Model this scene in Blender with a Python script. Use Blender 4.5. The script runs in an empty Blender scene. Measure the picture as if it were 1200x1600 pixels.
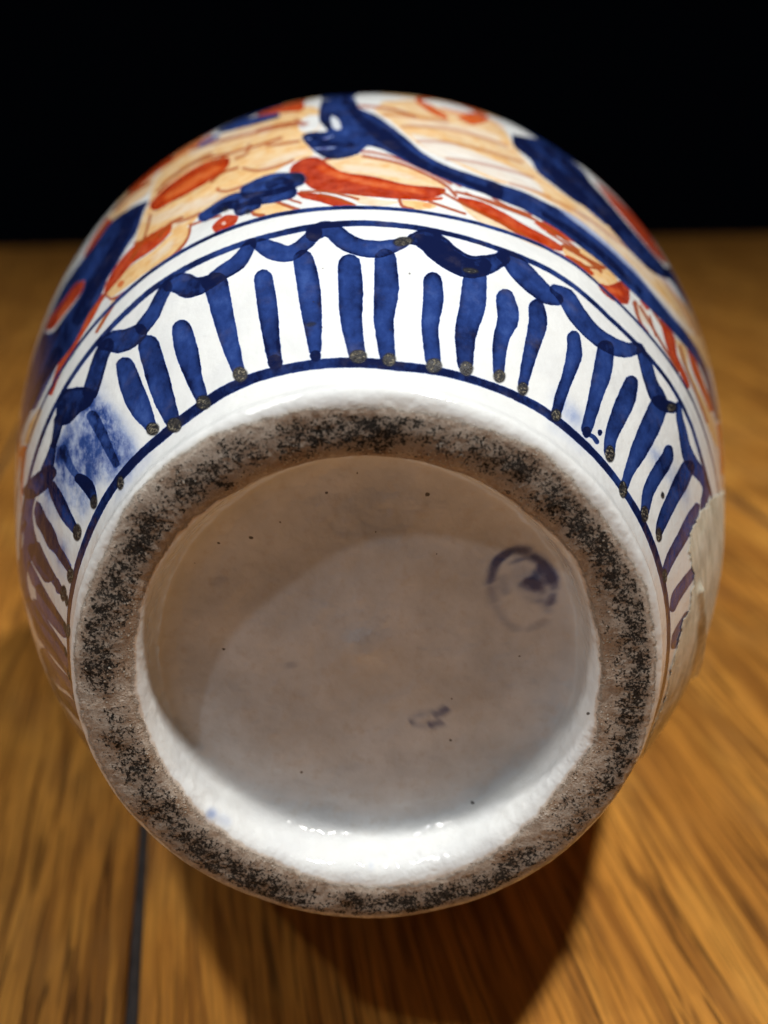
import bpy, math, random
import numpy as np
from mathutils import Matrix, Vector

# ------------------------------------------------------------------ camera, light, exposure
MM = 0.001
sc = bpy.context.scene
PITCH = math.radians(20.6)
FPX = 1650.2
CP, SP = math.cos(PITCH), math.sin(PITCH)
FWD, UPV, RGT = np.array([0, CP, -SP]), np.array([0, SP, CP]), np.array([1., 0, 0])
FOOT_C = np.array([-2.4928, -25.8591, 161.5348])      # centre of the foot ring seen from the camera, mm
FOOT_H = 91.9                                          # its height over the table
CAM_H = FOOT_H - (UPV * FOOT_C[1] + FWD * FOOT_C[2])[2]

cd = bpy.data.cameras.new('camera')
cam = bpy.data.objects.new('camera', cd)
sc.collection.objects.link(cam)
cam.location = (0, 0, CAM_H * MM)
cam.rotation_euler = (math.pi / 2 - PITCH, 0, 0)
cd.sensor_fit = 'VERTICAL'
cd.sensor_height = 24
cd.lens = 24 * FPX / 1600
cd.clip_start, cd.clip_end = 0.005, 30
cd.dof.use_dof = True
cd.dof.focus_distance = 0.163
cd.dof.aperture_fstop = 7.0
sc.camera = cam

wd = bpy.data.worlds.new('World')
sc.world = wd
wd.use_nodes = True
wd.node_tree.nodes['Background'].inputs[0].default_value = (0.25, 0.35, 0.6, 1)
wd.node_tree.nodes['Background'].inputs[1].default_value = 0.0015

def lamp(name, kind, loc, power, color, size, target=(0, 0.16, 0.06)):
    d = bpy.data.lights.new(name, kind)
    o = bpy.data.objects.new(name, d)
    sc.collection.objects.link(o)
    o.location = loc
    d.energy = power
    d.color = color
    if kind == 'AREA':
        d.shape = 'DISK'
        d.size = size
        o.rotation_euler = (Vector(target) - Vector(loc)).to_track_quat('-Z', 'Y').to_euler()
    else:
        d.shadow_soft_size = size
    return o

FX, FY, FZ = -0.0025, 0.142, 0.092
def from_dir(dx, dy, dz, dist):
    v = np.array([dx, dy, dz], float); v /= np.linalg.norm(v)
    return (FX + v[0] * dist, FY + v[1] * dist, FZ + v[2] * dist)
lamp('ceiling_lamp_right', 'POINT', from_dir(math.tan(math.radians(17)), -math.tan(math.radians(5.9)), 1, .78), 26, (1, .965, .92), .022)
lamp('ceiling_lamp_left', 'POINT', from_dir(-math.tan(math.radians(22)), -math.tan(math.radians(5.9)), 1, .82), 12.5, (1, .97, .93), .025)
lamp('ceiling_lamp_front', 'POINT', from_dir(-.60, -.56, 1.12, 1.0), 5.2, (.90, .95, 1), .018)
lamp('room_fill', 'AREA', (-.5, -.85, .22), .95, (.66, .82, 1), .9)

vs = sc.view_settings
vs.view_transform = 'Standard'
vs.look = 'None'
vs.exposure = 0.0
vs.gamma = 1.0
vs.use_curve_mapping = False
sc.cycles.max_bounces = 8

# ------------------------------------------------------------------ small helpers
rng = np.random.default_rng(7)
C = sc.collection

class NT:
    def __init__(s, name):
        s.m = bpy.data.materials.new(name)
        s.m.use_nodes = True
        s.t = s.m.node_tree
        s.bsdf = s.t.nodes['Principled BSDF']
    def n(s, kind, **kw):
        nd = s.t.nodes.new(kind)
        for k, v in kw.items():
            setattr(nd, k, v)
        return nd
    def l(s, a, b):
        s.t.links.new(a, b)
    def _in(s, sock, v):
        if hasattr(v, 'is_linked') or hasattr(v, 'links'):
            s.l(v, sock)
        else:
            sock.default_value = v
    def math(s, op, a, b=0.0, c=None, clamp=False):
        nd = s.n('ShaderNodeMath', operation=op, use_clamp=clamp)
        s._in(nd.inputs[0], a); s._in(nd.inputs[1], b)
        if c is not None: s._in(nd.inputs[2], c)
        return nd.outputs[0]
    def mix(s, f, a, b, blend='MIX'):
        nd = s.n('ShaderNodeMix', data_type='RGBA', blend_type=blend)
        s._in(nd.inputs[0], f); s._in(nd.inputs[6], a); s._in(nd.inputs[7], b)
        return nd.outputs[2]
    def ramp(s, f, pts, interp='LINEAR'):
        nd = s.n('ShaderNodeValToRGB')
        cr = nd.color_ramp
        cr.interpolation = interp
        while len(cr.elements) < len(pts): cr.elements.new(0.5)
        for e, (p, c) in zip(cr.elements, pts):
            e.position = p
            e.color = (*c, 1) if len(c) == 3 else c
        s._in(nd.inputs[0], f)
        return nd.outputs[0]
    def step(s, f, lo, hi):
        nd = s.n('ShaderNodeMapRange', clamp=True)
        nd.interpolation_type = 'SMOOTHSTEP'
        s._in(nd.inputs[0], f)
        s._in(nd.inputs[1], lo); s._in(nd.inputs[2], hi)
        return nd.outputs[0]
    def noise(s, vec, scale, detail=3, rough=.55, dist=0.0, color=False):
        nd = s.n('ShaderNodeTexNoise')
        s._in(nd.inputs['Vector'], vec)
        nd.inputs['Scale'].default_value = scale
        nd.inputs['Detail'].default_value = detail
        nd.inputs['Roughness'].default_value = rough
        nd.inputs['Distortion'].default_value = dist
        return nd.outputs['Color' if color else 'Fac']
    def vscale(s, vec, v):
        nd = s.n('ShaderNodeVectorMath', operation='MULTIPLY')
        s._in(nd.inputs[0], vec); nd.inputs[1].default_value = v
        return nd.outputs[0]
    def vadd(s, a, b):
        nd = s.n('ShaderNodeVectorMath', operation='ADD')
        s._in(nd.inputs[0], a); s._in(nd.inputs[1], b)
        return nd.outputs[0]
    def bump(s, h, dist, strength=1.0, normal=None):
        nd = s.n('ShaderNodeBump')
        nd.inputs['Strength'].default_value = strength
        nd.inputs['Distance'].default_value = dist
        s._in(nd.inputs['Height'], h)
        if normal is not None: s.l(normal, nd.inputs['Normal'])
        return nd.outputs[0]

def mesh_obj(name, verts, faces, mat, parent=None, smooth=True, uv=None):
    me = bpy.data.meshes.new(name)
    if isinstance(faces, np.ndarray):
        me.vertices.add(len(verts)); me.vertices.foreach_set('co', np.asarray(verts, np.float32).ravel())
        k = faces.shape[1]
        me.loops.add(faces.size); me.loops.foreach_set('vertex_index', faces.astype(np.int32).ravel())
        me.polygons.add(len(faces))
        me.polygons.foreach_set('loop_start', np.arange(0, faces.size, k, dtype=np.int32))
        me.polygons.foreach_set('loop_total', np.full(len(faces), k, np.int32))
    else:
        me.from_pydata([tuple(v) for v in verts], [], faces)
    if uv is not None:
        l = me.uv_layers.new(name='UVMap')
        l.data.foreach_set('uv', np.asarray(uv, np.float32).ravel())
    me.update(calc_edges=True)
    me.validate()
    if smooth: me.polygons.foreach_set('use_smooth', np.ones(len(me.polygons), bool))
    me.materials.append(mat)
    o = bpy.data.objects.new(name, me)
    C.objects.link(o)
    if parent: o.parent = parent
    return o

# ------------------------------------------------------------------ the oak surface
def wood_mat():
    w = NT('oiled_oak')
    tc = w.n('ShaderNodeTexCoord').outputs['Object']
    oi = w.n('ShaderNodeObjectInfo').outputs['Random']
    off = w.n('ShaderNodeCombineXYZ'); w.l(w.math('MULTIPLY', oi, 3.1), off.inputs[0]); w.l(w.math('MULTIPLY', oi, 7.7), off.inputs[1])
    p = w.vadd(tc, off.outputs[0])
    warp = w.noise(w.vscale(p, (1, .22, 1)), 22, 2, .5, color=True)
    wp = w.vadd(p, w.vscale(warp, (.012, .0, 0)))
    broad = w.noise(w.vscale(wp, (1, .10, 1)), 40, 3, .55)
    mid = w.noise(w.vscale(wp, (1, .028, 1)), 380, 3, .55)
    fine = w.noise(w.vscale(wp, (1, .02, 1)), 1300, 3, .65)
    pore = w.noise(w.vscale(wp, (1, .024, 1)), 900, 3, .55)
    dash = w.noise(w.vscale(wp, (1, .030, 1)), 600, 3, .5)
    gate = w.noise(w.vscale(p, (1, .3, 1)), 42, 2, .5)
    lump = w.noise(w.vscale(p, (1, .35, 1)), 60, 2, .5)
    base = w.ramp(broad, [(.28, (.36, .145, .024)), (.5, (.56, .240, .038)), (.74, (.72, .340, .062))])
    base = w.mix(w.math('MULTIPLY', w.step(mid, .50, .58), .66), base, (.20, .072, .012, 1))
    base = w.mix(w.math('MULTIPLY', w.step(pore, .55, .60), w.math('ADD', w.math('MULTIPLY', w.step(gate, .4, .6), .45), .45)), base, (.085, .034, .008, 1))
    base = w.mix(w.math('MULTIPLY', w.step(dash, .62, .67), .7), base, (.075, .030, .008, 1))
    base = w.mix(w.math('MULTIPLY', w.step(fine, .42, .62), .45), base, (.20, .080, .016, 1))
    base = w.mix(w.math('MULTIPLY', w.step(lump, .50, .72), .35), base, (.66, .33, .06, 1))
    grey = w.noise(w.vscale(p, (1, .5, 1)), 30, 3, .6)
    base = w.mix(w.math('MULTIPLY', w.step(grey, .5, .75), .25), base, (.26, .15, .06, 1))
    at = w.n('ShaderNodeAttribute', attribute_type='OBJECT', attribute_name='tone')
    tone = w.n('ShaderNodeCombineColor')
    for k_ in range(3): w.l(at.outputs['Fac'], tone.inputs[k_])
    base = w.mix(1.0, base, tone.outputs[0], 'MULTIPLY')
    w.l(base, w.bsdf.inputs['Base Color'])
    w.l(w.math('ADD', w.math('MULTIPLY', fine, .2), .36), w.bsdf.inputs['Roughness'])
    w.bsdf.inputs['Specular IOR Level'].default_value = .35
    h = w.math('SUBTRACT', w.math('MULTIPLY', fine, .4), w.math('ADD', w.step(pore, .55, .66), w.math('MULTIPLY', w.step(mid, .5, .7), .5)))
    w.l(w.bump(h, .00025, .6), w.bsdf.inputs['Normal'])
    return w.m
def joint_mat():
    w = NT('dark_joint_filler')
    tc = w.n('ShaderNodeTexCoord').outputs['Object']
    nz = w.noise(w.vscale(tc, (1, .2, 1)), 700, 3, .6)
    w.l(w.ramp(nz, [(.3, (.010, .009, .009)), (.7, (.05, .045, .045))]), w.bsdf.inputs['Base Color'])
    w.bsdf.inputs['Roughness'].default_value = .55
    w.l(w.bump(nz, .0004, .7), w.bsdf.inputs['Normal'])
    return w.m
WOOD, JOINT = wood_mat(), joint_mat()

HORIZ_VX = 300.0                                       # where the grain runs to
gdir = RGT * (HORIZ_VX - 600) / FPX + FWD + UPV * math.tan(PITCH)
gdir[2] = 0; gdir /= np.linalg.norm(gdir)
gang = math.atan2(-gdir[0], gdir[1])
def ground(u, v):
    d = FWD + RGT * (u - 600) / FPX + UPV * (800 - v) / FPX
    return (d * CAM_H / -d[2])[:2]
e0, e1 = ground(50, 386), ground(1150, 367)
def to_grain(p):                                       # lateral, along
    return np.array([p[0] * gdir[1] - p[1] * gdir[0], p[0] * gdir[0] + p[1] * gdir[1]])
ge0, ge1 = to_grain(e0), to_grain(e1)
def far_end(x): return ge0[1] + (ge1[1] - ge0[1]) * (x - ge0[0]) / (ge1[0] - ge0[0])
gx = to_grain(ground(214, 1455))[0]                    # the groove left of the jar
gx2 = to_grain(ground(13, 703))[0]
table = bpy.data.objects.new('wooden_table', None)
C.objects.link(table)
table.location = (0, 0.6, 0)
table['label'] = 'golden brown oak plank table top with dark grooves that the jar lies on'
table['category'] = 'table'
GAP = 2.6
xs = [gx2 - 131 * k for k in range(8, 0, -1)] + [gx2, gx] + [gx + 270 * k for k in range(1, 7)]
def plank_mesh(x0, x1, y0, ya, yb, zt, zb, bev):
    # top with a small bevel; origin at the middle of the near edge
    xm = (x0 + x1) / 2
    v = []
    for (ix, iz) in ((0, zb), (0, zt - bev), (bev, zt)):
        for (x, yy) in ((x0 + ix, y0 + ix), (x1 - ix, y0 + ix), (x1 - ix, yb - ix), (x0 + ix, ya - ix)):
            v.append(((x - xm) * MM, (yy - y0) * MM, iz * MM))
    f = [(8, 9, 10, 11), (3, 2, 1, 0)]
    for a in (0, 4):
        for k in range(4):
            f.append((a + k, a + (k + 1) % 4, a + 4 + (k + 1) % 4, a + 4 + k))
    return xm, v, f
rotz = Matrix.Rotation(gang, 4, 'Z')
def put(o, x, y):
    p = rotz @ Vector((x * MM, y * MM, 0))
    o.parent = table
    o.rotation_euler = (0, 0, gang)
    o.location = (p.x - table.location.x, p.y - table.location.y, 0)
Y0 = -420
for i in range(len(xs) - 1):
    a, b = xs[i] + GAP / 2, xs[i + 1] - GAP / 2
    xm, v, f = plank_mesh(a, b, Y0, far_end(a), far_end(b), 0, -28, .7)
    o = mesh_obj('plank', v, f, WOOD, None, False)
    o['tone'] = {7: .88, 8: .80, 9: 1.08}.get(i, .9 + .2 * random.random())
    put(o, xm, Y0)
for x in xs[1:-1]:
    xm, v, f = plank_mesh(x - GAP / 2, x + GAP / 2, Y0, far_end(x) - 1, far_end(x) - 1, -.9, -20, .3)
    o = mesh_obj('joint_filler', v, f, JOINT, None, False)
    put(o, xm, Y0)

# ------------------------------------------------------------------ the jar: profile (z away from the foot, r), mm
PROF = np.array([(9.2, 0), (9.2683, 0.6572), (9.3385, 1.3031), (9.4087, 1.9489), (9.477, 2.6061), (9.5414, 3.286), (9.6, 4), (9.6643, 4.9116), (9.7226, 5.8529), (9.7751, 6.8281), (9.8221, 7.8415), (9.8637, 8.8974), (9.9, 10), (9.938, 11.5323), (9.9656, 13.1861), (9.9842, 14.9106), (9.9952, 16.655), (10, 18.3684), (10, 20), (9.9976, 21.424), (9.9926, 22.8578), (9.9826, 24.2669), (9.9653, 25.6166), (9.9386, 26.8725), (9.9, 28), (9.8791, 28.6628), (9.8669, 29.2811), (9.8507, 29.8593), (9.8177, 30.4022), (9.755, 30.9142), (9.65, 31.4), (9.5409, 31.7671), (9.4172, 32.118), (9.2751, 32.4497), (9.1107, 32.7592), (8.9203, 33.0436), (8.7, 33.3), (8.4439, 33.5256), (8.1552, 33.7204), (7.8402, 33.8899), (7.5051, 34.0394), (7.1563, 34.1743), (6.8, 34.3), (6.3657, 34.4226), (5.8972, 34.5148), (5.4106, 34.5876), (4.9216, 34.6521), (4.4461, 34.7193), (4, 34.8), (3.6368, 34.8727), (3.2769, 34.9403), (2.9268, 35.0097), (2.593, 35.0881), (2.2819, 35.1825), (2, 35.3), (1.7996, 35.4079), (1.6151, 35.5251), (1.4447, 35.6522), (1.2866, 35.7899), (1.1389, 35.939), (1, 36.1), (0.8627, 36.2866), (0.7382, 36.4884), (0.6257, 36.7031), (0.5241, 36.9282), (0.4325, 37.1613), (0.35, 37.4), (0.2711, 37.675), (0.2078, 37.9604), (0.157, 38.2558), (0.1158, 38.561), (0.0811, 38.8759), (0.05, 39.2), (0.0201, 39.6104), (0.0016, 40.048), (-0.0076, 40.4992), (-0.0095, 40.9506), (-0.0063, 41.3887), (0, 41.8), (0.0045, 42.1238), (0.0086, 42.4394), (0.0163, 42.7457), (0.0315, 43.0419), (0.0581, 43.327), (0.1, 43.6), (0.1455, 43.8217), (0.1975, 44.0383), (0.2575, 44.2471), (0.327, 44.4454), (0.4073, 44.6306), (0.5, 44.8), (0.5888, 44.9328), (0.6858, 45.057), (0.7907, 45.1715), (0.9032, 45.2758), (1.0231, 45.3689), (1.15, 45.45), (1.291, 45.5177), (1.4427, 45.569), (1.6022, 45.6084), (1.7668, 45.6404), (1.9336, 45.6694), (2.1, 45.7), (2.2754, 45.7278), (2.4516, 45.7456), (2.6303, 45.7601), (2.8134, 45.7779), (3.0027, 45.8057), (3.2, 45.85), (3.4748, 45.9357), (3.7627, 46.0442), (4.0615, 46.17), (4.3688, 46.3081), (4.6824, 46.4532), (5, 46.6), (5.382, 46.78), (5.7769, 46.9744), (6.1805, 47.1784), (6.5885, 47.3872), (6.9964, 47.596), (7.4, 47.8), (8.5718, 48.5266), (9.7436, 49.2525), (10.9154, 49.9773), (12.0872, 50.7002), (13.2591, 51.4208), (14.4309, 52.1383), (15.6027, 52.8522), (16.7745, 53.5619), (17.9463, 54.2668), (19.1181, 54.9663), (20.2899, 55.6598), (21.4617, 56.3466), (22.6336, 57.0262), (23.8054, 57.698), (24.9772, 58.3614), (26.149, 59.0157), (27.3208, 59.6604), (28.4926, 60.2949), (29.6644, 60.9185), (30.8362, 61.5307), (32.0081, 62.1309), (33.1799, 62.7184), (34.3517, 63.2926), (35.5235, 63.8531), (36.6953, 64.3991), (37.8671, 64.93), (39.0389, 65.4454), (40.2107, 65.945), (41.3826, 66.4287), (42.5544, 66.8963), (43.7262, 67.3478), (44.898, 67.7829), (46.0698, 68.2027), (47.2416, 68.6093), (48.4134, 69.005), (49.5852, 69.392), (50.757, 69.7727), (51.9289, 70.1492), (53.1007, 70.5239), (54.2725, 70.8976), (55.4443, 71.2705), (56.6161, 71.6427), (57.7879, 72.0141), (58.9597, 72.3849), (60.1315, 72.7552), (61.3034, 73.1249), (62.4752, 73.4942), (63.647, 73.8631), (64.8188, 74.2317), (65.9906, 74.5999), (67.1624, 74.9674), (68.3342, 75.334), (69.506, 75.6995), (70.6779, 76.0635), (71.8497, 76.4257), (73.0215, 76.7859), (74.1933, 77.1439), (75.3651, 77.4993), (76.5369, 77.852), (77.7087, 78.2015), (78.8805, 78.5477), (80.0523, 78.8902), (81.2242, 79.2291), (82.396, 79.5643), (83.5678, 79.8958), (84.7396, 80.2237), (85.9114, 80.5481), (87.0832, 80.869), (88.255, 81.1864), (89.4268, 81.5003), (90.5987, 81.8109), (91.7705, 82.1181), (92.9423, 82.4221), (94.1141, 82.7227), (95.2859, 83.0202), (96.4577, 83.3144), (97.6295, 83.6055), (98.8013, 83.893), (99.9732, 84.1768), (101.145, 84.4563), (102.317, 84.7314), (103.489, 85.0016), (104.66, 85.2667), (105.832, 85.5263), (107.004, 85.7801), (108.176, 86.0276), (109.348, 86.2687), (110.519, 86.503), (111.691, 86.7299), (112.863, 86.9488), (114.035, 87.159), (115.207, 87.3599), (116.379, 87.5507), (117.55, 87.7309), (118.722, 87.8996), (119.894, 88.0562), (121.066, 88.2001), (122.238, 88.3306), (123.409, 88.4469), (124.581, 88.5485), (125.753, 88.6349), (126.925, 88.7059), (128.097, 88.7614), (129.268, 88.8013), (130.44, 88.8253), (131.612, 88.8334), (132.784, 88.8255), (133.956, 88.8012), (135.127, 88.7605), (136.299, 88.7024), (137.471, 88.626), (138.643, 88.5302), (139.815, 88.4142), (140.987, 88.2768), (142.158, 88.1172), (143.33, 87.9343), (144.502, 87.7271), (145.674, 87.4947), (146.846, 87.2361), (148.017, 86.9504), (149.189, 86.6375), (150.361, 86.2976), (151.533, 85.9308), (152.705, 85.5374), (153.876, 85.1176), (155.048, 84.6714), (156.22, 84.1992), (157.392, 83.701), (158.564, 83.177), (159.736, 82.6275), (160.907, 82.0522), (162.079, 81.4479), (163.251, 80.8097), (164.423, 80.1329), (165.595, 79.4128), (166.766, 78.6445), (167.938, 77.8233), (169.11, 76.9444), (170.282, 76.0031), (171.454, 74.9945), (172.625, 73.9143), (173.797, 72.7647), (174.969, 71.5543), (176.141, 70.2916), (177.313, 68.9855), (178.485, 67.6446), (179.656, 66.2775), (180.828, 64.8931), (182, 63.5)])
SARC = np.r_[0, np.cumsum(np.hypot(*np.diff(PROF, axis=0).T))]
AX = np.array([-0.006415, 0.331035, 0.943597]); XX = np.array([0.999977, -0.0, 0.006799]); YY = np.array([0.002251, 0.943619, -0.331027])
def cam2world(v): return RGT * v[0] + UPV * v[1] + FWD * v[2]
aw, xw, yw = cam2world(AX), cam2world(XX), cam2world(YY)
foot_w = np.array([0, 0, CAM_H]) + cam2world(FOOT_C)
jar_m = Matrix(((xw[0], aw[0], yw[0], foot_w[0] * MM), (xw[1], aw[1], yw[1], foot_w[1] * MM), (xw[2], aw[2], yw[2], foot_w[2] * MM), (0, 0, 0, 1)))

SV = 175.0                                             # painted length, mm
TW, TH = 4096, 1792

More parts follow.
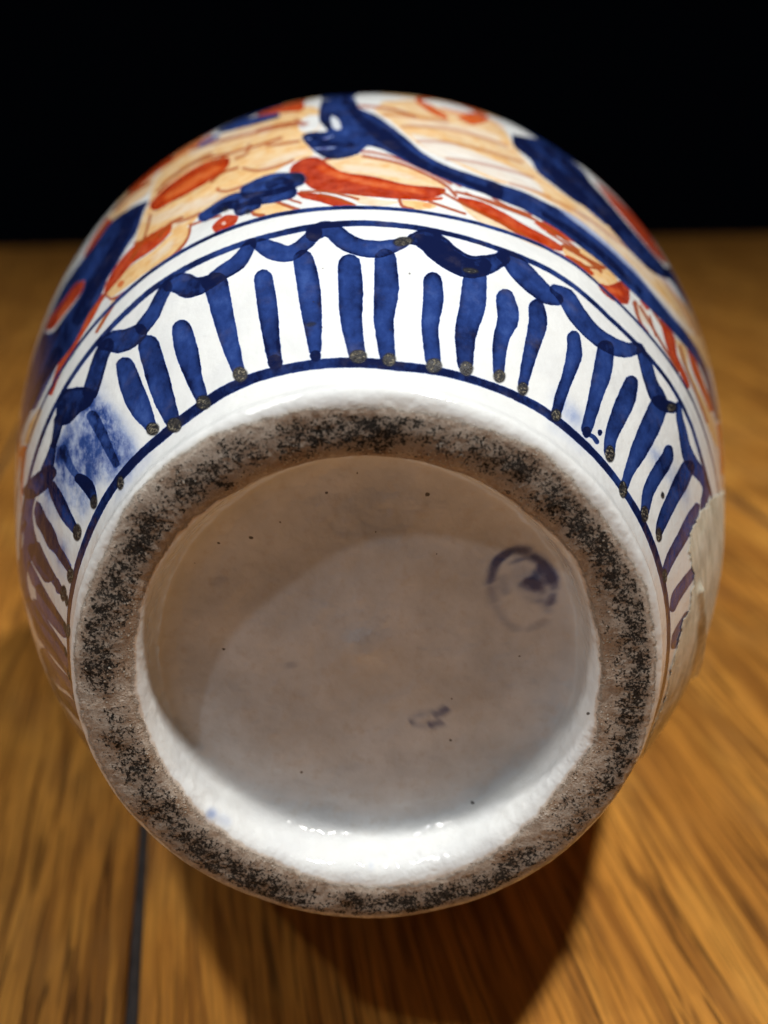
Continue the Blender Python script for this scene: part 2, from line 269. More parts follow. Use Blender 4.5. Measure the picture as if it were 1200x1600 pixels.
# --- painted decoration: outlines in tenths of a degree round the axis and tenths of a mm along the profile
STROKES = [
    ('b', 0.86, '1339 813 1341 798 1342 783 1344 767 1344 751 1344 737 1344 723 1343 708 1341 694 1339 680 1336 664 1331 649 1326 635 1322 621 1319 613 1314 606 1308 603 1303 604 1300 608 1299 615 1299 627 1298 639 1298 651 1298 663 1298 674 1298 686 1299 699 1300 711 1301 723 1301 737 1302 752 1303 768 1304 784 1307 799 1313 814 1322 825 1331 829 1337 825'),
    ('b', 0.86, '1290 811 1290 796 1291 781 1291 767 1291 752 1292 738 1292 724 1292 710 1292 696 1291 682 1291 668 1290 655 1288 643 1286 630 1284 618 1283 607 1280 597 1274 588 1266 582 1258 582 1253 587 1252 596 1251 606 1251 617 1251 628 1250 639 1250 650 1250 662 1249 674 1249 687 1249 700 1249 714 1250 727 1250 741 1250 755 1251 770 1251 785 1254 802 1261 818 1271 829 1280 832 1287 825'),
    ('b', 0.86, '1225 789 1226 774 1227 760 1228 745 1228 729 1227 715 1226 701 1225 687 1223 673 1222 660 1220 646 1218 633 1216 621 1214 609 1212 601 1207 595 1201 591 1195 592 1191 597 1190 604 1190 615 1190 627 1191 638 1191 650 1190 661 1189 673 1188 686 1188 698 1187 711 1188 725 1188 740 1189 755 1190 770 1193 785 1199 799 1208 807 1216 808 1222 802'),
    ('b', 0.86, '1157 857 1157 842 1156 827 1155 813 1154 799 1154 785 1153 772 1152 757 1151 743 1150 730 1149 716 1148 702 1146 689 1145 676 1143 663 1141 650 1139 638 1137 625 1135 618 1131 612 1125 609 1119 610 1115 615 1114 622 1115 634 1115 646 1115 659 1115 671 1116 684 1116 696 1116 709 1116 721 1117 734 1117 747 1117 761 1117 773 1117 786 1117 799 1118 813 1118 827 1118 841 1121 860 1129 877 1139 886 1149 885 1155 874'),
    ('b', 0.86, '1077 820 1077 804 1077 789 1077 774 1077 760 1077 746 1077 733 1077 720 1076 707 1076 695 1075 683 1075 670 1074 658 1074 646 1073 635 1072 623 1070 615 1066 608 1059 605 1053 606 1049 611 1047 619 1047 630 1047 642 1047 653 1047 665 1046 677 1046 688 1045 700 1045 712 1045 725 1045 738 1045 752 1045 766 1046 781 1047 796 1047 812 1050 825 1055 836 1062 842 1070 840 1075 832'),
    ('b', 0.86, '1014 840 1013 825 1013 810 1012 797 1011 782 1011 770 1010 757 1010 744 1009 731 1008 717 1007 704 1006 692 1005 681 1004 669 1003 658 1002 646 1001 635 1000 624 999 616 994 611 989 608 983 610 979 615 978 622 977 633 977 644 976 655 975 667 975 678 974 690 974 701 974 715 974 728 974 742 974 755 975 769 976 783 977 798 979 813 981 828 983 842 987 857 993 867 1001 870 1008 866 1013 855'),
    ('b', 0.86, '946 811 946 796 946 781 946 767 946 753 946 740 946 728 946 716 946 704 945 691 944 678 943 665 941 652 939 640 937 628 935 616 933 605 930 596 924 590 916 589 909 593 904 601 904 610 905 622 906 634 907 646 908 658 908 669 909 680 909 691 908 702 908 713 908 726 907 739 908 753 908 767 909 781 910 796 911 811 913 827 920 838 929 843 938 838 944 827'),
    ('b', 0.86, '890 825 890 810 890 795 890 781 890 767 890 754 890 743 890 731 890 718 890 705 890 691 890 678 889 665 887 654 886 642 884 631 883 620 881 609 879 599 877 591 871 586 864 585 857 589 853 596 852 604 853 615 854 626 855 637 856 648 856 659 857 670 857 680 856 691 855 703 854 715 852 728 852 742 851 756 852 772 853 787 855 802 856 817 857 832 860 846 867 856 875 859 883 853 889 841'),
    ('b', 0.86, '814 779 813 767 813 756 812 745 812 734 812 724 812 713 812 700 812 687 811 673 810 660 808 647 806 635 804 623 802 611 800 600 796 592 790 588 783 588 777 593 773 601 773 610 775 622 777 634 779 646 781 658 782 669 783 679 782 690 782 702 780 714 780 727 779 741 780 755 782 767 783 779 785 791 788 802 794 809 801 809 808 803 813 792'),
    ('b', 0.86, '752 817 753 803 753 789 753 776 753 764 753 752 753 742 753 730 754 719 755 706 755 692 755 678 754 665 752 653 750 641 748 630 746 619 744 609 741 601 735 597 728 597 721 602 717 610 716 619 717 630 718 642 718 653 719 665 719 675 718 685 717 696 716 707 714 720 712 734 711 750 711 764 712 778 713 791 714 805 715 818 716 831 719 846 726 856 735 856 744 848 750 834'),
    ('b', 0.86, '696 782 694 770 692 758 690 749 689 742 689 735 689 723 690 708 690 692 689 678 688 666 686 654 684 642 682 630 680 619 678 613 674 610 669 611 664 615 661 621 660 628 661 640 662 652 663 664 663 676 663 688 663 698 661 711 658 724 654 741 654 760 656 777 660 790 665 801 668 811 673 820 680 823 688 818 694 808 697 795'),
    ('b', 0.86, '642 798 640 785 638 773 637 761 637 753 636 743 636 731 636 719 635 706 635 693 635 680 634 668 634 655 633 642 632 630 632 618 631 613 627 609 623 609 618 612 615 618 613 624 613 636 612 649 612 663 611 676 611 689 610 702 609 714 608 727 607 741 606 755 605 769 606 783 609 800 613 813 617 825 621 833 627 835 634 831 639 821 642 810'),
    ('b', 0.86, '568 781 565 768 563 755 562 744 561 733 560 721 560 708 559 694 559 680 560 667 560 653 561 639 560 625 559 612 559 600 557 595 553 592 548 593 544 597 540 602 539 609 539 622 539 635 539 648 538 661 538 675 537 690 536 704 535 719 534 735 533 751 534 767 538 782 542 794 546 806 550 812 555 813 561 808 565 800 568 790'),
    ('b', 0.86, '512 812 511 799 510 787 509 775 508 764 507 753 506 740 505 727 503 714 502 700 500 687 499 675 498 663 497 651 496 638 495 627 494 615 492 609 487 607 481 608 476 613 472 621 471 628 471 641 472 653 472 666 472 679 473 692 473 705 473 720 473 735 472 751 472 767 473 782 474 796 476 809 478 821 480 833 482 845 485 855 491 858 499 852 507 841 512 826'),
    ('b', 0.86, '446 795 447 779 448 763 448 748 449 736 449 723 449 709 448 696 448 682 447 668 445 654 443 641 440 630 437 621 434 613 430 609 425 609 418 613 413 620 411 628 411 636 414 644 416 653 417 662 417 673 416 688 415 703 414 719 413 733 412 748 412 763 412 779 414 795 416 809 419 824 421 832 426 835 434 830 440 820 445 808'),
    ('b', 0.86, '384 823 385 807 385 792 386 777 386 763 386 750 386 736 386 722 385 709 385 696 384 683 383 670 381 657 380 644 378 631 377 620 375 609 374 599 372 589 371 585 367 584 362 586 357 592 354 598 353 604 354 614 355 625 355 636 354 649 352 663 350 679 348 695 347 711 346 727 345 742 345 757 344 773 344 789 344 804 344 820 345 835 345 851 345 867 347 881 354 884 364 876 374 860 382 841'),
    ('b', 0.86, '319 771 318 759 319 748 320 738 322 723 323 706 324 690 324 676 324 663 323 650 321 638 317 626 313 617 308 608 304 599 301 596 296 597 291 602 286 608 284 616 284 621 287 632 290 643 293 653 294 664 294 676 294 689 293 703 292 717 291 732 289 749 289 767 290 783 295 794 300 799 303 802 308 800 313 794 317 786 319 777'),
    ('b', 0.86, '269 805 269 788 269 771 270 756 269 742 268 726 267 711 266 696 265 682 264 668 262 655 260 643 257 632 253 624 248 616 246 613 242 614 237 617 233 624 231 630 230 636 231 648 231 661 232 674 233 687 233 701 234 715 234 730 233 748 232 767 231 787 231 804 232 821 233 838 234 855 236 865 243 864 252 854 260 838 267 820'),
    ('b', 0.86, '194 803 196 788 198 773 199 758 199 744 199 730 198 716 197 701 196 688 196 673 195 659 194 644 193 630 190 619 187 609 183 599 179 590 177 588 172 589 167 594 162 601 159 608 159 614 161 626 163 638 164 650 165 662 165 676 165 692 165 709 165 726 165 741 165 758 165 775 166 790 168 804 171 814 175 822 179 829 180 832 183 830 187 825 191 817 194 810'),
    ('b', 0.86, '113 741 114 720 116 700 118 680 119 663 120 645 120 629 118 615 112 607 105 602 98 599 95 598 91 601 86 607 82 614 80 621 80 625 83 636 85 646 86 657 87 670 87 685 87 702 87 720 87 739 86 759 85 781 86 787 91 786 98 777 105 765 110 752'),
    ('b', 0.86, '49 672 48 656 46 640 44 628 41 617 37 608 28 604 18 603 14 604 9 609 3 618 -1 627 -4 635 -3 638 2 648 6 657 9 666 12 676 14 687 17 703 18 721 21 724 27 720 35 709 43 695 48 682'),
    ('b', 0.86, '-23 772 -25 757 -28 744 -30 729 -31 716 -33 702 -34 688 -35 674 -36 661 -38 647 -39 632 -40 619 -42 615 -48 619 -56 629 -64 644 -71 659 -73 670 -75 691 -78 714 -81 738 -83 761 -83 781 -83 800 -82 818 -81 837 -81 861 -82 885 -85 919 -79 916 -62 881 -46 843 -33 811 -25 786'),
    ('b', 0.86, '-91 809 -91 787 -93 767 -94 749 -96 731 -98 715 -100 701 -102 687 -103 671 -103 656 -103 640 -103 625 -106 620 -114 627 -125 644 -138 669 -149 696 -154 716 -160 747 -169 786 -183 845 -181 865 -169 855 -166 873 -164 891 -145 866 -140 879 -137 896 -125 887 -134 927 -120 901 -117 897 -121 908 -97 835'),
    ('b', 0.86, '-143 755 -142 730 -142 707 -143 687 -144 669 -148 656 -153 646 -159 637 -164 628 -169 630 -180 645 -194 672 -209 707 -221 743 -225 762 -224 782 -224 807 -214 805 -206 808 -201 819 -199 839 -186 830 -186 857 -181 853 -180 860 -177 857 -163 820 -148 775'),
    ('b', 0.86, '141 901 140 882 138 864 136 848 133 832 131 817 128 802 125 786 123 771 120 758 117 748 114 739 111 730 108 726 103 729 96 738 89 750 85 764 83 774 81 792 81 812 82 827 84 844 87 861 89 879 92 897 94 917 96 936 97 958 97 984 94 1021 96 1027 108 1002 122 969 133 939 140 915'),
    ('b', 0.86, '75 922 71 910 65 900 60 890 54 881 49 872 43 862 38 852 32 842 27 833 22 822 18 810 14 797 11 783 7 771 3 770 -5 779 -14 797 -24 821 -31 844 -32 858 -30 874 -28 894 -27 916 -25 940 -25 964 -15 964 -16 994 -3 983 9 976 14 990 20 1000 25 1010 30 1024 44 1007 42 1025 42 1033 58 988 69 953 75 931'),
    ('b', 0.86, '1505 699 1501 682 1499 668 1498 660 1496 649 1495 636 1494 629 1491 622 1486 616 1481 613 1477 614 1475 618 1472 627 1470 637 1470 652 1476 674 1484 694 1488 703 1494 710 1500 714 1504 713 1506 708'),
    ('b', 0.86, '1571 803 1573 791 1575 780 1576 767 1577 752 1578 734 1578 717 1578 699 1576 679 1573 659 1570 641 1568 635 1564 628 1559 622 1555 620 1552 621 1551 625 1550 640 1549 654 1549 669 1548 683 1547 699 1547 715 1547 731 1548 745 1549 759 1550 773 1551 782 1555 792 1560 801 1566 807 1570 808'),
    ('b', 0.86, '1634 801 1637 790 1640 778 1643 767 1644 754 1645 739 1646 726 1645 715 1640 701 1632 687 1624 679 1617 676 1614 681 1611 691 1608 702 1607 715 1607 730 1608 747 1610 765 1611 774 1615 786 1621 797 1627 804 1632 806'),
    ('b', 0.86, '1707 843 1709 828 1712 814 1713 797 1713 780 1712 762 1711 744 1711 728 1708 712 1700 694 1689 677 1679 668 1672 666 1670 674 1670 688 1671 703 1671 718 1671 731 1672 748 1673 765 1673 783 1675 795 1681 811 1689 829 1698 843 1704 848'),
    ('b', 0.86, '1751 779 1759 775 1766 772 1772 762 1775 745 1775 726 1774 706 1773 687 1772 669 1770 650 1768 631 1766 613 1764 604 1758 591 1749 577 1739 566 1732 563 1731 569 1732 585 1729 597 1727 610 1726 624 1727 641 1728 659 1730 677 1731 691 1730 704 1728 717 1726 731 1726 737 1729 748 1735 761 1742 772 1748 779'),
    ('b', 0.86, '1822 896 1824 880 1828 866 1832 853 1836 838 1838 820 1839 798 1839 776 1838 753 1837 732 1837 713 1837 693 1837 674 1838 655 1838 636 1838 617 1836 605 1829 588 1820 574 1815 573 1808 571 1802 570 1790 566 1788 580 1786 596 1784 611 1783 627 1783 644 1783 663 1785 682 1786 701 1786 719 1786 735 1785 752 1784 770 1783 788 1783 808 1785 819 1790 837 1799 859 1810 881 1818 897'),
    ('b', 0.86, '1895 842 1902 836 1911 833 1918 827 1922 809 1921 784 1920 755 1916 726 1911 696 1898 649 1884 607 1878 591 1877 588 1874 587 1869 586 1863 583 1861 587 1847 580 1845 594 1847 611 1850 632 1853 653 1855 672 1855 690 1854 707 1852 724 1851 743 1853 753 1859 771 1868 794 1880 820 1890 839'),
    ('b', 0.86, '1974 827 1979 817 1969 769 1964 736 1961 710 1958 683 1957 659 1955 636 1951 621 1948 612 1949 615 1946 615 1939 610 1934 611 1921 604 1909 599 1897 595 1901 620 1908 649 1915 681 1923 716 1929 735 1940 765 1958 808 1971 839 1975 842'),
    ('b', 0.86, '2034 797 2034 770 2036 751 2056 778 2059 760 2064 749 2058 723 2048 694 2042 681 2038 678 2027 664 2023 664 2007 647 1992 635 1994 658 2001 696 2012 743 2021 774 2020 776 2025 788 2026 789 2032 797'),
    ('b', 0.55, '1643 705 1639 685 1636 666 1634 653 1634 639 1633 626 1632 620 1628 613 1623 607 1619 604 1616 604 1615 607 1614 619 1614 632 1614 645 1616 664 1619 682 1622 692 1627 702 1634 711 1640 714 1643 712'),
    ('b', 0.7, '1684 669 1689 660 1695 650 1695 644 1692 635 1686 625 1680 618 1674 616 1672 618 1670 632 1668 647 1669 652 1671 658 1675 664 1679 669 1682 671'),
    ('k', 1, '1296 601 1299 597 1304 595 1310 597 1316 603 1321 610 1323 618 1322 625 1319 630 1314 631 1308 629 1302 623 1297 616 1295 608'),
    ('k', 1, '1251 574 1254 568 1259 565 1266 567 1272 573 1278 581 1281 590 1280 597 1277 603 1271 605 1265 603 1258 598 1253 591 1251 582'),
    ('k', 1, '1186 583 1188 576 1193 573 1200 574 1206 578 1211 585 1214 593 1214 601 1211 607 1206 609 1200 609 1194 605 1189 598 1186 591'),
    ('k', 1, '1110 606 1113 600 1117 596 1123 595 1129 598 1134 604 1137 612 1137 619 1135 626 1130 629 1125 630 1119 627 1114 621 1111 614'),
    ('k', 1, '900 597 901 591 906 586 912 583 919 583 925 586 929 592 931 598 929 605 925 610 919 612 912 612 906 609 901 604'),
    ('k', 1, '850 593 851 587 854 581 859 577 864 577 869 580 873 585 874 591 873 598 870 603 865 607 860 607 855 605 851 600'),
    ('k', 1, '769 597 770 589 774 582 779 577 786 576 792 577 796 583 798 590 797 597 794 603 788 608 782 609 776 608 772 603'),
    ('k', 1, '714 609 715 601 717 594 722 589 727 587 733 589 737 593 739 599 738 607 736 614 731 619 726 621 721 619 716 615'),
    ('k', 1, '656 619 656 612 658 605 662 600 667 598 672 598 676 602 678 607 678 614 676 621 672 626 667 629 662 628 658 625'),
    ('k', 1, '610 617 610 610 612 603 615 598 620 595 624 595 628 599 631 604 631 611 629 618 626 623 621 626 617 625 613 622'),
    ('k', 1, '538 607 537 600 539 594 542 589 546 586 551 585 554 588 557 592 557 598 556 605 553 610 549 613 544 613 541 611'),
    ('k', 1, '409 632 407 624 407 615 410 608 414 603 420 602 425 604 429 610 431 618 431 627 428 634 424 639 419 640 413 637'),
    ('k', 1, '353 599 350 592 350 583 353 575 357 570 363 568 368 571 372 577 374 585 375 593 373 600 369 605 363 606 358 604'),
    ('k', 1, '284 618 280 612 279 604 280 597 284 592 289 590 295 592 300 596 304 603 305 611 303 617 300 622 295 624 289 623'),
    ('k', 1, '229 633 225 628 224 622 225 616 228 611 233 608 238 609 243 612 247 617 248 623 247 629 244 634 239 636 234 636'),
    ('k', 1, '159 609 154 606 152 601 152 595 155 591 160 588 166 588 171 590 176 593 178 599 178 604 175 608 171 611 165 611'),
    ('k', 1, '1480 605 1484 601 1489 600 1494 602 1497 607 1499 613 1499 620 1496 626 1492 630 1487 631 1482 629 1478 625 1476 618 1477 611'),
    ('k', 1, '1404 569 1407 563 1411 561 1416 562 1420 566 1422 573 1423 581 1421 588 1417 593 1413 595 1409 594 1405 590 1403 584 1403 576'),
    ('k', 1, '1549 608 1555 605 1561 605 1568 609 1572 616 1574 624 1573 632 1569 639 1563 642 1557 642 1551 638 1546 631 1544 623 1545 615'),
    ('k', 1, '1625 587 1631 585 1638 586 1644 590 1648 596 1648 603 1646 609 1641 613 1635 615 1628 614 1623 610 1619 604 1619 598 1621 592'),
    ('k', 1, '1670 599 1677 599 1685 601 1691 606 1695 613 1695 620 1693 625 1687 629 1680 629 1673 627 1667 622 1663 616 1663 609 1665 603'),
    ('k', 1, '1724 557 1732 558 1741 564 1749 572 1754 580 1754 587 1751 591 1745 592 1737 591 1729 588 1723 582 1718 574 1717 567 1719 560'),
    ('k', 1, '271 695 269 692 269 688 270 685 272 682 274 681 277 681 279 683 280 686 281 689 280 693 278 696 276 697 273 697'),
    ('b', 0.8, '474 610 469 611 465 612 462 611 457 610 455 610 452 612 450 615 449 618 449 621 451 623 456 624 462 625 468 623 473 620 475 619 477 616 477 614 477 612 476 610'),
    ('b', 0.99, '1046 608 1048 601 1052 597 1058 596 1064 598 1069 603 1072 610 1073 617 1071 624 1066 628 1061 629 1055 627 1050 622 1047 615'),
    ('b', 0.99, '979 605 980 600 983 597 987 595 992 596 996 599 998 604 999 609 997 614 994 618 990 620 986 619 982 616 980 611'),
    ('b', 0.97, '472 623 471 618 472 612 474 607 478 603 482 602 486 604 489 608 489 613 488 619 486 624 482 628 478 629 474 627'),
    ('b', 0.95, '450 644 450 638 452 633 456 631 459 634 460 640 457 645 453 647'),
    ('b', 0.97, '1048 609 1050 603 1054 599 1058 598 1063 600 1067 604 1070 610 1070 616 1069 622 1065 625 1060 626 1056 625 1051 621 1049 615'),
    ('b', 0.9, '981 606 982 602 984 599 988 598 991 598 994 601 996 604 997 609 996 613 993 616 990 617 987 616 984 614 982 610'),
    ('b', 0.95, '1389 803 1383 810 1376 817 1370 825 1365 833 1359 842 1354 851 1349 859 1345 864 1340 869 1334 872 1331 878 1330 888 1333 902 1338 915 1345 924 1350 926 1358 925 1366 922 1373 916 1379 907 1385 899 1390 891 1396 883 1402 875 1408 867 1415 860 1418 851 1416 836 1411 820 1403 808 1395 801'),
    ('b', 1, '1452 934 1439 910 1425 888 1414 868 1405 851 1397 829 1395 811 1401 801 1411 799 1422 806 1434 816 1444 820 1455 824 1466 831 1479 849 1490 870 1491 889 1488 906 1485 917 1479 926 1473 933 1466 935 1459 934'),
    ('b', 1, '1495 906 1500 895 1506 885 1511 877 1517 870 1523 865 1524 862 1524 855 1522 848 1518 841 1515 837 1512 836 1505 839 1497 842 1489 847 1482 852 1474 858 1473 864 1474 875 1479 888 1485 899 1490 906'),
    ('b', 0.85, '1519 868 1526 866 1534 863 1542 862 1550 863 1559 865 1569 867 1572 862 1571 848 1566 830 1558 814 1550 804 1543 801 1537 807 1531 813 1525 820 1519 827 1513 833 1508 840 1507 844 1507 850 1510 857 1513 864 1516 868'),
    ('b', 0.98, '1559 850 1572 866 1586 884 1598 901 1609 914 1620 928 1632 945 1644 961 1649 955 1646 930 1637 897 1625 868 1613 848 1602 832 1590 817 1579 805 1567 795 1556 790 1545 785 1538 783 1535 790 1536 804 1541 821 1550 838'),
    ('b', 0.85, '1641 935 1648 932 1655 930 1663 928 1670 925 1677 919 1683 911 1689 904 1695 899 1702 893 1709 891 1715 892 1723 899 1736 915 1752 936 1766 956 1782 982 1789 978 1798 977 1800 957 1811 965 1816 951 1821 940 1827 931 1824 915 1816 887 1806 859 1796 838 1789 825 1784 823 1778 831 1773 839 1766 844 1758 846 1749 844 1740 839 1731 831 1721 820 1711 811 1699 800 1686 788 1673 783 1665 789 1661 801 1658 813 1654 822 1649 831 1644 840 1639 846 1632 848 1625 849 1617 848 1609 849 1607 855 1609 870 1615 890 1624 911 1634 928'),
    ('b', 0.95, '1352 894 1345 879 1338 864 1331 851 1324 842 1314 833 1303 825 1292 822 1283 823 1275 825 1269 827 1266 836 1267 848 1271 862 1277 873 1284 879 1294 885 1302 892 1308 898 1313 905 1320 915 1328 925 1336 931 1343 935 1351 939 1357 945 1362 944 1364 934 1363 920 1359 906'),
    ('b', 0.9, '1266 832 1259 836 1252 840 1246 845 1239 851 1233 861 1229 871 1224 879 1220 887 1215 895 1210 904 1208 911 1209 921 1212 933 1216 941 1221 945 1225 943 1231 936 1236 929 1242 921 1247 912 1252 904 1257 898 1262 893 1268 889 1275 885 1282 881 1286 875 1286 863 1284 850 1278 839 1272 833'),
    ('b', 0.95, '1214 901 1207 888 1203 878 1199 868 1191 855 1182 847 1172 843 1162 840 1152 842 1144 846 1140 850 1138 858 1138 868 1142 878 1147 885 1152 887 1159 890 1165 894 1169 901 1174 912 1178 920 1185 931 1196 943 1207 948 1215 946 1220 948 1224 943 1225 932 1224 920 1220 908'),
    ('b', 0.86, '1146 843 1139 845 1133 847 1127 849 1121 852 1114 853 1106 855 1098 858 1090 864 1083 875 1078 888 1074 899 1072 907 1069 916 1067 922 1067 931 1069 940 1073 946 1077 948 1080 945 1085 940 1090 934 1095 925 1101 916 1106 910 1110 906 1116 903 1124 900 1131 897 1137 893 1144 890 1149 886 1155 883 1159 879 1161 870 1160 859 1156 850 1151 844'),
    ('b', 0.86, '1074 916 1070 904 1065 892 1060 881 1054 869 1046 859 1037 851 1027 845 1016 843 1006 848 997 857 990 867 983 876 977 887 971 898 968 907 968 919 971 931 975 938 981 940 986 935 992 923 997 913 1003 905 1009 897 1016 892 1020 891 1024 894 1029 901 1035 908 1041 915 1047 923 1054 932 1061 938 1067 943 1071 947 1075 946 1077 941 1078 933 1077 924'),
    ('b', 0.9, '976 891 969 897 965 900 962 898 959 894 958 890 953 878 947 866 940 856 933 849 926 843 918 838 909 834 900 832 891 831 881 832 872 837 863 845 856 853 849 860 843 868 840 874 839 881 839 889 841 895 845 897 849 896 855 892 862 888 870 885 877 882 884 881 891 881 898 882 905 883 911 886 916 891 921 896 926 903 930 909 934 917 940 929 948 942 958 951 969 952 979 946 986 939 991 931 993 919 992 906 988 895 982 890'),
    ('k', 0.8, '832 892 833 884 837 877 843 871 850 867 857 867 862 870 864 876 863 883 859 891 853 897 846 900 839 901 834 898'),
    ('b', 1, '832 877 826 876 821 874 820 871 818 865 814 856 808 847 801 840 794 833 785 826 776 821 767 817 757 814 746 815 736 819 728 826 720 834 713 843 706 853 700 865 695 877 689 888 685 899 684 911 685 922 689 929 695 929 700 923 707 914 713 906 719 899 725 894 731 889 736 885 741 882 744 881 749 882 755 884 761 889 767 893 773 900 779 909 785 917 793 924 802 931 813 934 823 929 830 920 835 912 839 908 842 900 842 890 840 882 837 878'),
    ('b', 0.9, '828 874 821 867 815 860 809 853 804 848 798 841 792 833 783 826 774 821 765 818 756 816 745 817 734 824 726 833 719 841 714 850 711 862 711 874 715 883 720 886 727 883 734 877 740 872 745 871 750 871 756 874 763 877 769 881 774 887 780 895 789 904 797 908 805 910 813 911 820 913 825 913 830 908 833 899 834 889 832 880'),
    ('k', 0.8, '729 841 730 837 734 833 740 829 746 828 751 828 755 830 756 834 755 838 751 842 746 845 739 847 734 847 730 845'),
    ('b', 0.88, '701 898 696 892 692 885 689 878 683 868 676 859 669 852 661 846 654 841 646 837 637 834 628 831 618 831 608 836 600 843 595 848 590 857 588 868 589 877 593 883 598 884 604 884 609 886 614 889 621 894 628 900 635 905 641 912 648 919 655 925 662 931 670 938 679 942 689 939 696 932 700 931 704 924 706 916 706 907 704 901'),
    ('b', 0.88, '609 871 603 867 598 863 594 859 591 854 586 846 580 838 573 830 565 825 556 820 547 817 538 814 528 813 519 813 509 815 499 819 489 823 479 830 469 839 459 852 448 870 441 888 434 905 430 918 428 931 429 941 433 944 438 940 444 930 452 916 459 904 464 897 470 892 476 886 484 881 492 877 500 873 508 871 516 870 523 871 531 874 538 878 545 884 552 889 557 895 563 903 570 911 578 917 588 915 596 910 604 905 608 903 612 896 614 888 614 879 613 873'),
    ('b', 0.9, '441 905 437 895 433 886 428 877 424 869 419 860 413 851 406 843 399 835 392 829 385 825 374 825 360 833 346 849 336 865 329 878 325 892 324 905 327 911 332 911 338 903 347 890 352 884 356 886 364 890 371 891 378 891 385 894 391 901 397 911 403 920 408 926 414 931 421 936 426 941 430 942 434 938 438 930 441 920 442 911'),
    ('k', 0.9, '328 903 327 895 329 885 332 874 337 865 342 859 346 858 349 861 349 868 348 878 344 888 339 898 334 904 330 906'),
    ('b', 0.85, '332 906 328 894 324 883 319 872 314 865 309 860 303 854 299 848 293 841 287 835 280 828 272 823 263 822 254 824 245 829 237 835 227 844 216 855 207 864 198 869 192 869 188 858 185 843 180 835 176 829 174 827 171 830 168 835 165 841 164 848 163 853 164 869 164 885 167 903 172 918 180 922 190 920 200 916 209 911 219 906 227 899 235 893 242 888 251 885 260 883 268 883 275 886 280 891 287 896 293 900 299 903 305 907 310 914 315 924 319 934 321 935 324 933 328 926 331 918 332 911'),
    ('w', 0.45, '1421 807 1408 799 1396 789 1392 774 1390 756 1389 735 1389 714 1389 697 1390 680 1390 662 1392 646 1395 633 1401 625 1409 623 1418 625 1429 629 1441 635 1452 643 1464 652 1476 663 1488 676 1499 689 1513 709 1526 731 1536 753 1541 773 1545 792 1544 808 1539 816 1529 818 1519 819 1509 822 1502 829 1495 838 1488 845 1479 847 1469 843 1458 834 1445 824 1433 814'),
    ('w', 0.8, '1432 812 1430 796 1429 780 1428 765 1427 750 1426 735 1424 720 1422 705 1420 691 1419 676 1418 661 1417 647 1416 632 1415 625 1410 617 1405 612 1399 610 1395 612 1394 618 1393 630 1392 643 1391 657 1391 670 1390 683 1389 695 1388 708 1388 722 1389 736 1390 751 1391 766 1393 781 1397 799 1405 816 1415 828 1424 832 1430 827'),
    ('w', 0.4, '1391 719 1390 704 1389 689 1388 674 1387 660 1386 647 1383 635 1381 625 1378 614 1375 605 1369 598 1362 594 1356 594 1352 599 1352 606 1353 616 1354 625 1355 635 1356 646 1358 660 1361 675 1363 690 1366 706 1368 716 1374 725 1380 731 1386 732 1390 728'),
    ('w', 0.4, '1513 812 1514 797 1515 782 1516 768 1517 754 1517 745 1513 735 1508 726 1502 720 1497 720 1494 724 1491 736 1489 748 1486 760 1484 772 1485 783 1489 796 1496 809 1504 817 1510 818'),
    ('w', 0.5, '1407 632 1418 635 1429 638 1440 643 1450 649 1461 658 1471 666 1474 667 1475 667 1476 665 1475 662 1474 658 1471 656 1461 647 1450 639 1439 632 1427 626 1415 622 1403 618 1401 618 1400 620 1400 623 1401 627 1404 630'),
    ('w', 0.6, '1438 610 1429 602 1420 594 1409 587 1396 584 1385 583 1375 583 1371 585 1369 589 1369 596 1373 603 1378 608 1384 611 1394 614 1405 618 1413 621 1420 625 1428 629 1436 635 1442 637 1446 636 1448 631 1447 624 1443 616'),
    ('w', 0.5, '1357 571 1367 572 1378 574 1388 576 1398 576 1408 574 1417 571 1425 567 1433 563 1441 560 1449 558 1458 558 1466 556 1469 556 1473 557 1473 557 1472 557 1469 557 1465 556 1455 557 1446 557 1436 556 1428 557 1417 557 1407 557 1398 557 1389 558 1379 556 1370 557 1360 556 1351 557 1348 557 1345 556 1345 560 1349 566 1353 570'),
    ('w', 0.25, '1328 572 1337 571 1346 571 1354 571 1358 569 1360 563 1359 557 1358 557 1354 557 1349 557 1340 557 1331 556 1322 557 1317 556 1313 556 1313 558 1317 565 1323 570'),
    ('w', 0.35, '1579 821 1587 818 1596 816 1604 811 1609 796 1604 767 1594 737 1579 706 1562 692 1550 688 1546 688 1545 691 1545 698 1548 706 1553 713 1558 717 1569 725 1573 730 1574 734 1579 750 1581 759 1580 762 1574 765 1566 768 1558 772 1555 777 1557 787 1561 800 1567 812 1574 820'),
    ('w', 0.35, '562 622 554 617 546 613 538 610 529 608 520 607 511 607 505 608 499 613 495 620 494 628 496 633 501 636 509 638 518 640 526 641 535 642 545 643 554 643 558 643 562 640 565 635 566 629 565 624'),
    ('w', 0.15, '558 561 548 560 539 559 529 559 519 559 509 559 499 561 489 563 478 566 468 570 457 574 446 578 436 583 430 587 425 593 423 600 423 606 427 609 432 609 442 606 452 603 462 601 472 599 481 597 491 595 501 593 511 592 521 590 531 589 541 588 550 587 555 586 560 581 563 574 564 568 562 563'),
    ('w', 0.35, '346 711 337 713 328 716 320 719 310 721 301 724 291 728 282 732 273 736 265 740 258 744 250 747 241 749 232 751 222 754 218 755 214 760 210 768 208 775 208 781 210 783 216 788 223 793 230 798 240 799 250 795 261 788 271 782 280 775 291 768 301 761 311 755 321 750 330 745 338 741 343 738 348 731 351 723 352 716 350 712'),
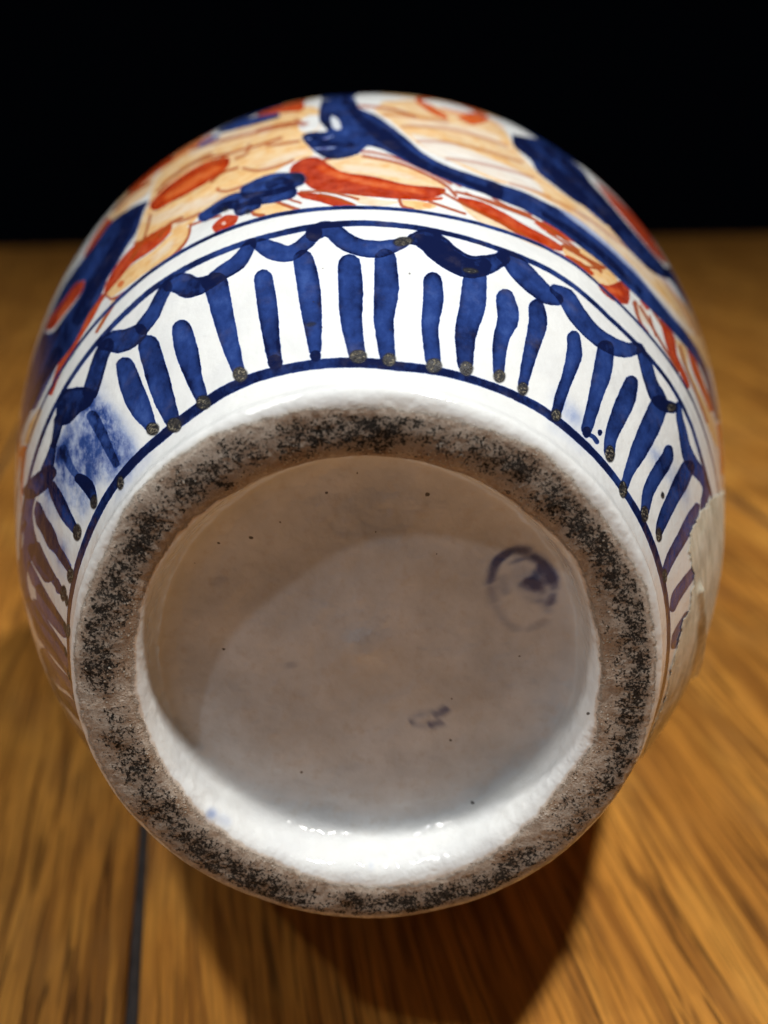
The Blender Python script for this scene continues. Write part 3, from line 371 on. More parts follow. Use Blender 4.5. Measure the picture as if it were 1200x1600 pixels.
    ('w', 0.3, '1610 670 1620 667 1630 665 1640 663 1651 662 1653 659 1652 653 1649 644 1644 636 1638 630 1633 628 1623 630 1613 633 1603 635 1594 638 1592 642 1592 648 1596 656 1601 663 1606 668'),
    ('w', 0.35, '1478 838 1470 813 1461 789 1452 767 1445 746 1438 726 1432 704 1426 683 1423 664 1423 650 1427 641 1435 636 1445 633 1455 632 1466 631 1477 630 1489 630 1501 633 1512 638 1524 646 1536 656 1547 670 1558 691 1568 715 1575 740 1579 759 1580 779 1579 797 1576 811 1570 818 1563 822 1554 823 1544 823 1535 825 1526 827 1516 829 1507 830 1497 832 1487 835'),
    ('w', 0.55, '1526 847 1526 829 1527 813 1528 796 1528 779 1527 760 1524 742 1522 724 1520 715 1515 705 1509 698 1503 695 1499 698 1498 704 1498 719 1498 733 1499 747 1499 760 1498 776 1498 792 1498 810 1500 821 1505 835 1512 847 1519 854 1524 854'),
    ('w', 0.4, '1633 826 1635 812 1639 800 1642 786 1644 769 1644 749 1642 727 1641 708 1641 692 1642 679 1645 668 1648 657 1652 646 1651 639 1648 629 1642 619 1635 612 1629 610 1626 612 1622 622 1618 632 1615 643 1612 656 1611 673 1611 691 1612 709 1612 724 1610 737 1608 750 1606 763 1604 777 1605 787 1609 801 1616 815 1623 826 1630 830'),
    ('w', 0.3, '1498 655 1507 653 1517 653 1527 652 1537 652 1541 650 1543 644 1540 635 1535 626 1529 619 1522 616 1511 615 1501 614 1490 613 1479 613 1475 616 1474 624 1477 634 1483 645 1490 652'),
    ('w', 0.3, '1405 767 1404 751 1404 736 1404 721 1404 706 1404 691 1403 676 1401 662 1397 645 1392 630 1388 616 1383 604 1378 593 1370 585 1362 581 1355 584 1352 591 1353 601 1357 613 1360 625 1362 637 1365 648 1366 659 1367 671 1369 684 1370 698 1371 713 1373 729 1374 745 1377 757 1383 770 1391 779 1398 781 1404 777'),
    ('w', 0.35, '1392 838 1393 821 1394 804 1394 786 1393 769 1391 752 1388 737 1386 730 1382 723 1378 719 1374 719 1371 722 1371 728 1373 743 1375 758 1376 772 1377 787 1377 804 1377 821 1378 828 1381 835 1385 841 1388 844 1391 842'),
    ('b', 0.5, '1426 780 1425 763 1424 747 1422 731 1421 717 1420 703 1419 688 1418 674 1417 658 1415 642 1414 627 1413 622 1410 616 1405 613 1401 612 1399 614 1398 618 1398 632 1399 647 1399 662 1399 674 1399 687 1398 701 1399 714 1400 731 1401 747 1403 763 1405 773 1410 783 1416 790 1422 792 1426 788'),
    ('b', 0.35, '1508 816 1509 801 1510 786 1510 771 1510 755 1508 736 1505 718 1502 700 1501 695 1498 689 1494 685 1490 684 1488 686 1488 690 1490 706 1492 722 1493 738 1493 751 1492 764 1491 778 1491 793 1492 801 1495 809 1499 816 1504 821 1507 820'),
    ('b', 0.95, '1250 1448 1253 1427 1257 1408 1260 1387 1263 1363 1265 1337 1268 1312 1272 1292 1278 1275 1285 1264 1292 1251 1297 1238 1303 1223 1309 1209 1314 1197 1320 1189 1327 1181 1332 1172 1337 1156 1341 1137 1346 1121 1352 1114 1358 1110 1365 1107 1372 1102 1379 1094 1387 1083 1394 1071 1403 1061 1411 1053 1419 1049 1429 1050 1440 1056 1451 1062 1461 1068 1471 1075 1482 1083 1493 1090 1504 1094 1514 1098 1526 1102 1538 1107 1549 1114 1561 1123 1574 1137 1586 1152 1599 1169 1611 1187 1625 1200 1638 1212 1650 1241 1661 1292 1663 1331 1669 1394 1649 1360 1640 1365 1635 1380 1636 1429 1621 1405 1615 1427 1608 1445 1601 1466 1597 1493 1584 1479 1573 1477 1563 1479 1554 1481 1545 1484 1536 1487 1526 1490 1517 1494 1507 1498 1498 1505 1488 1512 1479 1520 1470 1528 1462 1534 1454 1539 1443 1540 1432 1537 1422 1532 1412 1529 1403 1526 1395 1523 1386 1521 1378 1520 1370 1522 1362 1530 1355 1542 1348 1556 1341 1566 1333 1569 1324 1563 1314 1551 1303 1538 1294 1525 1284 1511 1275 1496 1267 1482 1258 1464'),
    ('x', 1, '1387 1331 1397 1358 1408 1383 1417 1394 1426 1400 1436 1403 1446 1407 1456 1414 1467 1427 1479 1446 1490 1464 1499 1471 1506 1464 1510 1444 1507 1409 1496 1363 1484 1324 1474 1302 1463 1290 1452 1284 1442 1279 1432 1273 1423 1269 1415 1268 1405 1269 1396 1275 1389 1286 1387 1307'),
    ('r', 0.95, '1387 1331 1397 1358 1408 1383 1417 1394 1426 1400 1436 1403 1446 1407 1456 1414 1467 1427 1479 1444 1490 1461 1499 1471 1509 1472 1509 1441 1498 1391 1485 1348 1472 1321 1459 1310 1447 1301 1437 1292 1427 1284 1418 1280 1410 1277 1402 1276 1394 1279 1389 1286 1387 1307'),
    ('t', 0.85, '1249 1422 1249 1463 1248 1507 1246 1539 1244 1575 1241 1614 1237 1650 1232 1680 1226 1697 1219 1705 1210 1705 1201 1701 1191 1695 1180 1689 1171 1685 1162 1679 1152 1673 1142 1666 1132 1660 1121 1656 1111 1652 1101 1649 1091 1648 1082 1648 1073 1649 1063 1653 1054 1659 1044 1667 1035 1676 1025 1685 1017 1693 1009 1699 1001 1700 995 1695 987 1679 980 1657 975 1626 972 1571 972 1511 974 1464 981 1442 991 1430 996 1410 993 1370 985 1326 981 1294 985 1283 993 1280 1000 1276 1007 1270 1014 1264 1021 1257 1029 1247 1036 1235 1044 1219 1052 1203 1060 1189 1067 1179 1074 1173 1081 1170 1088 1168 1095 1167 1103 1169 1110 1173 1117 1173 1124 1167 1131 1157 1138 1149 1145 1145 1152 1144 1159 1141 1164 1133 1170 1125 1176 1125 1185 1127 1195 1133 1206 1140 1217 1147 1226 1154 1235 1161 1244 1170 1252 1177 1260 1181 1268 1178 1275 1171 1280 1174 1280 1192 1277 1221 1273 1255 1269 1285 1266 1311 1264 1335 1261 1358 1257 1380 1253 1400'),
    ('x', 1, '991 1591 983 1589 976 1576 973 1518 975 1465 983 1450 993 1449 1002 1463 1005 1497 1006 1537 1000 1566'),
    ('t', 0.75, '1366 1658 1358 1664 1351 1675 1343 1690 1337 1708 1331 1730 1325 1757 1315 1749 1310 1773 1298 1756 1290 1773 1282 1789 1270 1762 1261 1770 1252 1776 1243 1789 1231 1777 1223 1803 1210 1789 1201 1798 1191 1788 1187 1818 1177 1799 1163 1721 1157 1680 1159 1666 1164 1660 1172 1660 1183 1664 1196 1672 1208 1683 1221 1692 1231 1695 1238 1686 1243 1647 1246 1598 1248 1554 1253 1526 1260 1518 1267 1520 1276 1526 1285 1534 1295 1538 1303 1537 1313 1533 1324 1528 1335 1525 1345 1525 1355 1530 1362 1539 1367 1553 1368 1598'),
    ('r', 0.92, '1109 1416 1109 1387 1111 1362 1115 1348 1121 1337 1128 1329 1136 1322 1144 1316 1152 1312 1161 1309 1171 1309 1180 1309 1189 1311 1198 1315 1207 1319 1219 1322 1230 1327 1239 1342 1245 1371 1248 1402 1246 1424 1238 1439 1229 1450 1222 1458 1213 1462 1204 1465 1195 1468 1186 1471 1177 1474 1168 1475 1159 1475 1149 1472 1139 1467 1130 1458 1119 1438'),
    ('r', 0.88, '1203 1196 1204 1170 1206 1147 1212 1134 1219 1125 1228 1120 1238 1116 1247 1117 1258 1121 1269 1127 1278 1129 1285 1126 1292 1121 1298 1115 1304 1110 1311 1107 1319 1105 1326 1102 1332 1099 1338 1088 1342 1083 1342 1099 1339 1126 1335 1151 1330 1165 1325 1179 1318 1191 1311 1201 1305 1210 1298 1216 1290 1221 1283 1223 1275 1224 1266 1223 1257 1219 1247 1215 1238 1212 1229 1208 1220 1204 1212 1200'),
    ('r', 0.85, '1346 1125 1352 1119 1359 1114 1365 1109 1372 1105 1379 1101 1385 1099 1392 1098 1399 1097 1406 1096 1414 1095 1421 1093 1429 1090 1437 1088 1444 1084 1451 1080 1458 1072 1464 1062 1470 1052 1475 1043 1482 1033 1488 1024 1495 1016 1495 1012 1494 1005 1492 997 1489 990 1486 985 1485 984 1477 989 1470 995 1462 1000 1455 1003 1447 1006 1440 1009 1432 1013 1425 1016 1418 1019 1411 1023 1404 1027 1397 1031 1390 1034 1384 1038 1378 1041 1372 1046 1366 1051 1360 1058 1354 1067 1349 1076 1343 1086 1338 1096 1338 1099 1338 1106 1340 1113 1342 1120 1344 1124'),
    ('r', 0.75, '1630 1134 1635 1125 1641 1118 1647 1112 1654 1105 1660 1096 1667 1087 1673 1076 1679 1062 1683 1041 1689 1019 1694 1004 1696 998 1675 942 1674 945 1670 950 1666 956 1661 964 1656 974 1650 988 1645 1004 1640 1026 1637 1056 1636 1093 1637 1136 1637 1182 1638 1230 1639 1281 1643 1340 1640 1372 1639 1409 1632 1380 1643 1433 1644 1438 1644 1432 1638 1402 1640 1407 1642 1376 1664 1424 1663 1373 1669 1346 1676 1329 1672 1263 1671 1212 1671 1166 1671 1125 1672 1088 1673 1058 1677 1037 1681 1022 1686 1012 1690 1005 1693 1001 1696 998 1676 940 1672 940 1663 946 1654 954 1645 962 1638 969 1631 977 1624 985 1618 993 1612 1000 1606 1007 1601 1014 1595 1023 1596 1031 1600 1048 1607 1074 1617 1103 1625 1126'),
    ('t', 0.8, '1533 1045 1544 1054 1555 1067 1566 1080 1577 1091 1587 1095 1596 1092 1605 1090 1605 1084 1601 1065 1594 1042 1588 1022 1582 1010 1579 1006 1569 1004 1559 1003 1550 1002 1543 1002 1536 1002 1529 1002 1522 1004 1521 1006 1521 1012 1524 1021 1527 1032 1531 1041'),
    ('t', 0.9, '1173 1104 1175 1087 1177 1070 1180 1056 1185 1045 1192 1038 1199 1032 1206 1028 1213 1026 1221 1026 1229 1028 1237 1030 1246 1031 1255 1032 1264 1033 1274 1035 1283 1037 1292 1040 1300 1044 1310 1048 1318 1052 1325 1063 1330 1082 1333 1102 1330 1112 1322 1114 1314 1116 1306 1119 1297 1121 1288 1122 1278 1122 1268 1119 1258 1114 1247 1110 1237 1110 1229 1114 1220 1120 1212 1128 1205 1134 1198 1142 1192 1149 1186 1147 1179 1128'),
    ('l', 0.95, '1174 1127 1175 1107 1176 1087 1178 1071 1182 1060 1186 1050 1192 1042 1198 1035 1204 1030 1212 1027 1219 1027 1228 1028 1236 1029 1245 1030 1253 1029 1262 1028 1271 1026 1279 1026 1288 1027 1296 1031 1307 1037 1317 1047 1324 1059 1328 1074 1332 1097 1333 1103 1335 1108 1337 1110 1338 1110 1338 1106 1337 1101 1332 1075 1325 1047 1315 1030 1304 1020 1293 1014 1284 1011 1276 1010 1267 1010 1259 1011 1250 1013 1242 1014 1234 1013 1225 1012 1217 1011 1209 1012 1201 1015 1195 1020 1188 1027 1182 1035 1177 1045 1174 1058 1171 1076 1170 1097 1169 1117 1169 1121 1170 1126 1171 1129 1173 1131 1174 1130'),
    ('r', 0.6, '1296 1082 1295 1075 1296 1068 1298 1064 1301 1064 1304 1066 1307 1072 1310 1080 1311 1088 1310 1094 1308 1098 1305 1099 1302 1096 1299 1090'),
    ('t', 0.8, '1318 1043 1324 1035 1329 1027 1335 1019 1341 1010 1348 1003 1355 995 1356 992 1355 988 1354 982 1352 977 1350 974 1349 974 1342 982 1335 990 1328 997 1322 1002 1316 1007 1310 1012 1309 1016 1309 1023 1311 1031 1314 1038 1316 1043'),
    ('l', 0.95, '1312 1034 1318 1027 1325 1020 1331 1014 1337 1008 1343 1003 1349 997 1356 992 1362 987 1363 985 1363 982 1362 977 1360 974 1359 971 1357 971 1351 976 1345 981 1338 986 1332 992 1326 998 1320 1003 1314 1010 1308 1016 1307 1018 1307 1022 1308 1027 1310 1031 1311 1033'),
    ('l', 0.75, '1129 1236 1122 1218 1114 1203 1106 1197 1098 1195 1089 1194 1082 1193 1073 1192 1064 1191 1056 1191 1047 1192 1046 1193 1045 1197 1045 1201 1046 1205 1047 1209 1048 1210 1057 1209 1066 1209 1075 1210 1083 1211 1091 1213 1100 1214 1108 1215 1114 1220 1121 1234 1127 1251 1128 1253 1130 1253 1130 1250 1130 1245 1130 1240'),
    ('l', 0.75, '1088 1304 1082 1289 1075 1273 1068 1261 1060 1255 1051 1251 1043 1251 1035 1252 1026 1256 1018 1262 1011 1268 1010 1271 1009 1275 1010 1279 1010 1284 1011 1287 1013 1287 1020 1280 1028 1274 1036 1271 1044 1270 1052 1270 1060 1273 1068 1280 1074 1291 1081 1305 1087 1321 1088 1323 1089 1322 1090 1318 1090 1313 1089 1308'),
    ('l', 0.75, '1082 1471 1083 1438 1085 1414 1089 1409 1095 1408 1101 1408 1102 1407 1103 1402 1103 1396 1102 1390 1101 1386 1099 1384 1093 1385 1087 1385 1081 1394 1078 1423 1077 1457 1077 1463 1078 1470 1079 1475 1080 1477 1081 1476'),
    ('l', 0.75, '1205 1188 1198 1177 1191 1166 1183 1158 1176 1153 1169 1150 1162 1149 1155 1147 1154 1148 1153 1151 1153 1156 1154 1161 1156 1164 1157 1166 1164 1167 1171 1169 1178 1172 1185 1177 1192 1185 1199 1195 1206 1207 1207 1208 1208 1206 1208 1202 1208 1196 1206 1191'),
    ('l', 0.75, '1274 1224 1265 1209 1255 1195 1245 1183 1237 1178 1229 1175 1221 1173 1213 1172 1205 1172 1204 1173 1204 1176 1204 1181 1205 1187 1207 1190 1208 1192 1216 1193 1224 1194 1232 1196 1240 1199 1247 1204 1257 1216 1266 1230 1276 1246 1277 1247 1278 1245 1278 1240 1277 1234 1276 1228'),
    ('l', 0.75, '1052 1406 1045 1400 1039 1395 1032 1390 1025 1387 1018 1385 1011 1384 1003 1383 1002 1384 1002 1388 1002 1394 1002 1399 1003 1404 1004 1405 1012 1406 1019 1408 1026 1410 1033 1413 1040 1417 1046 1423 1052 1429 1054 1428 1054 1425 1054 1419 1054 1413 1053 1408'),
    ('l', 0.75, '1011 1565 1007 1550 1004 1535 1002 1520 1000 1502 999 1496 998 1493 997 1494 996 1498 996 1504 996 1511 998 1531 1001 1553 1005 1573 1010 1590 1011 1593 1012 1591 1013 1586 1013 1579 1012 1571'),
    ('l', 0.75, '1178 1657 1168 1639 1159 1624 1150 1610 1141 1598 1132 1587 1124 1578 1115 1569 1107 1561 1099 1553 1090 1547 1082 1541 1074 1537 1065 1534 1057 1531 1049 1528 1040 1525 1032 1522 1024 1518 1016 1515 1008 1512 1000 1510 992 1509 991 1511 990 1515 990 1522 991 1529 992 1534 993 1536 1001 1537 1009 1540 1017 1543 1025 1546 1033 1550 1042 1553 1050 1557 1058 1560 1067 1563 1075 1567 1084 1572 1092 1578 1101 1585 1109 1593 1117 1602 1126 1612 1135 1623 1144 1635 1153 1649 1162 1665 1172 1683 1182 1706 1183 1706 1183 1699 1183 1687 1181 1674 1180 1663'),
    ('l', 0.75, '1225 1477 1218 1480 1211 1485 1204 1490 1197 1495 1190 1499 1183 1502 1176 1504 1169 1504 1162 1504 1155 1504 1147 1505 1140 1507 1139 1509 1139 1515 1140 1523 1141 1530 1142 1536 1143 1538 1151 1536 1158 1536 1165 1536 1173 1536 1180 1536 1187 1535 1194 1532 1201 1527 1208 1522 1215 1518 1222 1513 1229 1511 1230 1508 1230 1501 1229 1493 1228 1485 1226 1479'),
    ('r', 0.7, '1124 1240 1125 1234 1127 1234 1129 1241 1130 1250 1129 1257 1127 1257 1125 1250'),
    ('b', 0.85, '1129 1684 1121 1672 1113 1661 1104 1652 1096 1645 1088 1638 1080 1634 1072 1630 1064 1628 1055 1627 1047 1627 1039 1627 1037 1631 1036 1642 1036 1657 1038 1673 1040 1686 1042 1691 1050 1697 1059 1707 1068 1718 1077 1731 1086 1743 1095 1755 1104 1763 1112 1768 1120 1772 1128 1776 1137 1787 1138 1781 1138 1759 1137 1732 1134 1708 1132 1691'),
    ('b', 0.6, '1162 1634 1155 1634 1147 1634 1140 1636 1133 1638 1132 1642 1132 1652 1132 1665 1134 1679 1136 1689 1138 1693 1145 1691 1152 1690 1160 1690 1167 1691 1168 1687 1168 1676 1167 1661 1166 1647 1164 1638'),
    ('r', 0.8, '1068 1699 1059 1695 1051 1692 1042 1686 1035 1679 1028 1671 1020 1662 1012 1654 1005 1648 1001 1655 999 1677 999 1711 1002 1754 1006 1798 1011 1828 1019 1833 1028 1853 1034 1825 1042 1838 1050 1843 1058 1821 1067 1824 1074 1803 1075 1792 1075 1767 1074 1741 1072 1718 1070 1704'),
    ('r', 0.6, '1211 1662 1204 1661 1197 1662 1190 1663 1183 1665 1177 1666 1169 1666 1161 1666 1153 1666 1145 1668 1144 1672 1143 1682 1144 1698 1146 1714 1148 1727 1150 1733 1159 1739 1168 1750 1178 1762 1187 1769 1194 1767 1200 1759 1206 1750 1213 1742 1219 1738 1220 1731 1220 1715 1218 1696 1216 1678 1213 1666'),
    ('b', 0.85, '1006 1202 1014 1208 1023 1215 1031 1222 1039 1226 1047 1228 1055 1227 1062 1224 1069 1221 1076 1216 1084 1211 1089 1206 1092 1190 1091 1168 1088 1146 1082 1129 1076 1123 1068 1118 1060 1113 1053 1109 1046 1107 1038 1105 1031 1106 1024 1108 1017 1113 1009 1119 1001 1126 996 1131 994 1145 993 1164 996 1183 1000 1197'),
    ('b', 0.9, '1018 1142 1026 1142 1034 1141 1042 1141 1049 1143 1058 1147 1067 1152 1076 1159 1084 1167 1091 1176 1097 1183 1102 1184 1110 1184 1118 1182 1125 1178 1132 1173 1138 1168 1143 1164 1149 1161 1155 1158 1158 1153 1159 1141 1158 1126 1154 1111 1150 1101 1146 1098 1140 1099 1134 1100 1127 1102 1121 1105 1115 1109 1110 1109 1105 1102 1098 1091 1091 1084 1085 1086 1080 1090 1073 1087 1064 1081 1055 1074 1045 1069 1037 1067 1029 1067 1021 1068 1013 1069 1008 1075 1005 1089 1005 1107 1008 1125 1013 1138'),
    ('b', 0.9, '1071 1126 1077 1122 1083 1118 1089 1115 1096 1111 1099 1106 1101 1093 1100 1078 1097 1063 1092 1053 1088 1051 1081 1053 1075 1055 1069 1057 1062 1059 1059 1066 1057 1080 1058 1097 1061 1113 1066 1124'),
    ('k', 0.4, '1081 1161 1074 1165 1067 1170 1060 1175 1053 1179 1047 1183 1040 1185 1033 1186 1027 1186 1020 1187 1013 1188 1012 1190 1011 1194 1011 1200 1012 1205 1013 1209 1015 1210 1022 1209 1028 1208 1035 1208 1042 1207 1049 1205 1056 1200 1063 1194 1069 1188 1076 1181 1083 1176 1084 1174 1084 1171 1084 1167 1083 1164 1082 1162'),
    ('k', 0.6, '1107 1115 1107 1107 1109 1102 1111 1099 1115 1099 1118 1103 1121 1110 1123 1118 1123 1125 1121 1131 1118 1134 1115 1133 1112 1129 1109 1123'),
    ('k', 0.6, '1072 1061 1072 1054 1073 1048 1075 1045 1078 1044 1081 1047 1084 1053 1085 1060 1085 1067 1084 1073 1082 1076 1079 1076 1076 1073 1073 1068'),
    ('x', 1, '1129 1074 1122 1082 1114 1085 1106 1078 1098 1065 1093 1052 1096 1031 1104 1014 1111 1008 1120 1007 1127 1012 1133 1031 1136 1053 1134 1064'),
    ('r', 0.9, '1129 1074 1122 1082 1114 1085 1106 1078 1098 1065 1093 1052 1096 1031 1104 1014 1111 1008 1120 1007 1127 1012 1133 1031 1136 1053 1134 1064'),
    ('x', 0.5, '1113 1050 1113 1043 1115 1039 1118 1041 1120 1047 1120 1054 1118 1059 1115 1057'),
    ('r', 0.97, '1012 1252 1005 1267 997 1278 990 1280 982 1278 975 1271 967 1251 960 1227 954 1210 948 1193 941 1178 934 1170 927 1163 919 1158 911 1154 902 1150 894 1145 887 1139 879 1133 871 1127 864 1121 856 1115 848 1112 839 1110 828 1111 817 1114 806 1117 797 1119 790 1119 787 1114 789 1100 794 1084 799 1074 806 1064 815 1055 823 1048 831 1043 839 1039 846 1037 854 1036 862 1035 870 1036 878 1036 886 1038 895 1039 905 1042 914 1046 923 1050 932 1055 940 1060 950 1067 960 1074 969 1082 977 1091 983 1101 988 1116 993 1133 999 1151 1007 1173 1013 1195 1017 1216 1016 1234'),
    ('k', 0.45, '986 1152 988 1142 993 1137 999 1139 1007 1148 1013 1163 1017 1179 1018 1194 1015 1205 1011 1210 1004 1206 997 1197 991 1183 987 1167'),
    ('r', 0.95, '1006 1099 999 1092 991 1086 983 1079 976 1072 968 1065 960 1057 952 1048 943 1038 933 1026 925 1016 921 1008 925 1003 932 999 940 998 947 1002 955 1009 963 1019 971 1029 979 1038 988 1049 997 1061 1002 1074 1005 1086'),
    ('t', 0.8, '1038 1081 1044 1079 1051 1078 1057 1076 1067 1071 1074 1061 1070 1045 1064 1028 1058 1020 1050 1015 1042 1011 1035 1008 1025 1005 1015 1003 1006 1003 1002 1007 1006 1015 1013 1028 1021 1041 1029 1060'),
    ('l', 0.95, '1039 1067 1033 1056 1028 1045 1022 1034 1016 1023 1009 1013 1003 1003 1002 1002 1000 1003 1000 1006 1000 1010 1000 1014 1001 1016 1008 1026 1014 1037 1020 1048 1026 1059 1031 1070 1037 1082 1038 1083 1039 1083 1040 1080 1040 1075 1040 1071'),
    ('l', 0.95, '1077 1067 1075 1051 1071 1033 1063 1021 1054 1012 1053 1012 1052 1014 1051 1017 1052 1021 1053 1025 1054 1028 1062 1036 1068 1045 1070 1055 1072 1070 1073 1074 1074 1077 1076 1077 1077 1076 1077 1072'),
    ('l', 0.95, '972 1061 964 1052 957 1044 950 1036 944 1029 936 1018 928 1008 920 998 919 997 918 998 918 1001 918 1003 918 1006 919 1008 927 1018 934 1029 942 1040 949 1048 956 1056 963 1064 971 1073 972 1074 973 1072 973 1069 973 1066 972 1063'),
    ('t', 0.75, '967 1249 959 1253 951 1258 943 1263 935 1266 926 1270 918 1272 910 1270 902 1264 895 1255 887 1245 879 1235 872 1227 864 1220 856 1213 848 1205 840 1197 832 1189 823 1179 814 1167 804 1156 795 1145 789 1135 788 1128 790 1122 797 1116 806 1112 817 1110 828 1109 839 1110 848 1112 856 1115 864 1120 871 1126 879 1133 887 1139 894 1145 902 1150 910 1154 918 1158 926 1162 934 1169 941 1178 948 1193 955 1210 961 1229'),
    ('l', 0.95, '910 1250 902 1244 894 1239 886 1234 879 1230 871 1225 864 1219 857 1213 850 1206 843 1199 837 1191 830 1183 824 1175 817 1167 810 1158 803 1149 797 1140 791 1131 786 1123 780 1106 775 1089 774 1087 772 1088 771 1091 770 1095 770 1100 771 1104 777 1120 783 1136 788 1146 794 1155 801 1164 808 1173 815 1182 822 1191 828 1199 835 1207 842 1215 849 1222 855 1229 863 1235 870 1241 878 1246 886 1251 894 1256 901 1261 909 1267 910 1267 911 1264 912 1261 912 1256 911 1252'),
    ('t', 0.85, '852 1033 844 1034 837 1036 829 1038 822 1038 813 1036 804 1032 800 1026 804 1019 812 1010 823 1003 831 999 840 998 847 1004 850 1017'),
    ('l', 0.95, '858 1029 856 1014 852 999 844 994 836 994 835 995 834 997 834 999 834 1003 834 1005 835 1006 843 1008 849 1012 851 1022 853 1036 854 1039 855 1040 857 1039 858 1037 858 1033'),
    ('l', 0.95, '813 1037 806 1033 799 1030 792 1027 784 1024 778 1022 771 1020 765 1019 758 1018 757 1018 757 1020 756 1023 756 1026 757 1028 757 1029 764 1030 770 1032 777 1034 783 1036 790 1039 798 1042 805 1045 812 1048 813 1048 814 1046 814 1044 814 1040 814 1038'),
    ('r', 0.4, '807 1028 807 1023 809 1018 812 1015 816 1013 819 1014 821 1017 822 1021 821 1026 819 1031 816 1035 813 1036 810 1036 808 1033'),
    ('b', 0.92, '973 1746 965 1746 956 1752 947 1761 938 1766 931 1761 925 1741 921 1680 918 1625 911 1599 904 1580 896 1561 890 1539 883 1516 877 1492 871 1469 864 1445 858 1420 851 1397 845 1375 839 1353 833 1332 827 1312 820 1295 814 1282 807 1270 800 1260 793 1252 785 1245 778 1240 769 1236 761 1234 753 1233 744 1232 737 1231 727 1232 718 1234 710 1234 704 1225 701 1202 701 1171 704 1148 708 1141 716 1139 725 1143 735 1149 744 1156 753 1160 761 1163 769 1165 777 1167 785 1170 793 1174 801 1179 809 1185 816 1193 823 1201 831 1210 838 1220 844 1230 852 1242 859 1255 866 1268 873 1280 879 1291 888 1304 897 1315 904 1316 910 1295 916 1271 923 1261 931 1253 940 1249 949 1248 956 1251 963 1260 969 1274 975 1290 982 1314 988 1343 996 1384 1000 1423 996 1439 989 1446 979 1442 968 1433 962 1437 966 1469 974 1516 975 1554 976 1597 976 1640 975 1690'),
    ('x', 0.9, '957 1561 952 1543 947 1521 943 1480 942 1446 946 1438 950 1440 955 1462 957 1495 958 1526'),
    ('x', 0.5, '994 1399 986 1388 979 1378 972 1372 966 1375 960 1383 954 1391 953 1392 953 1394 953 1397 953 1399 954 1400 954 1400 960 1394 967 1388 973 1386 979 1390 986 1398 993 1408 994 1408 994 1406 994 1404 994 1402 994 1400'),
    ('x', 0.5, '982 1322 974 1318 967 1315 960 1312 953 1313 945 1320 938 1330 930 1340 930 1341 929 1343 929 1345 930 1347 930 1348 931 1348 938 1339 946 1331 954 1325 960 1324 967 1325 975 1328 982 1330 982 1330 982 1328 983 1326 982 1324 982 1323'),
    ('l', 0.95, '968 1383 964 1360 962 1346 965 1335 971 1323 971 1320 972 1316 971 1311 970 1307 969 1306 968 1306 962 1319 958 1340 960 1368 964 1394 965 1397 966 1399 967 1397 968 1394 968 1388'),
    ('k', 0.4, '972 1258 965 1253 958 1248 951 1244 943 1243 935 1248 927 1258 920 1268 919 1271 918 1276 918 1282 919 1287 920 1290 922 1290 929 1283 937 1277 945 1273 951 1273 958 1275 965 1278 972 1281 973 1280 974 1277 975 1271 974 1266 973 1261'),
    ('k', 0.5, '955 1478 956 1460 958 1448 960 1442 963 1443 966 1453 968 1468 969 1486 968 1504 966 1518 964 1525 961 1523 958 1512 956 1496'),
    ('b', 0.92, '720 1147 713 1144 705 1142 698 1141 691 1141 685 1142 679 1144 674 1144 669 1144 662 1142 655 1140 648 1138 641 1137 633 1136 626 1136 620 1136 613 1135 607 1134 600 1132 593 1129 585 1126 578 1123 569 1121 561 1120 553 1120 545 1120 537 1119 529 1119 522 1118 515 1117 508 1116 501 1115 493 1115 486 1115 478 1115 469 1116 461 1118 452 1120 443 1123 434 1127 424 1132 414 1138 404 1145 394 1153 384 1160 374 1168 364 1176 354 1184 344 1193 333 1205 321 1220 310 1234 298 1247 288 1257 278 1268 268 1277 258 1284 249 1288 241 1286 235 1276 230 1264 223 1255 216 1252 209 1251 201 1252 192 1255 183 1260 179 1268 173 1289 164 1323 154 1365 145 1409 143 1427 156 1403 166 1394 175 1391 183 1391 190 1392 198 1396 205 1404 212 1410 222 1409 231 1404 241 1397 251 1390 261 1381 271 1372 283 1359 296 1344 307 1331 318 1319 329 1308 339 1298 350 1288 360 1279 370 1272 380 1265 390 1259 400 1254 409 1251 417 1250 426 1250 434 1252 442 1253 450 1255 459 1256 466 1257 474 1257 482 1258 489 1258 497 1259 504 1259 513 1260 522 1260 530 1260 538 1261 546 1262 554 1263 562 1266 571 1268 579 1269 588 1269 597 1266 605 1261 613 1256 620 1252 628 1249 635 1247 642 1246 650 1246 657 1246 664 1245 671 1244 677 1241 682 1239 689 1236 697 1233 705 1231 713 1228 719 1223 724 1208 727 1188 728 1168 725 1153'),
    ('b', 0.98, '684 1643 675 1659 665 1679 656 1699 646 1726 635 1756 624 1784 614 1795 604 1785 596 1769 587 1757 579 1751 571 1744 563 1735 557 1720 552 1695 549 1668 545 1644 539 1630 533 1618 526 1608 519 1599 512 1589 505 1579 498 1568 491 1558 484 1549 476 1541 469 1535 461 1531 452 1527 443 1526 435 1526 426 1528 417 1531 406 1539 394 1553 384 1564 376 1565 369 1545 370 1506 381 1461 397 1416 412 1384 423 1368 433 1357 444 1350 454 1347 463 1345 471 1345 479 1347 486 1350 493 1355 500 1359 509 1365 517 1373 525 1381 534 1387 542 1389 551 1386 561 1378 570 1371 579 1367 586 1367 594 1370 601 1374 609 1379 616 1385 624 1391 632 1397 639 1405 645 1418 649 1437 651 1461 655 1483 661 1497 670 1508 677 1521 683 1541 684 1586'),
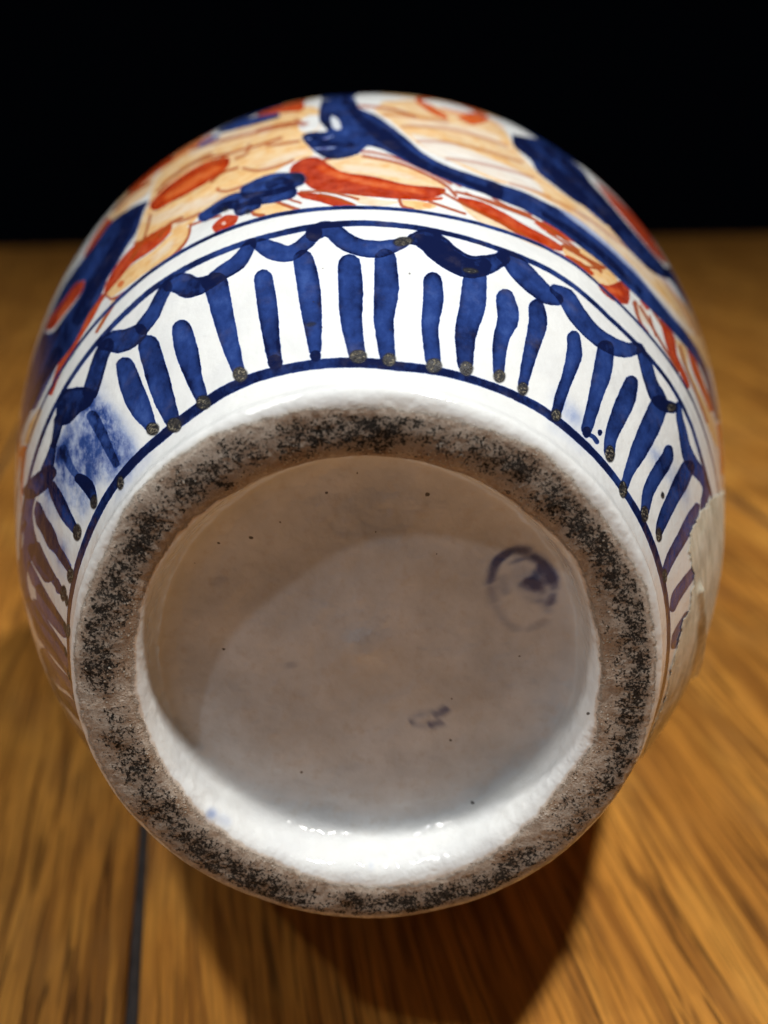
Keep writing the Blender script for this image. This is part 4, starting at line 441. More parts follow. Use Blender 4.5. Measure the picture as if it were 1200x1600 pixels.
    ('b', 0.95, '381 1486 371 1500 362 1515 353 1527 347 1532 339 1535 332 1536 324 1538 314 1544 304 1552 294 1561 284 1569 275 1571 267 1567 258 1567 253 1582 248 1598 247 1598 247 1601 240 1642 248 1612 254 1624 259 1644 268 1645 280 1625 286 1642 293 1654 300 1663 305 1676 310 1689 319 1684 325 1697 334 1695 338 1716 349 1693 354 1687 366 1624 378 1559 384 1513 384 1488'),
    ('r', 0.9, '537 1701 526 1707 516 1716 505 1724 496 1728 486 1731 476 1735 466 1740 456 1745 447 1750 437 1758 428 1765 419 1769 411 1760 404 1746 395 1733 384 1724 375 1716 367 1705 363 1687 364 1662 378 1608 393 1569 404 1552 415 1543 426 1540 436 1539 444 1540 452 1543 460 1548 468 1555 475 1561 483 1568 490 1576 498 1586 505 1598 511 1611 518 1629 525 1650 531 1674'),
    ('r', 0.9, '768 1075 763 1070 758 1065 753 1061 746 1056 739 1050 734 1046 727 1042 721 1038 714 1034 707 1030 700 1026 694 1022 687 1018 679 1015 672 1013 665 1012 657 1012 650 1013 643 1014 636 1016 629 1019 622 1022 615 1026 608 1031 605 1034 602 1041 600 1049 600 1058 601 1064 603 1065 610 1066 616 1067 623 1068 630 1069 636 1069 643 1069 650 1069 657 1069 664 1070 671 1073 678 1076 685 1080 692 1084 699 1088 706 1091 713 1094 720 1098 727 1100 733 1102 741 1102 749 1100 755 1098 760 1096 766 1095 768 1094 769 1091 770 1086 770 1081 769 1077'),
    ('l', 0.95, '759 1115 751 1112 743 1109 735 1107 727 1105 719 1104 711 1103 703 1103 695 1104 687 1105 679 1106 670 1108 662 1110 654 1112 645 1116 644 1117 643 1120 643 1123 643 1126 643 1128 644 1129 652 1126 661 1123 669 1120 677 1119 686 1117 694 1116 702 1116 710 1116 718 1116 726 1117 734 1119 742 1121 750 1124 758 1128 759 1127 760 1125 760 1122 760 1119 760 1117'),
    ('r', 0.85, '652 1104 642 1122 632 1141 623 1155 614 1161 606 1162 597 1160 588 1157 578 1153 569 1147 566 1140 571 1131 581 1121 593 1112 604 1105 614 1097 624 1092 634 1090 640 1093 646 1099'),
    ('t', 0.8, '604 1067 595 1079 587 1093 578 1106 569 1116 560 1122 549 1124 539 1123 529 1121 520 1119 509 1117 499 1112 495 1099 501 1073 513 1041 524 1020 532 1013 540 1012 548 1015 557 1019 564 1022 573 1022 582 1021 590 1022 596 1027 601 1045'),
    ('l', 0.95, '602 1059 593 1060 585 1062 576 1064 567 1067 559 1071 551 1076 543 1081 535 1087 527 1093 525 1096 523 1101 522 1107 522 1113 522 1116 524 1116 532 1110 540 1103 548 1098 556 1093 564 1089 573 1085 582 1083 590 1081 599 1079 600 1078 602 1074 603 1069 603 1064 603 1060'),
    ('l', 0.95, '589 1023 581 1025 574 1026 566 1030 557 1037 549 1049 540 1064 532 1081 523 1099 521 1103 520 1108 520 1113 520 1116 521 1117 523 1115 532 1097 540 1079 548 1064 556 1052 564 1045 572 1041 579 1038 587 1035 588 1033 589 1031 590 1028 590 1025 590 1023'),
    ('r', 0.97, '538 1007 530 1017 521 1027 513 1041 504 1069 494 1103 486 1127 478 1135 472 1127 470 1102 470 1066 473 1036 481 1017 491 1003 500 993 509 988 516 986 523 987 529 992 534 999'),
    ('l', 0.95, '464 1062 461 1047 458 1034 455 1022 449 1010 443 1001 435 998 428 997 427 998 425 1002 424 1006 423 1011 423 1014 424 1016 431 1016 438 1019 443 1028 448 1043 450 1057 452 1073 453 1091 455 1094 457 1092 460 1086 462 1077 464 1068'),
    ('l', 0.95, '426 1084 422 1068 418 1054 414 1041 409 1029 408 1028 407 1030 405 1034 404 1038 404 1042 404 1044 408 1057 413 1070 417 1085 421 1101 422 1102 423 1100 425 1096 426 1091 427 1087'),
    ('t', 0.4, '454 1090 445 1092 436 1096 429 1094 423 1083 419 1068 418 1054 429 1038 441 1032 447 1043 451 1066'),
    ('r', 0.9, '402 1159 390 1184 380 1202 374 1200 369 1188 365 1177 360 1172 355 1163 353 1143 351 1116 348 1095 342 1085 333 1081 324 1079 316 1075 308 1067 304 1053 306 1039 310 1025 317 1019 328 1023 338 1028 346 1029 355 1029 363 1032 370 1037 376 1049 382 1065 387 1084 391 1102 395 1121 398 1140'),
    ('t', 0.8, '355 1163 344 1183 332 1204 323 1216 317 1206 315 1181 313 1153 308 1133 301 1126 293 1125 282 1128 271 1134 259 1142 248 1150 233 1166 217 1188 201 1211 187 1226 178 1225 170 1213 164 1195 162 1173 165 1150 176 1125 191 1102 207 1087 220 1077 230 1074 239 1075 247 1079 256 1083 264 1086 274 1087 284 1087 294 1088 303 1090 311 1092 319 1095 327 1098 334 1103 340 1111 346 1126 351 1144'),
    ('l', 0.95, '345 1153 340 1141 337 1128 332 1116 328 1105 323 1095 317 1088 310 1082 303 1078 295 1074 287 1072 279 1069 271 1067 262 1065 254 1064 245 1064 235 1065 234 1068 231 1074 228 1083 226 1092 225 1099 225 1101 235 1098 245 1096 254 1096 262 1097 271 1098 279 1100 287 1102 295 1104 303 1108 310 1113 316 1120 321 1129 325 1140 330 1152 334 1165 338 1178 339 1177 340 1174 342 1169 344 1162 345 1157'),
    ('r', 0.8, '318 1219 313 1204 308 1189 303 1175 296 1165 289 1159 281 1158 272 1159 262 1161 254 1164 243 1167 232 1172 221 1178 217 1187 210 1207 203 1235 196 1264 193 1285 194 1289 207 1272 220 1259 231 1251 240 1248 249 1247 258 1248 266 1250 273 1254 281 1260 288 1268 294 1277 301 1287 303 1285 308 1274 312 1258 316 1241 318 1227'),
    ('r', 0.8, '173 1256 167 1243 161 1231 155 1220 149 1207 145 1192 141 1174 138 1155 134 1137 130 1121 127 1127 118 1153 103 1205 76 1308 96 1236 90 1263 89 1300 103 1278 101 1320 115 1301 117 1326 124 1338 117 1407 130 1390 138 1396 130 1443 141 1399 152 1357 165 1302 172 1269'),
    ('t', 0.78, '880 1694 871 1700 861 1709 851 1720 842 1729 832 1732 824 1729 816 1722 809 1712 801 1701 793 1692 784 1686 776 1684 767 1686 757 1691 747 1697 737 1704 727 1710 718 1712 710 1708 703 1697 697 1666 692 1625 688 1585 683 1550 678 1522 672 1495 666 1470 659 1448 652 1429 646 1414 638 1402 631 1391 624 1383 616 1376 609 1371 601 1368 594 1366 586 1366 579 1367 570 1371 561 1379 551 1386 542 1389 534 1387 525 1381 517 1373 509 1365 500 1359 493 1355 486 1350 479 1347 471 1345 463 1345 454 1348 444 1355 433 1364 422 1374 412 1384 400 1396 388 1408 376 1422 363 1438 351 1458 336 1485 321 1517 305 1553 289 1588 275 1614 261 1637 259 1596 250 1591 243 1581 236 1568 218 1610 215 1569 212 1530 213 1491 218 1453 230 1413 246 1382 263 1359 278 1342 289 1330 301 1319 312 1311 323 1304 334 1296 344 1290 354 1283 364 1277 374 1271 384 1266 393 1263 402 1261 411 1259 420 1258 430 1257 439 1256 448 1256 457 1255 466 1255 474 1256 483 1256 492 1257 501 1257 509 1258 517 1259 526 1260 535 1261 544 1262 553 1263 561 1264 570 1265 579 1265 588 1266 597 1266 607 1266 616 1265 625 1265 634 1264 644 1264 653 1263 663 1262 672 1262 680 1260 687 1257 695 1248 704 1240 710 1238 717 1239 726 1241 734 1244 744 1249 753 1255 762 1261 771 1269 778 1276 785 1282 793 1290 801 1298 808 1306 814 1315 820 1326 827 1341 833 1358 839 1377 845 1397 851 1421 858 1449 864 1477 870 1504 880 1533 889 1560 894 1591 892 1622 886 1655'),
    ('x', 0.7, '842 1417 834 1413 826 1410 818 1407 810 1405 802 1403 794 1401 786 1398 777 1394 769 1390 761 1385 752 1381 744 1377 736 1373 727 1369 719 1367 709 1366 700 1365 691 1364 682 1363 674 1360 666 1356 658 1348 649 1337 641 1325 636 1313 635 1303 638 1294 645 1285 654 1276 665 1269 676 1264 687 1260 697 1257 706 1256 715 1256 723 1257 732 1260 741 1263 750 1268 758 1272 766 1277 774 1282 782 1287 791 1293 798 1299 806 1307 812 1316 819 1328 825 1346 831 1368 837 1392'),
    ('x', 0.6, '624 1266 615 1265 607 1265 598 1267 590 1268 581 1270 572 1272 564 1273 555 1274 547 1274 538 1273 530 1273 521 1272 513 1271 504 1270 495 1270 486 1270 477 1270 468 1272 458 1274 448 1276 437 1279 427 1283 416 1288 405 1293 394 1299 384 1306 372 1315 357 1327 342 1342 326 1361 312 1381 299 1400 291 1412 289 1410 297 1383 312 1345 330 1309 346 1283 356 1270 366 1260 377 1253 388 1247 398 1243 409 1241 419 1240 429 1239 439 1238 448 1237 458 1236 467 1235 477 1234 486 1233 495 1233 504 1233 513 1234 521 1234 530 1235 540 1236 549 1236 559 1236 569 1237 578 1238 587 1240 595 1243 601 1247 610 1253 617 1259'),
    ('l', 0.5, '854 1452 847 1456 840 1461 832 1467 825 1472 817 1477 809 1481 801 1485 793 1489 785 1493 777 1496 769 1498 761 1499 753 1498 746 1496 737 1495 731 1495 724 1495 716 1496 709 1498 702 1500 694 1503 693 1505 692 1511 691 1518 691 1525 691 1530 692 1532 700 1528 707 1526 715 1524 722 1523 729 1523 736 1522 744 1523 752 1525 760 1526 768 1525 776 1523 784 1519 792 1515 801 1511 809 1506 817 1502 825 1497 832 1491 840 1486 847 1480 855 1476 856 1474 856 1469 857 1463 856 1457 856 1453'),
    ('l', 0.5, '830 1360 823 1364 815 1368 808 1374 801 1379 793 1383 786 1387 778 1390 770 1391 763 1393 755 1394 746 1395 738 1397 730 1399 722 1401 714 1403 705 1405 696 1409 688 1413 679 1417 670 1423 669 1426 668 1431 667 1438 667 1444 667 1448 668 1449 677 1442 686 1437 695 1433 704 1429 712 1427 720 1424 729 1422 736 1420 745 1418 753 1417 761 1415 769 1414 777 1412 785 1409 793 1405 800 1400 808 1395 815 1389 823 1385 830 1381 831 1379 832 1375 832 1369 832 1364 831 1361'),
    ('l', 0.5, '788 1278 782 1281 775 1285 768 1289 761 1293 754 1297 746 1300 738 1303 730 1306 722 1310 713 1314 705 1318 697 1322 688 1327 680 1332 671 1337 662 1343 653 1350 652 1352 651 1357 650 1363 650 1369 651 1372 652 1373 661 1365 670 1359 678 1353 687 1348 695 1343 704 1339 712 1334 721 1330 729 1327 738 1323 746 1320 753 1316 761 1312 768 1308 775 1304 781 1300 788 1297 789 1295 790 1291 790 1286 790 1282 790 1279'),
    ('l', 0.5, '691 1247 683 1251 676 1256 668 1261 661 1266 654 1270 646 1273 639 1274 632 1276 625 1277 617 1278 610 1281 602 1283 594 1287 585 1290 577 1294 568 1297 560 1301 551 1303 543 1305 534 1306 525 1308 516 1310 507 1313 497 1318 487 1326 477 1336 466 1348 456 1362 445 1375 435 1387 424 1396 415 1403 405 1407 395 1411 386 1413 377 1414 367 1416 358 1417 348 1420 339 1423 329 1424 320 1425 311 1425 301 1427 291 1432 280 1442 277 1449 273 1465 268 1488 264 1514 261 1533 261 1537 275 1515 286 1502 297 1495 307 1490 317 1486 327 1482 338 1476 348 1470 358 1466 368 1462 378 1459 388 1455 398 1450 408 1444 418 1435 429 1423 440 1409 451 1394 462 1379 473 1365 483 1354 493 1346 503 1340 512 1336 521 1333 530 1331 539 1329 548 1327 557 1325 566 1321 574 1317 583 1313 591 1309 600 1306 607 1302 615 1300 623 1298 630 1297 637 1295 644 1293 652 1291 659 1286 667 1281 675 1276 682 1270 689 1266 691 1264 692 1260 692 1255 692 1251 692 1248'),
    ('l', 0.5, '880 1544 872 1542 864 1542 857 1542 849 1543 841 1544 833 1545 825 1545 817 1545 809 1545 801 1545 793 1546 785 1549 784 1551 783 1556 783 1564 783 1571 783 1576 785 1578 793 1575 801 1574 809 1573 817 1573 825 1573 832 1573 840 1572 848 1571 856 1571 864 1570 872 1570 880 1572 881 1570 882 1565 882 1558 882 1551 881 1546'),
    ('r', 0.7, '832 1709 825 1672 818 1639 811 1615 804 1600 796 1591 789 1583 788 1584 786 1589 785 1597 785 1608 785 1617 786 1622 793 1641 799 1663 806 1684 813 1708 821 1734 828 1766 830 1769 831 1762 832 1748 833 1732 833 1718'),
    ('r', 0.7, '772 1620 763 1657 753 1702 743 1737 732 1749 722 1743 718 1719 724 1675 735 1625 746 1596 754 1593 763 1606'),
    ('r', 0.5, '794 1669 787 1662 780 1656 773 1652 765 1653 757 1661 750 1674 742 1691 734 1709 732 1716 731 1730 730 1748 730 1766 730 1777 732 1777 740 1750 748 1729 756 1713 763 1703 771 1698 778 1698 786 1700 793 1702 794 1700 795 1694 796 1686 796 1678 795 1671'),
    ('r', 0.3, '721 1658 715 1651 708 1645 701 1639 699 1642 697 1652 695 1669 694 1687 695 1702 696 1709 703 1715 709 1723 716 1732 718 1729 721 1715 722 1697 723 1678 723 1665'),
    ('b', 0.75, '942 1649 936 1605 930 1565 925 1527 919 1492 913 1460 907 1431 901 1403 894 1377 888 1353 881 1330 874 1309 867 1292 860 1276 853 1261 846 1247 839 1234 832 1222 825 1209 823 1208 821 1211 819 1218 818 1227 819 1236 820 1242 827 1257 834 1272 841 1287 847 1303 854 1320 860 1338 866 1357 873 1379 879 1404 885 1431 891 1459 897 1489 903 1520 909 1554 915 1589 921 1628 927 1672 933 1724 936 1745 939 1748 942 1731 944 1704 944 1674'),
    ('b', 0.75, '883 1396 878 1372 872 1348 867 1325 861 1303 855 1282 849 1262 843 1243 836 1227 829 1213 822 1201 814 1191 807 1181 799 1173 791 1167 783 1161 775 1156 768 1152 760 1148 753 1146 745 1146 738 1146 730 1146 723 1147 716 1149 708 1150 706 1153 703 1160 702 1169 702 1178 703 1185 705 1187 713 1186 720 1185 728 1185 735 1185 742 1186 749 1187 756 1190 764 1194 771 1199 778 1205 786 1211 794 1219 801 1228 808 1238 816 1249 822 1260 829 1273 835 1289 841 1305 847 1324 853 1344 858 1366 864 1389 870 1414 876 1439 878 1445 881 1444 884 1436 885 1422 885 1408'),
    ('b', 0.75, '983 1383 976 1366 969 1350 962 1335 954 1324 947 1318 939 1316 932 1315 925 1315 924 1317 922 1323 922 1331 923 1339 924 1345 926 1347 933 1348 940 1348 947 1350 953 1356 960 1366 967 1380 974 1398 981 1415 983 1417 985 1415 986 1408 986 1398 985 1389'),
    ('b', 0.75, '669 1561 663 1544 658 1527 652 1511 646 1496 641 1482 635 1469 629 1457 623 1445 617 1434 611 1424 605 1415 598 1406 592 1398 585 1391 578 1385 570 1380 563 1375 555 1371 547 1369 539 1366 531 1365 523 1364 519 1369 514 1384 510 1406 508 1429 508 1446 510 1453 518 1454 526 1457 534 1460 542 1464 549 1468 557 1474 564 1480 571 1487 577 1495 584 1504 590 1514 596 1524 603 1535 609 1546 615 1557 621 1568 628 1579 634 1591 640 1603 646 1616 652 1630 658 1646 661 1647 665 1635 668 1615 670 1592 670 1573'),
    ('b', 0.75, '601 1618 594 1602 588 1587 581 1573 574 1561 567 1549 560 1538 553 1527 546 1516 539 1506 532 1496 526 1487 519 1478 512 1469 504 1461 497 1453 490 1447 482 1441 474 1437 471 1441 467 1454 463 1473 461 1495 460 1512 461 1519 469 1524 476 1531 483 1539 490 1549 497 1559 504 1570 511 1582 518 1593 525 1604 531 1615 539 1627 546 1638 554 1648 561 1659 569 1671 576 1684 582 1699 589 1718 592 1716 596 1698 599 1673 602 1648 602 1629'),
    ('b', 0.75, '1302 1476 1306 1454 1310 1433 1314 1412 1319 1394 1323 1377 1328 1361 1333 1348 1339 1336 1345 1326 1351 1315 1357 1305 1364 1294 1370 1283 1376 1272 1382 1261 1388 1249 1393 1237 1399 1226 1405 1215 1412 1205 1418 1196 1419 1185 1417 1164 1411 1138 1404 1116 1397 1102 1393 1100 1386 1109 1380 1119 1374 1129 1368 1139 1363 1150 1357 1160 1351 1171 1345 1180 1339 1190 1333 1198 1326 1206 1320 1215 1314 1225 1308 1236 1303 1250 1298 1268 1294 1287 1290 1308 1286 1330 1283 1353 1280 1376 1279 1393 1282 1418 1287 1447 1293 1470 1299 1481'),
    ('b', 0.75, '1278 1466 1283 1442 1288 1420 1293 1399 1298 1380 1303 1361 1303 1350 1302 1333 1299 1315 1294 1301 1290 1294 1288 1296 1283 1316 1278 1336 1274 1358 1269 1380 1265 1404 1265 1414 1266 1430 1269 1447 1273 1462 1276 1468'),
    ('b', 0.75, '1476 1193 1485 1192 1495 1192 1504 1194 1514 1197 1524 1199 1533 1201 1542 1202 1551 1203 1560 1205 1570 1210 1581 1218 1583 1212 1578 1185 1569 1148 1559 1113 1550 1089 1544 1079 1533 1073 1524 1069 1514 1066 1505 1064 1496 1063 1488 1064 1479 1065 1471 1067 1462 1070 1454 1074 1446 1078 1445 1087 1447 1108 1454 1136 1462 1164 1470 1185'),
    ('b', 0.75, '1045 1145 1038 1149 1032 1154 1028 1155 1022 1148 1015 1138 1013 1136 1011 1139 1009 1146 1009 1155 1011 1163 1013 1169 1020 1184 1029 1197 1037 1197 1044 1192 1050 1187 1052 1182 1053 1173 1053 1162 1051 1152 1048 1146'),
    ('b', 0.75, '1098 1143 1104 1149 1112 1155 1119 1158 1125 1154 1130 1148 1135 1142 1136 1138 1137 1132 1136 1124 1134 1118 1132 1113 1130 1113 1125 1116 1120 1120 1115 1121 1109 1118 1103 1113 1096 1108 1093 1109 1092 1114 1092 1122 1093 1131 1095 1139'),
    ('b', 0.75, '636 1158 628 1156 621 1155 613 1155 605 1155 597 1155 589 1154 581 1154 574 1153 567 1152 559 1151 552 1150 544 1149 536 1148 529 1147 521 1146 513 1145 505 1144 496 1143 488 1142 479 1141 470 1141 461 1142 452 1144 449 1148 446 1155 444 1166 442 1177 442 1184 444 1186 453 1185 462 1184 470 1185 479 1186 487 1188 496 1189 504 1191 513 1192 521 1192 528 1193 536 1194 544 1195 552 1195 560 1196 567 1196 575 1196 583 1195 592 1194 600 1193 608 1191 616 1190 624 1189 632 1190 634 1188 636 1182 638 1174 638 1167 638 1161'),
    ('q', 0.8, '973 1191 966 1178 959 1165 951 1153 944 1141 935 1130 928 1121 920 1113 912 1105 904 1098 895 1092 887 1086 879 1082 871 1078 863 1076 855 1074 847 1072 839 1072 831 1071 823 1071 821 1073 819 1077 819 1083 819 1090 820 1095 822 1096 830 1098 838 1099 846 1101 854 1103 862 1106 870 1110 877 1114 885 1119 894 1124 902 1130 910 1137 918 1145 926 1153 933 1161 941 1172 948 1184 955 1197 963 1210 970 1223 973 1225 975 1223 976 1216 976 1206 975 1198'),
    ('q', 0.8, '1213 1342 1205 1341 1197 1340 1190 1340 1182 1340 1175 1341 1168 1342 1160 1344 1154 1347 1147 1350 1140 1353 1133 1357 1126 1362 1124 1366 1124 1376 1125 1388 1127 1401 1129 1409 1132 1411 1139 1409 1146 1407 1153 1406 1160 1406 1168 1405 1175 1404 1182 1402 1190 1400 1197 1399 1204 1397 1212 1396 1219 1397 1221 1393 1222 1383 1221 1370 1218 1356 1215 1346'),
    ('q', 0.8, '1431 1353 1440 1353 1448 1355 1457 1358 1467 1362 1468 1358 1467 1345 1463 1326 1459 1308 1455 1294 1451 1289 1443 1288 1434 1287 1426 1288 1418 1289 1417 1294 1418 1305 1420 1320 1424 1336 1428 1349'),
    ('q', 0.8, '516 1007 507 1017 499 1028 490 1040 488 1045 485 1053 484 1062 484 1068 485 1071 488 1069 497 1056 505 1044 514 1033 516 1028 518 1021 519 1014 519 1008 518 1006'),
    ('y', 0.7, '1235 1248 1225 1238 1215 1230 1206 1223 1197 1216 1187 1210 1178 1204 1169 1198 1161 1192 1152 1187 1143 1181 1134 1177 1126 1173 1123 1174 1122 1182 1122 1193 1123 1205 1126 1215 1129 1219 1138 1225 1147 1232 1156 1239 1165 1247 1174 1255 1184 1263 1193 1271 1203 1278 1212 1286 1222 1294 1232 1304 1242 1314 1245 1314 1247 1305 1246 1289 1243 1271 1239 1256'),
    ('y', 0.7, '1173 1576 1165 1570 1156 1566 1148 1563 1140 1561 1133 1559 1125 1557 1117 1555 1109 1552 1101 1548 1092 1542 1083 1536 1075 1531 1066 1526 1058 1522 1049 1519 1046 1523 1045 1536 1045 1554 1047 1573 1050 1588 1053 1594 1062 1597 1070 1602 1079 1609 1088 1616 1097 1624 1106 1631 1115 1638 1124 1643 1132 1646 1140 1650 1148 1653 1157 1657 1165 1663 1173 1669 1182 1679 1185 1675 1185 1656 1184 1630 1181 1604 1177 1585'),
    ('y', 0.7, '1056 1258 1048 1262 1040 1266 1032 1270 1024 1275 1017 1280 1010 1285 1003 1290 996 1295 989 1300 987 1305 986 1313 987 1323 988 1333 990 1340 993 1341 1000 1338 1007 1335 1014 1332 1022 1328 1029 1323 1037 1316 1044 1310 1052 1303 1060 1298 1062 1294 1063 1286 1062 1276 1061 1266 1058 1260'),
    ('y', 0.7, '935 1176 927 1172 919 1168 910 1165 902 1162 895 1160 887 1157 879 1154 871 1150 864 1146 856 1142 848 1138 841 1134 833 1131 831 1132 829 1136 828 1143 828 1150 829 1155 831 1158 839 1162 846 1167 854 1173 862 1178 870 1183 878 1188 886 1192 894 1195 902 1197 910 1200 918 1203 926 1207 934 1211 936 1210 938 1205 939 1196 939 1187 937 1180'),
    ('y', 0.7, '843 1481 834 1480 826 1480 817 1481 809 1483 800 1486 792 1489 783 1492 775 1496 767 1499 758 1502 750 1505 742 1508 733 1511 725 1515 716 1520 708 1526 705 1531 703 1544 701 1560 701 1576 702 1587 704 1589 713 1584 721 1581 730 1578 738 1577 747 1575 755 1572 764 1569 773 1565 781 1560 790 1555 799 1550 807 1545 816 1541 825 1538 833 1535 842 1535 844 1531 846 1521 847 1507 847 1494 845 1484'),
    ('y', 0.7, '786 1305 779 1303 771 1302 763 1302 755 1302 747 1303 739 1304 731 1305 724 1305 716 1306 709 1306 701 1306 694 1305 686 1303 678 1302 671 1300 663 1299 656 1299 648 1299 645 1303 642 1311 641 1322 640 1334 641 1342 643 1345 651 1344 659 1344 666 1345 674 1346 682 1348 689 1349 697 1350 706 1350 713 1349 721 1347 729 1345 737 1343 745 1341 753 1339 761 1338 769 1337 777 1337 785 1338 786 1336 788 1330 789 1322 789 1314 788 1308'),
    ('y', 0.7, '582 1281 574 1278 566 1277 558 1277 550 1277 542 1278 534 1279 526 1280 518 1281 510 1281 502 1282 494 1282 485 1282 477 1282 469 1283 460 1284 451 1286 442 1289 433 1293 423 1298 420 1304 415 1318 412 1335 409 1352 409 1364 411 1367 421 1360 430 1356 439 1353 448 1352 457 1351 465 1350 474 1350 482 1350 491 1349 499 1348 508 1345 517 1342 525 1339 534 1336 543 1333 551 1331 559 1329 567 1328 575 1329 578 1326 581 1317 583 1305 584 1293 584 1284'),
    ('y', 0.7, '1234 1048 1227 1051 1220 1054 1213 1057 1206 1061 1199 1065 1197 1069 1197 1076 1198 1086 1201 1095 1204 1101 1206 1103 1213 1099 1220 1095 1227 1092 1234 1089 1241 1087 1243 1084 1243 1076 1242 1066 1239 1057 1236 1050'),
    ('y', 0.7, '1224 1162 1215 1157 1205 1153 1196 1150 1187 1147 1179 1145 1177 1147 1176 1153 1177 1160 1178 1168 1180 1175 1183 1177 1192 1180 1201 1183 1210 1186 1219 1191 1228 1196 1230 1195 1231 1190 1230 1181 1229 1172 1226 1165'),
    ('l', 0.95, '967 1241 959 1246 952 1252 945 1259 937 1266 930 1272 923 1276 916 1278 908 1277 901 1275 893 1270 885 1264 878 1258 870 1251 863 1244 856 1237 849 1228 842 1220 835 1211 828 1202 822 1194 815 1185 808 1176 801 1167 795 1159 788 1151 781 1143 780 1143 779 1145 778 1148 778 1152 778 1155 779 1157 786 1164 793 1172 800 1181 807 1190 813 1199 820 1207 827 1216 834 1225 841 1234 848 1242 855 1251 862 1259 869 1266 877 1272 885 1279 892 1285 900 1290 908 1293 916 1294 924 1292 931 1287 938 1281 946 1274 953 1267 960 1261 968 1256 969 1254 969 1251 969 1247 968 1244 968 1242'),
    ('l', 0.95, '774 1109 766 1108 758 1108 750 1109 741 1110 733 1111 725 1112 717 1112 710 1113 702 1113 694 1114 686 1115 679 1115 671 1115 663 1115 656 1115 648 1114 640 1112 632 1110 624 1107 616 1104 609 1102 602 1100 594 1097 587 1094 580 1090 573 1088 572 1088 571 1091 570 1095 569 1099 569 1102 570 1103 577 1106 584 1109 591 1112 599 1115 606 1117 614 1119 621 1122 629 1124 638 1127 646 1129 654 1130 662 1130 669 1130 677 1129 685 1129 693 1128 701 1127 708 1127 716 1126 724 1125 732 1124 741 1123 749 1122 757 1122 765 1122 773 1122 774 1122 774 1119 775 1116 775 1112 774 1110'),
    ('l', 0.95, '795 1094 789 1086 782 1079 776 1073 770 1066 763 1060 756 1054 749 1049 742 1045 735 1041 727 1037 720 1034 712 1031 704 1028 696 1025 689 1022 680 1019 672 1017 664 1014 656 1012 648 1011 640 1010 633 1010 624 1011 616 1012 608 1014 600 1016 599 1017 598 1019 597 1023 597 1026 598 1028 598 1029 607 1026 615 1024 623 1023 632 1022 639 1022 646 1023 654 1024 662 1026 670 1029 679 1031 687 1034 695 1037 702 1040 710 1043 718 1046 726 1049 733 1053 741 1057 748 1062 755 1067 761 1073 768 1079 774 1085 781 1092 787 1099 793 1106 794 1106 795 1105 796 1102 796 1099 796 1096'),
    ('l', 0.95, '629 1085 622 1083 615 1082 608 1081 600 1080 593 1079 586 1078 579 1077 571 1075 563 1073 555 1071 547 1069 539 1067 530 1066 529 1067 528 1070 527 1074 526 1078 527 1081 527 1083 536 1083 544 1085 552 1086 560 1089 568 1091 576 1092 583 1093 591 1094 598 1095 605 1095 613 1097 620 1098 627 1100 628 1099 629 1097 630 1093 630 1090 630 1087'),
    ('l', 0.95, '718 1132 711 1126 705 1120 697 1117 690 1116 682 1118 673 1121 664 1124 656 1128 655 1130 654 1133 653 1137 653 1140 654 1142 655 1143 663 1139 672 1135 681 1132 689 1131 696 1131 703 1134 709 1140 716 1146 717 1146 718 1144 718 1141 719 1137 718 1134'),
    ('l', 0.95, '1247 1345 1249 1319 1251 1293 1253 1269 1255 1247 1258 1228 1262 1213 1267 1200 1272 1189 1278 1179 1283 1168 1283 1165 1283 1161 1282 1156 1281 1152 1280 1150 1279 1150 1273 1161 1268 1171 1263 1183 1258 1196 1254 1212 1251 1231 1248 1254 1246 1278 1244 1303 1243 1328 1243 1333 1243 1338 1244 1343 1246 1346 1247 1347'),
    ('l', 0.95, '1338 1178 1342 1165 1346 1152 1351 1140 1356 1130 1363 1122 1370 1116 1378 1112 1386 1108 1394 1103 1401 1098 1408 1092 1415 1087 1422 1081 1429 1077 1437 1073 1437 1071 1437 1066 1435 1060 1433 1055 1432 1051 1430 1050 1423 1054 1416 1059 1409 1064 1402 1070 1395 1076 1388 1081 1381 1086 1373 1091 1365 1095 1358 1101 1351 1109 1346 1120 1341 1133 1337 1146 1332 1159 1332 1162 1333 1167 1334 1172 1335 1177 1337 1179'),
    ('l', 0.95, '1169 1111 1160 1106 1152 1102 1144 1098 1137 1095 1129 1090 1121 1086 1121 1086 1120 1089 1120 1092 1121 1096 1121 1098 1123 1100 1130 1104 1138 1109 1145 1112 1153 1116 1162 1121 1170 1126 1171 1126 1172 1123 1172 1120 1171 1116 1170 1113'),
    ('l', 0.95, '1234 1456 1227 1465 1220 1475 1214 1485 1207 1494 1200 1500 1193 1502 1186 1504 1179 1504 1172 1502 1164 1499 1157 1495 1148 1487 1138 1476 1129 1464 1120 1453 1111 1443 1110 1444 1109 1447 1109 1452 1110 1458 1111 1463 1112 1465 1121 1475 1130 1487 1140 1500 1149 1512 1159 1521 1166 1525 1174 1529 1182 1531 1189 1531 1197 1530 1204 1527 1211 1521 1218 1512 1225 1502 1231 1491 1238 1483 1238 1480 1238 1475 1237 1468 1236 1461 1235 1457'),
    ('l', 0.95, '1137 1299 1132 1308 1127 1318 1122 1324 1116 1325 1109 1324 1102 1321 1095 1320 1094 1321 1094 1324 1094 1328 1094 1333 1095 1336 1096 1338 1103 1339 1111 1342 1118 1343 1124 1342 1130 1335 1135 1325 1140 1316 1141 1314 1141 1309 1140 1305 1139 1301 1138 1299'),
    ('l', 0.95, '1224 1147 1220 1162 1216 1178 1211 1188 1203 1189 1194 1185 1185 1181 1184 1181 1184 1184 1184 1188 1185 1192 1186 1196 1187 1197 1196 1201 1206 1206 1214 1205 1220 1194 1224 1177 1228 1162 1228 1159 1228 1154 1227 1150 1226 1147 1225 1146'),
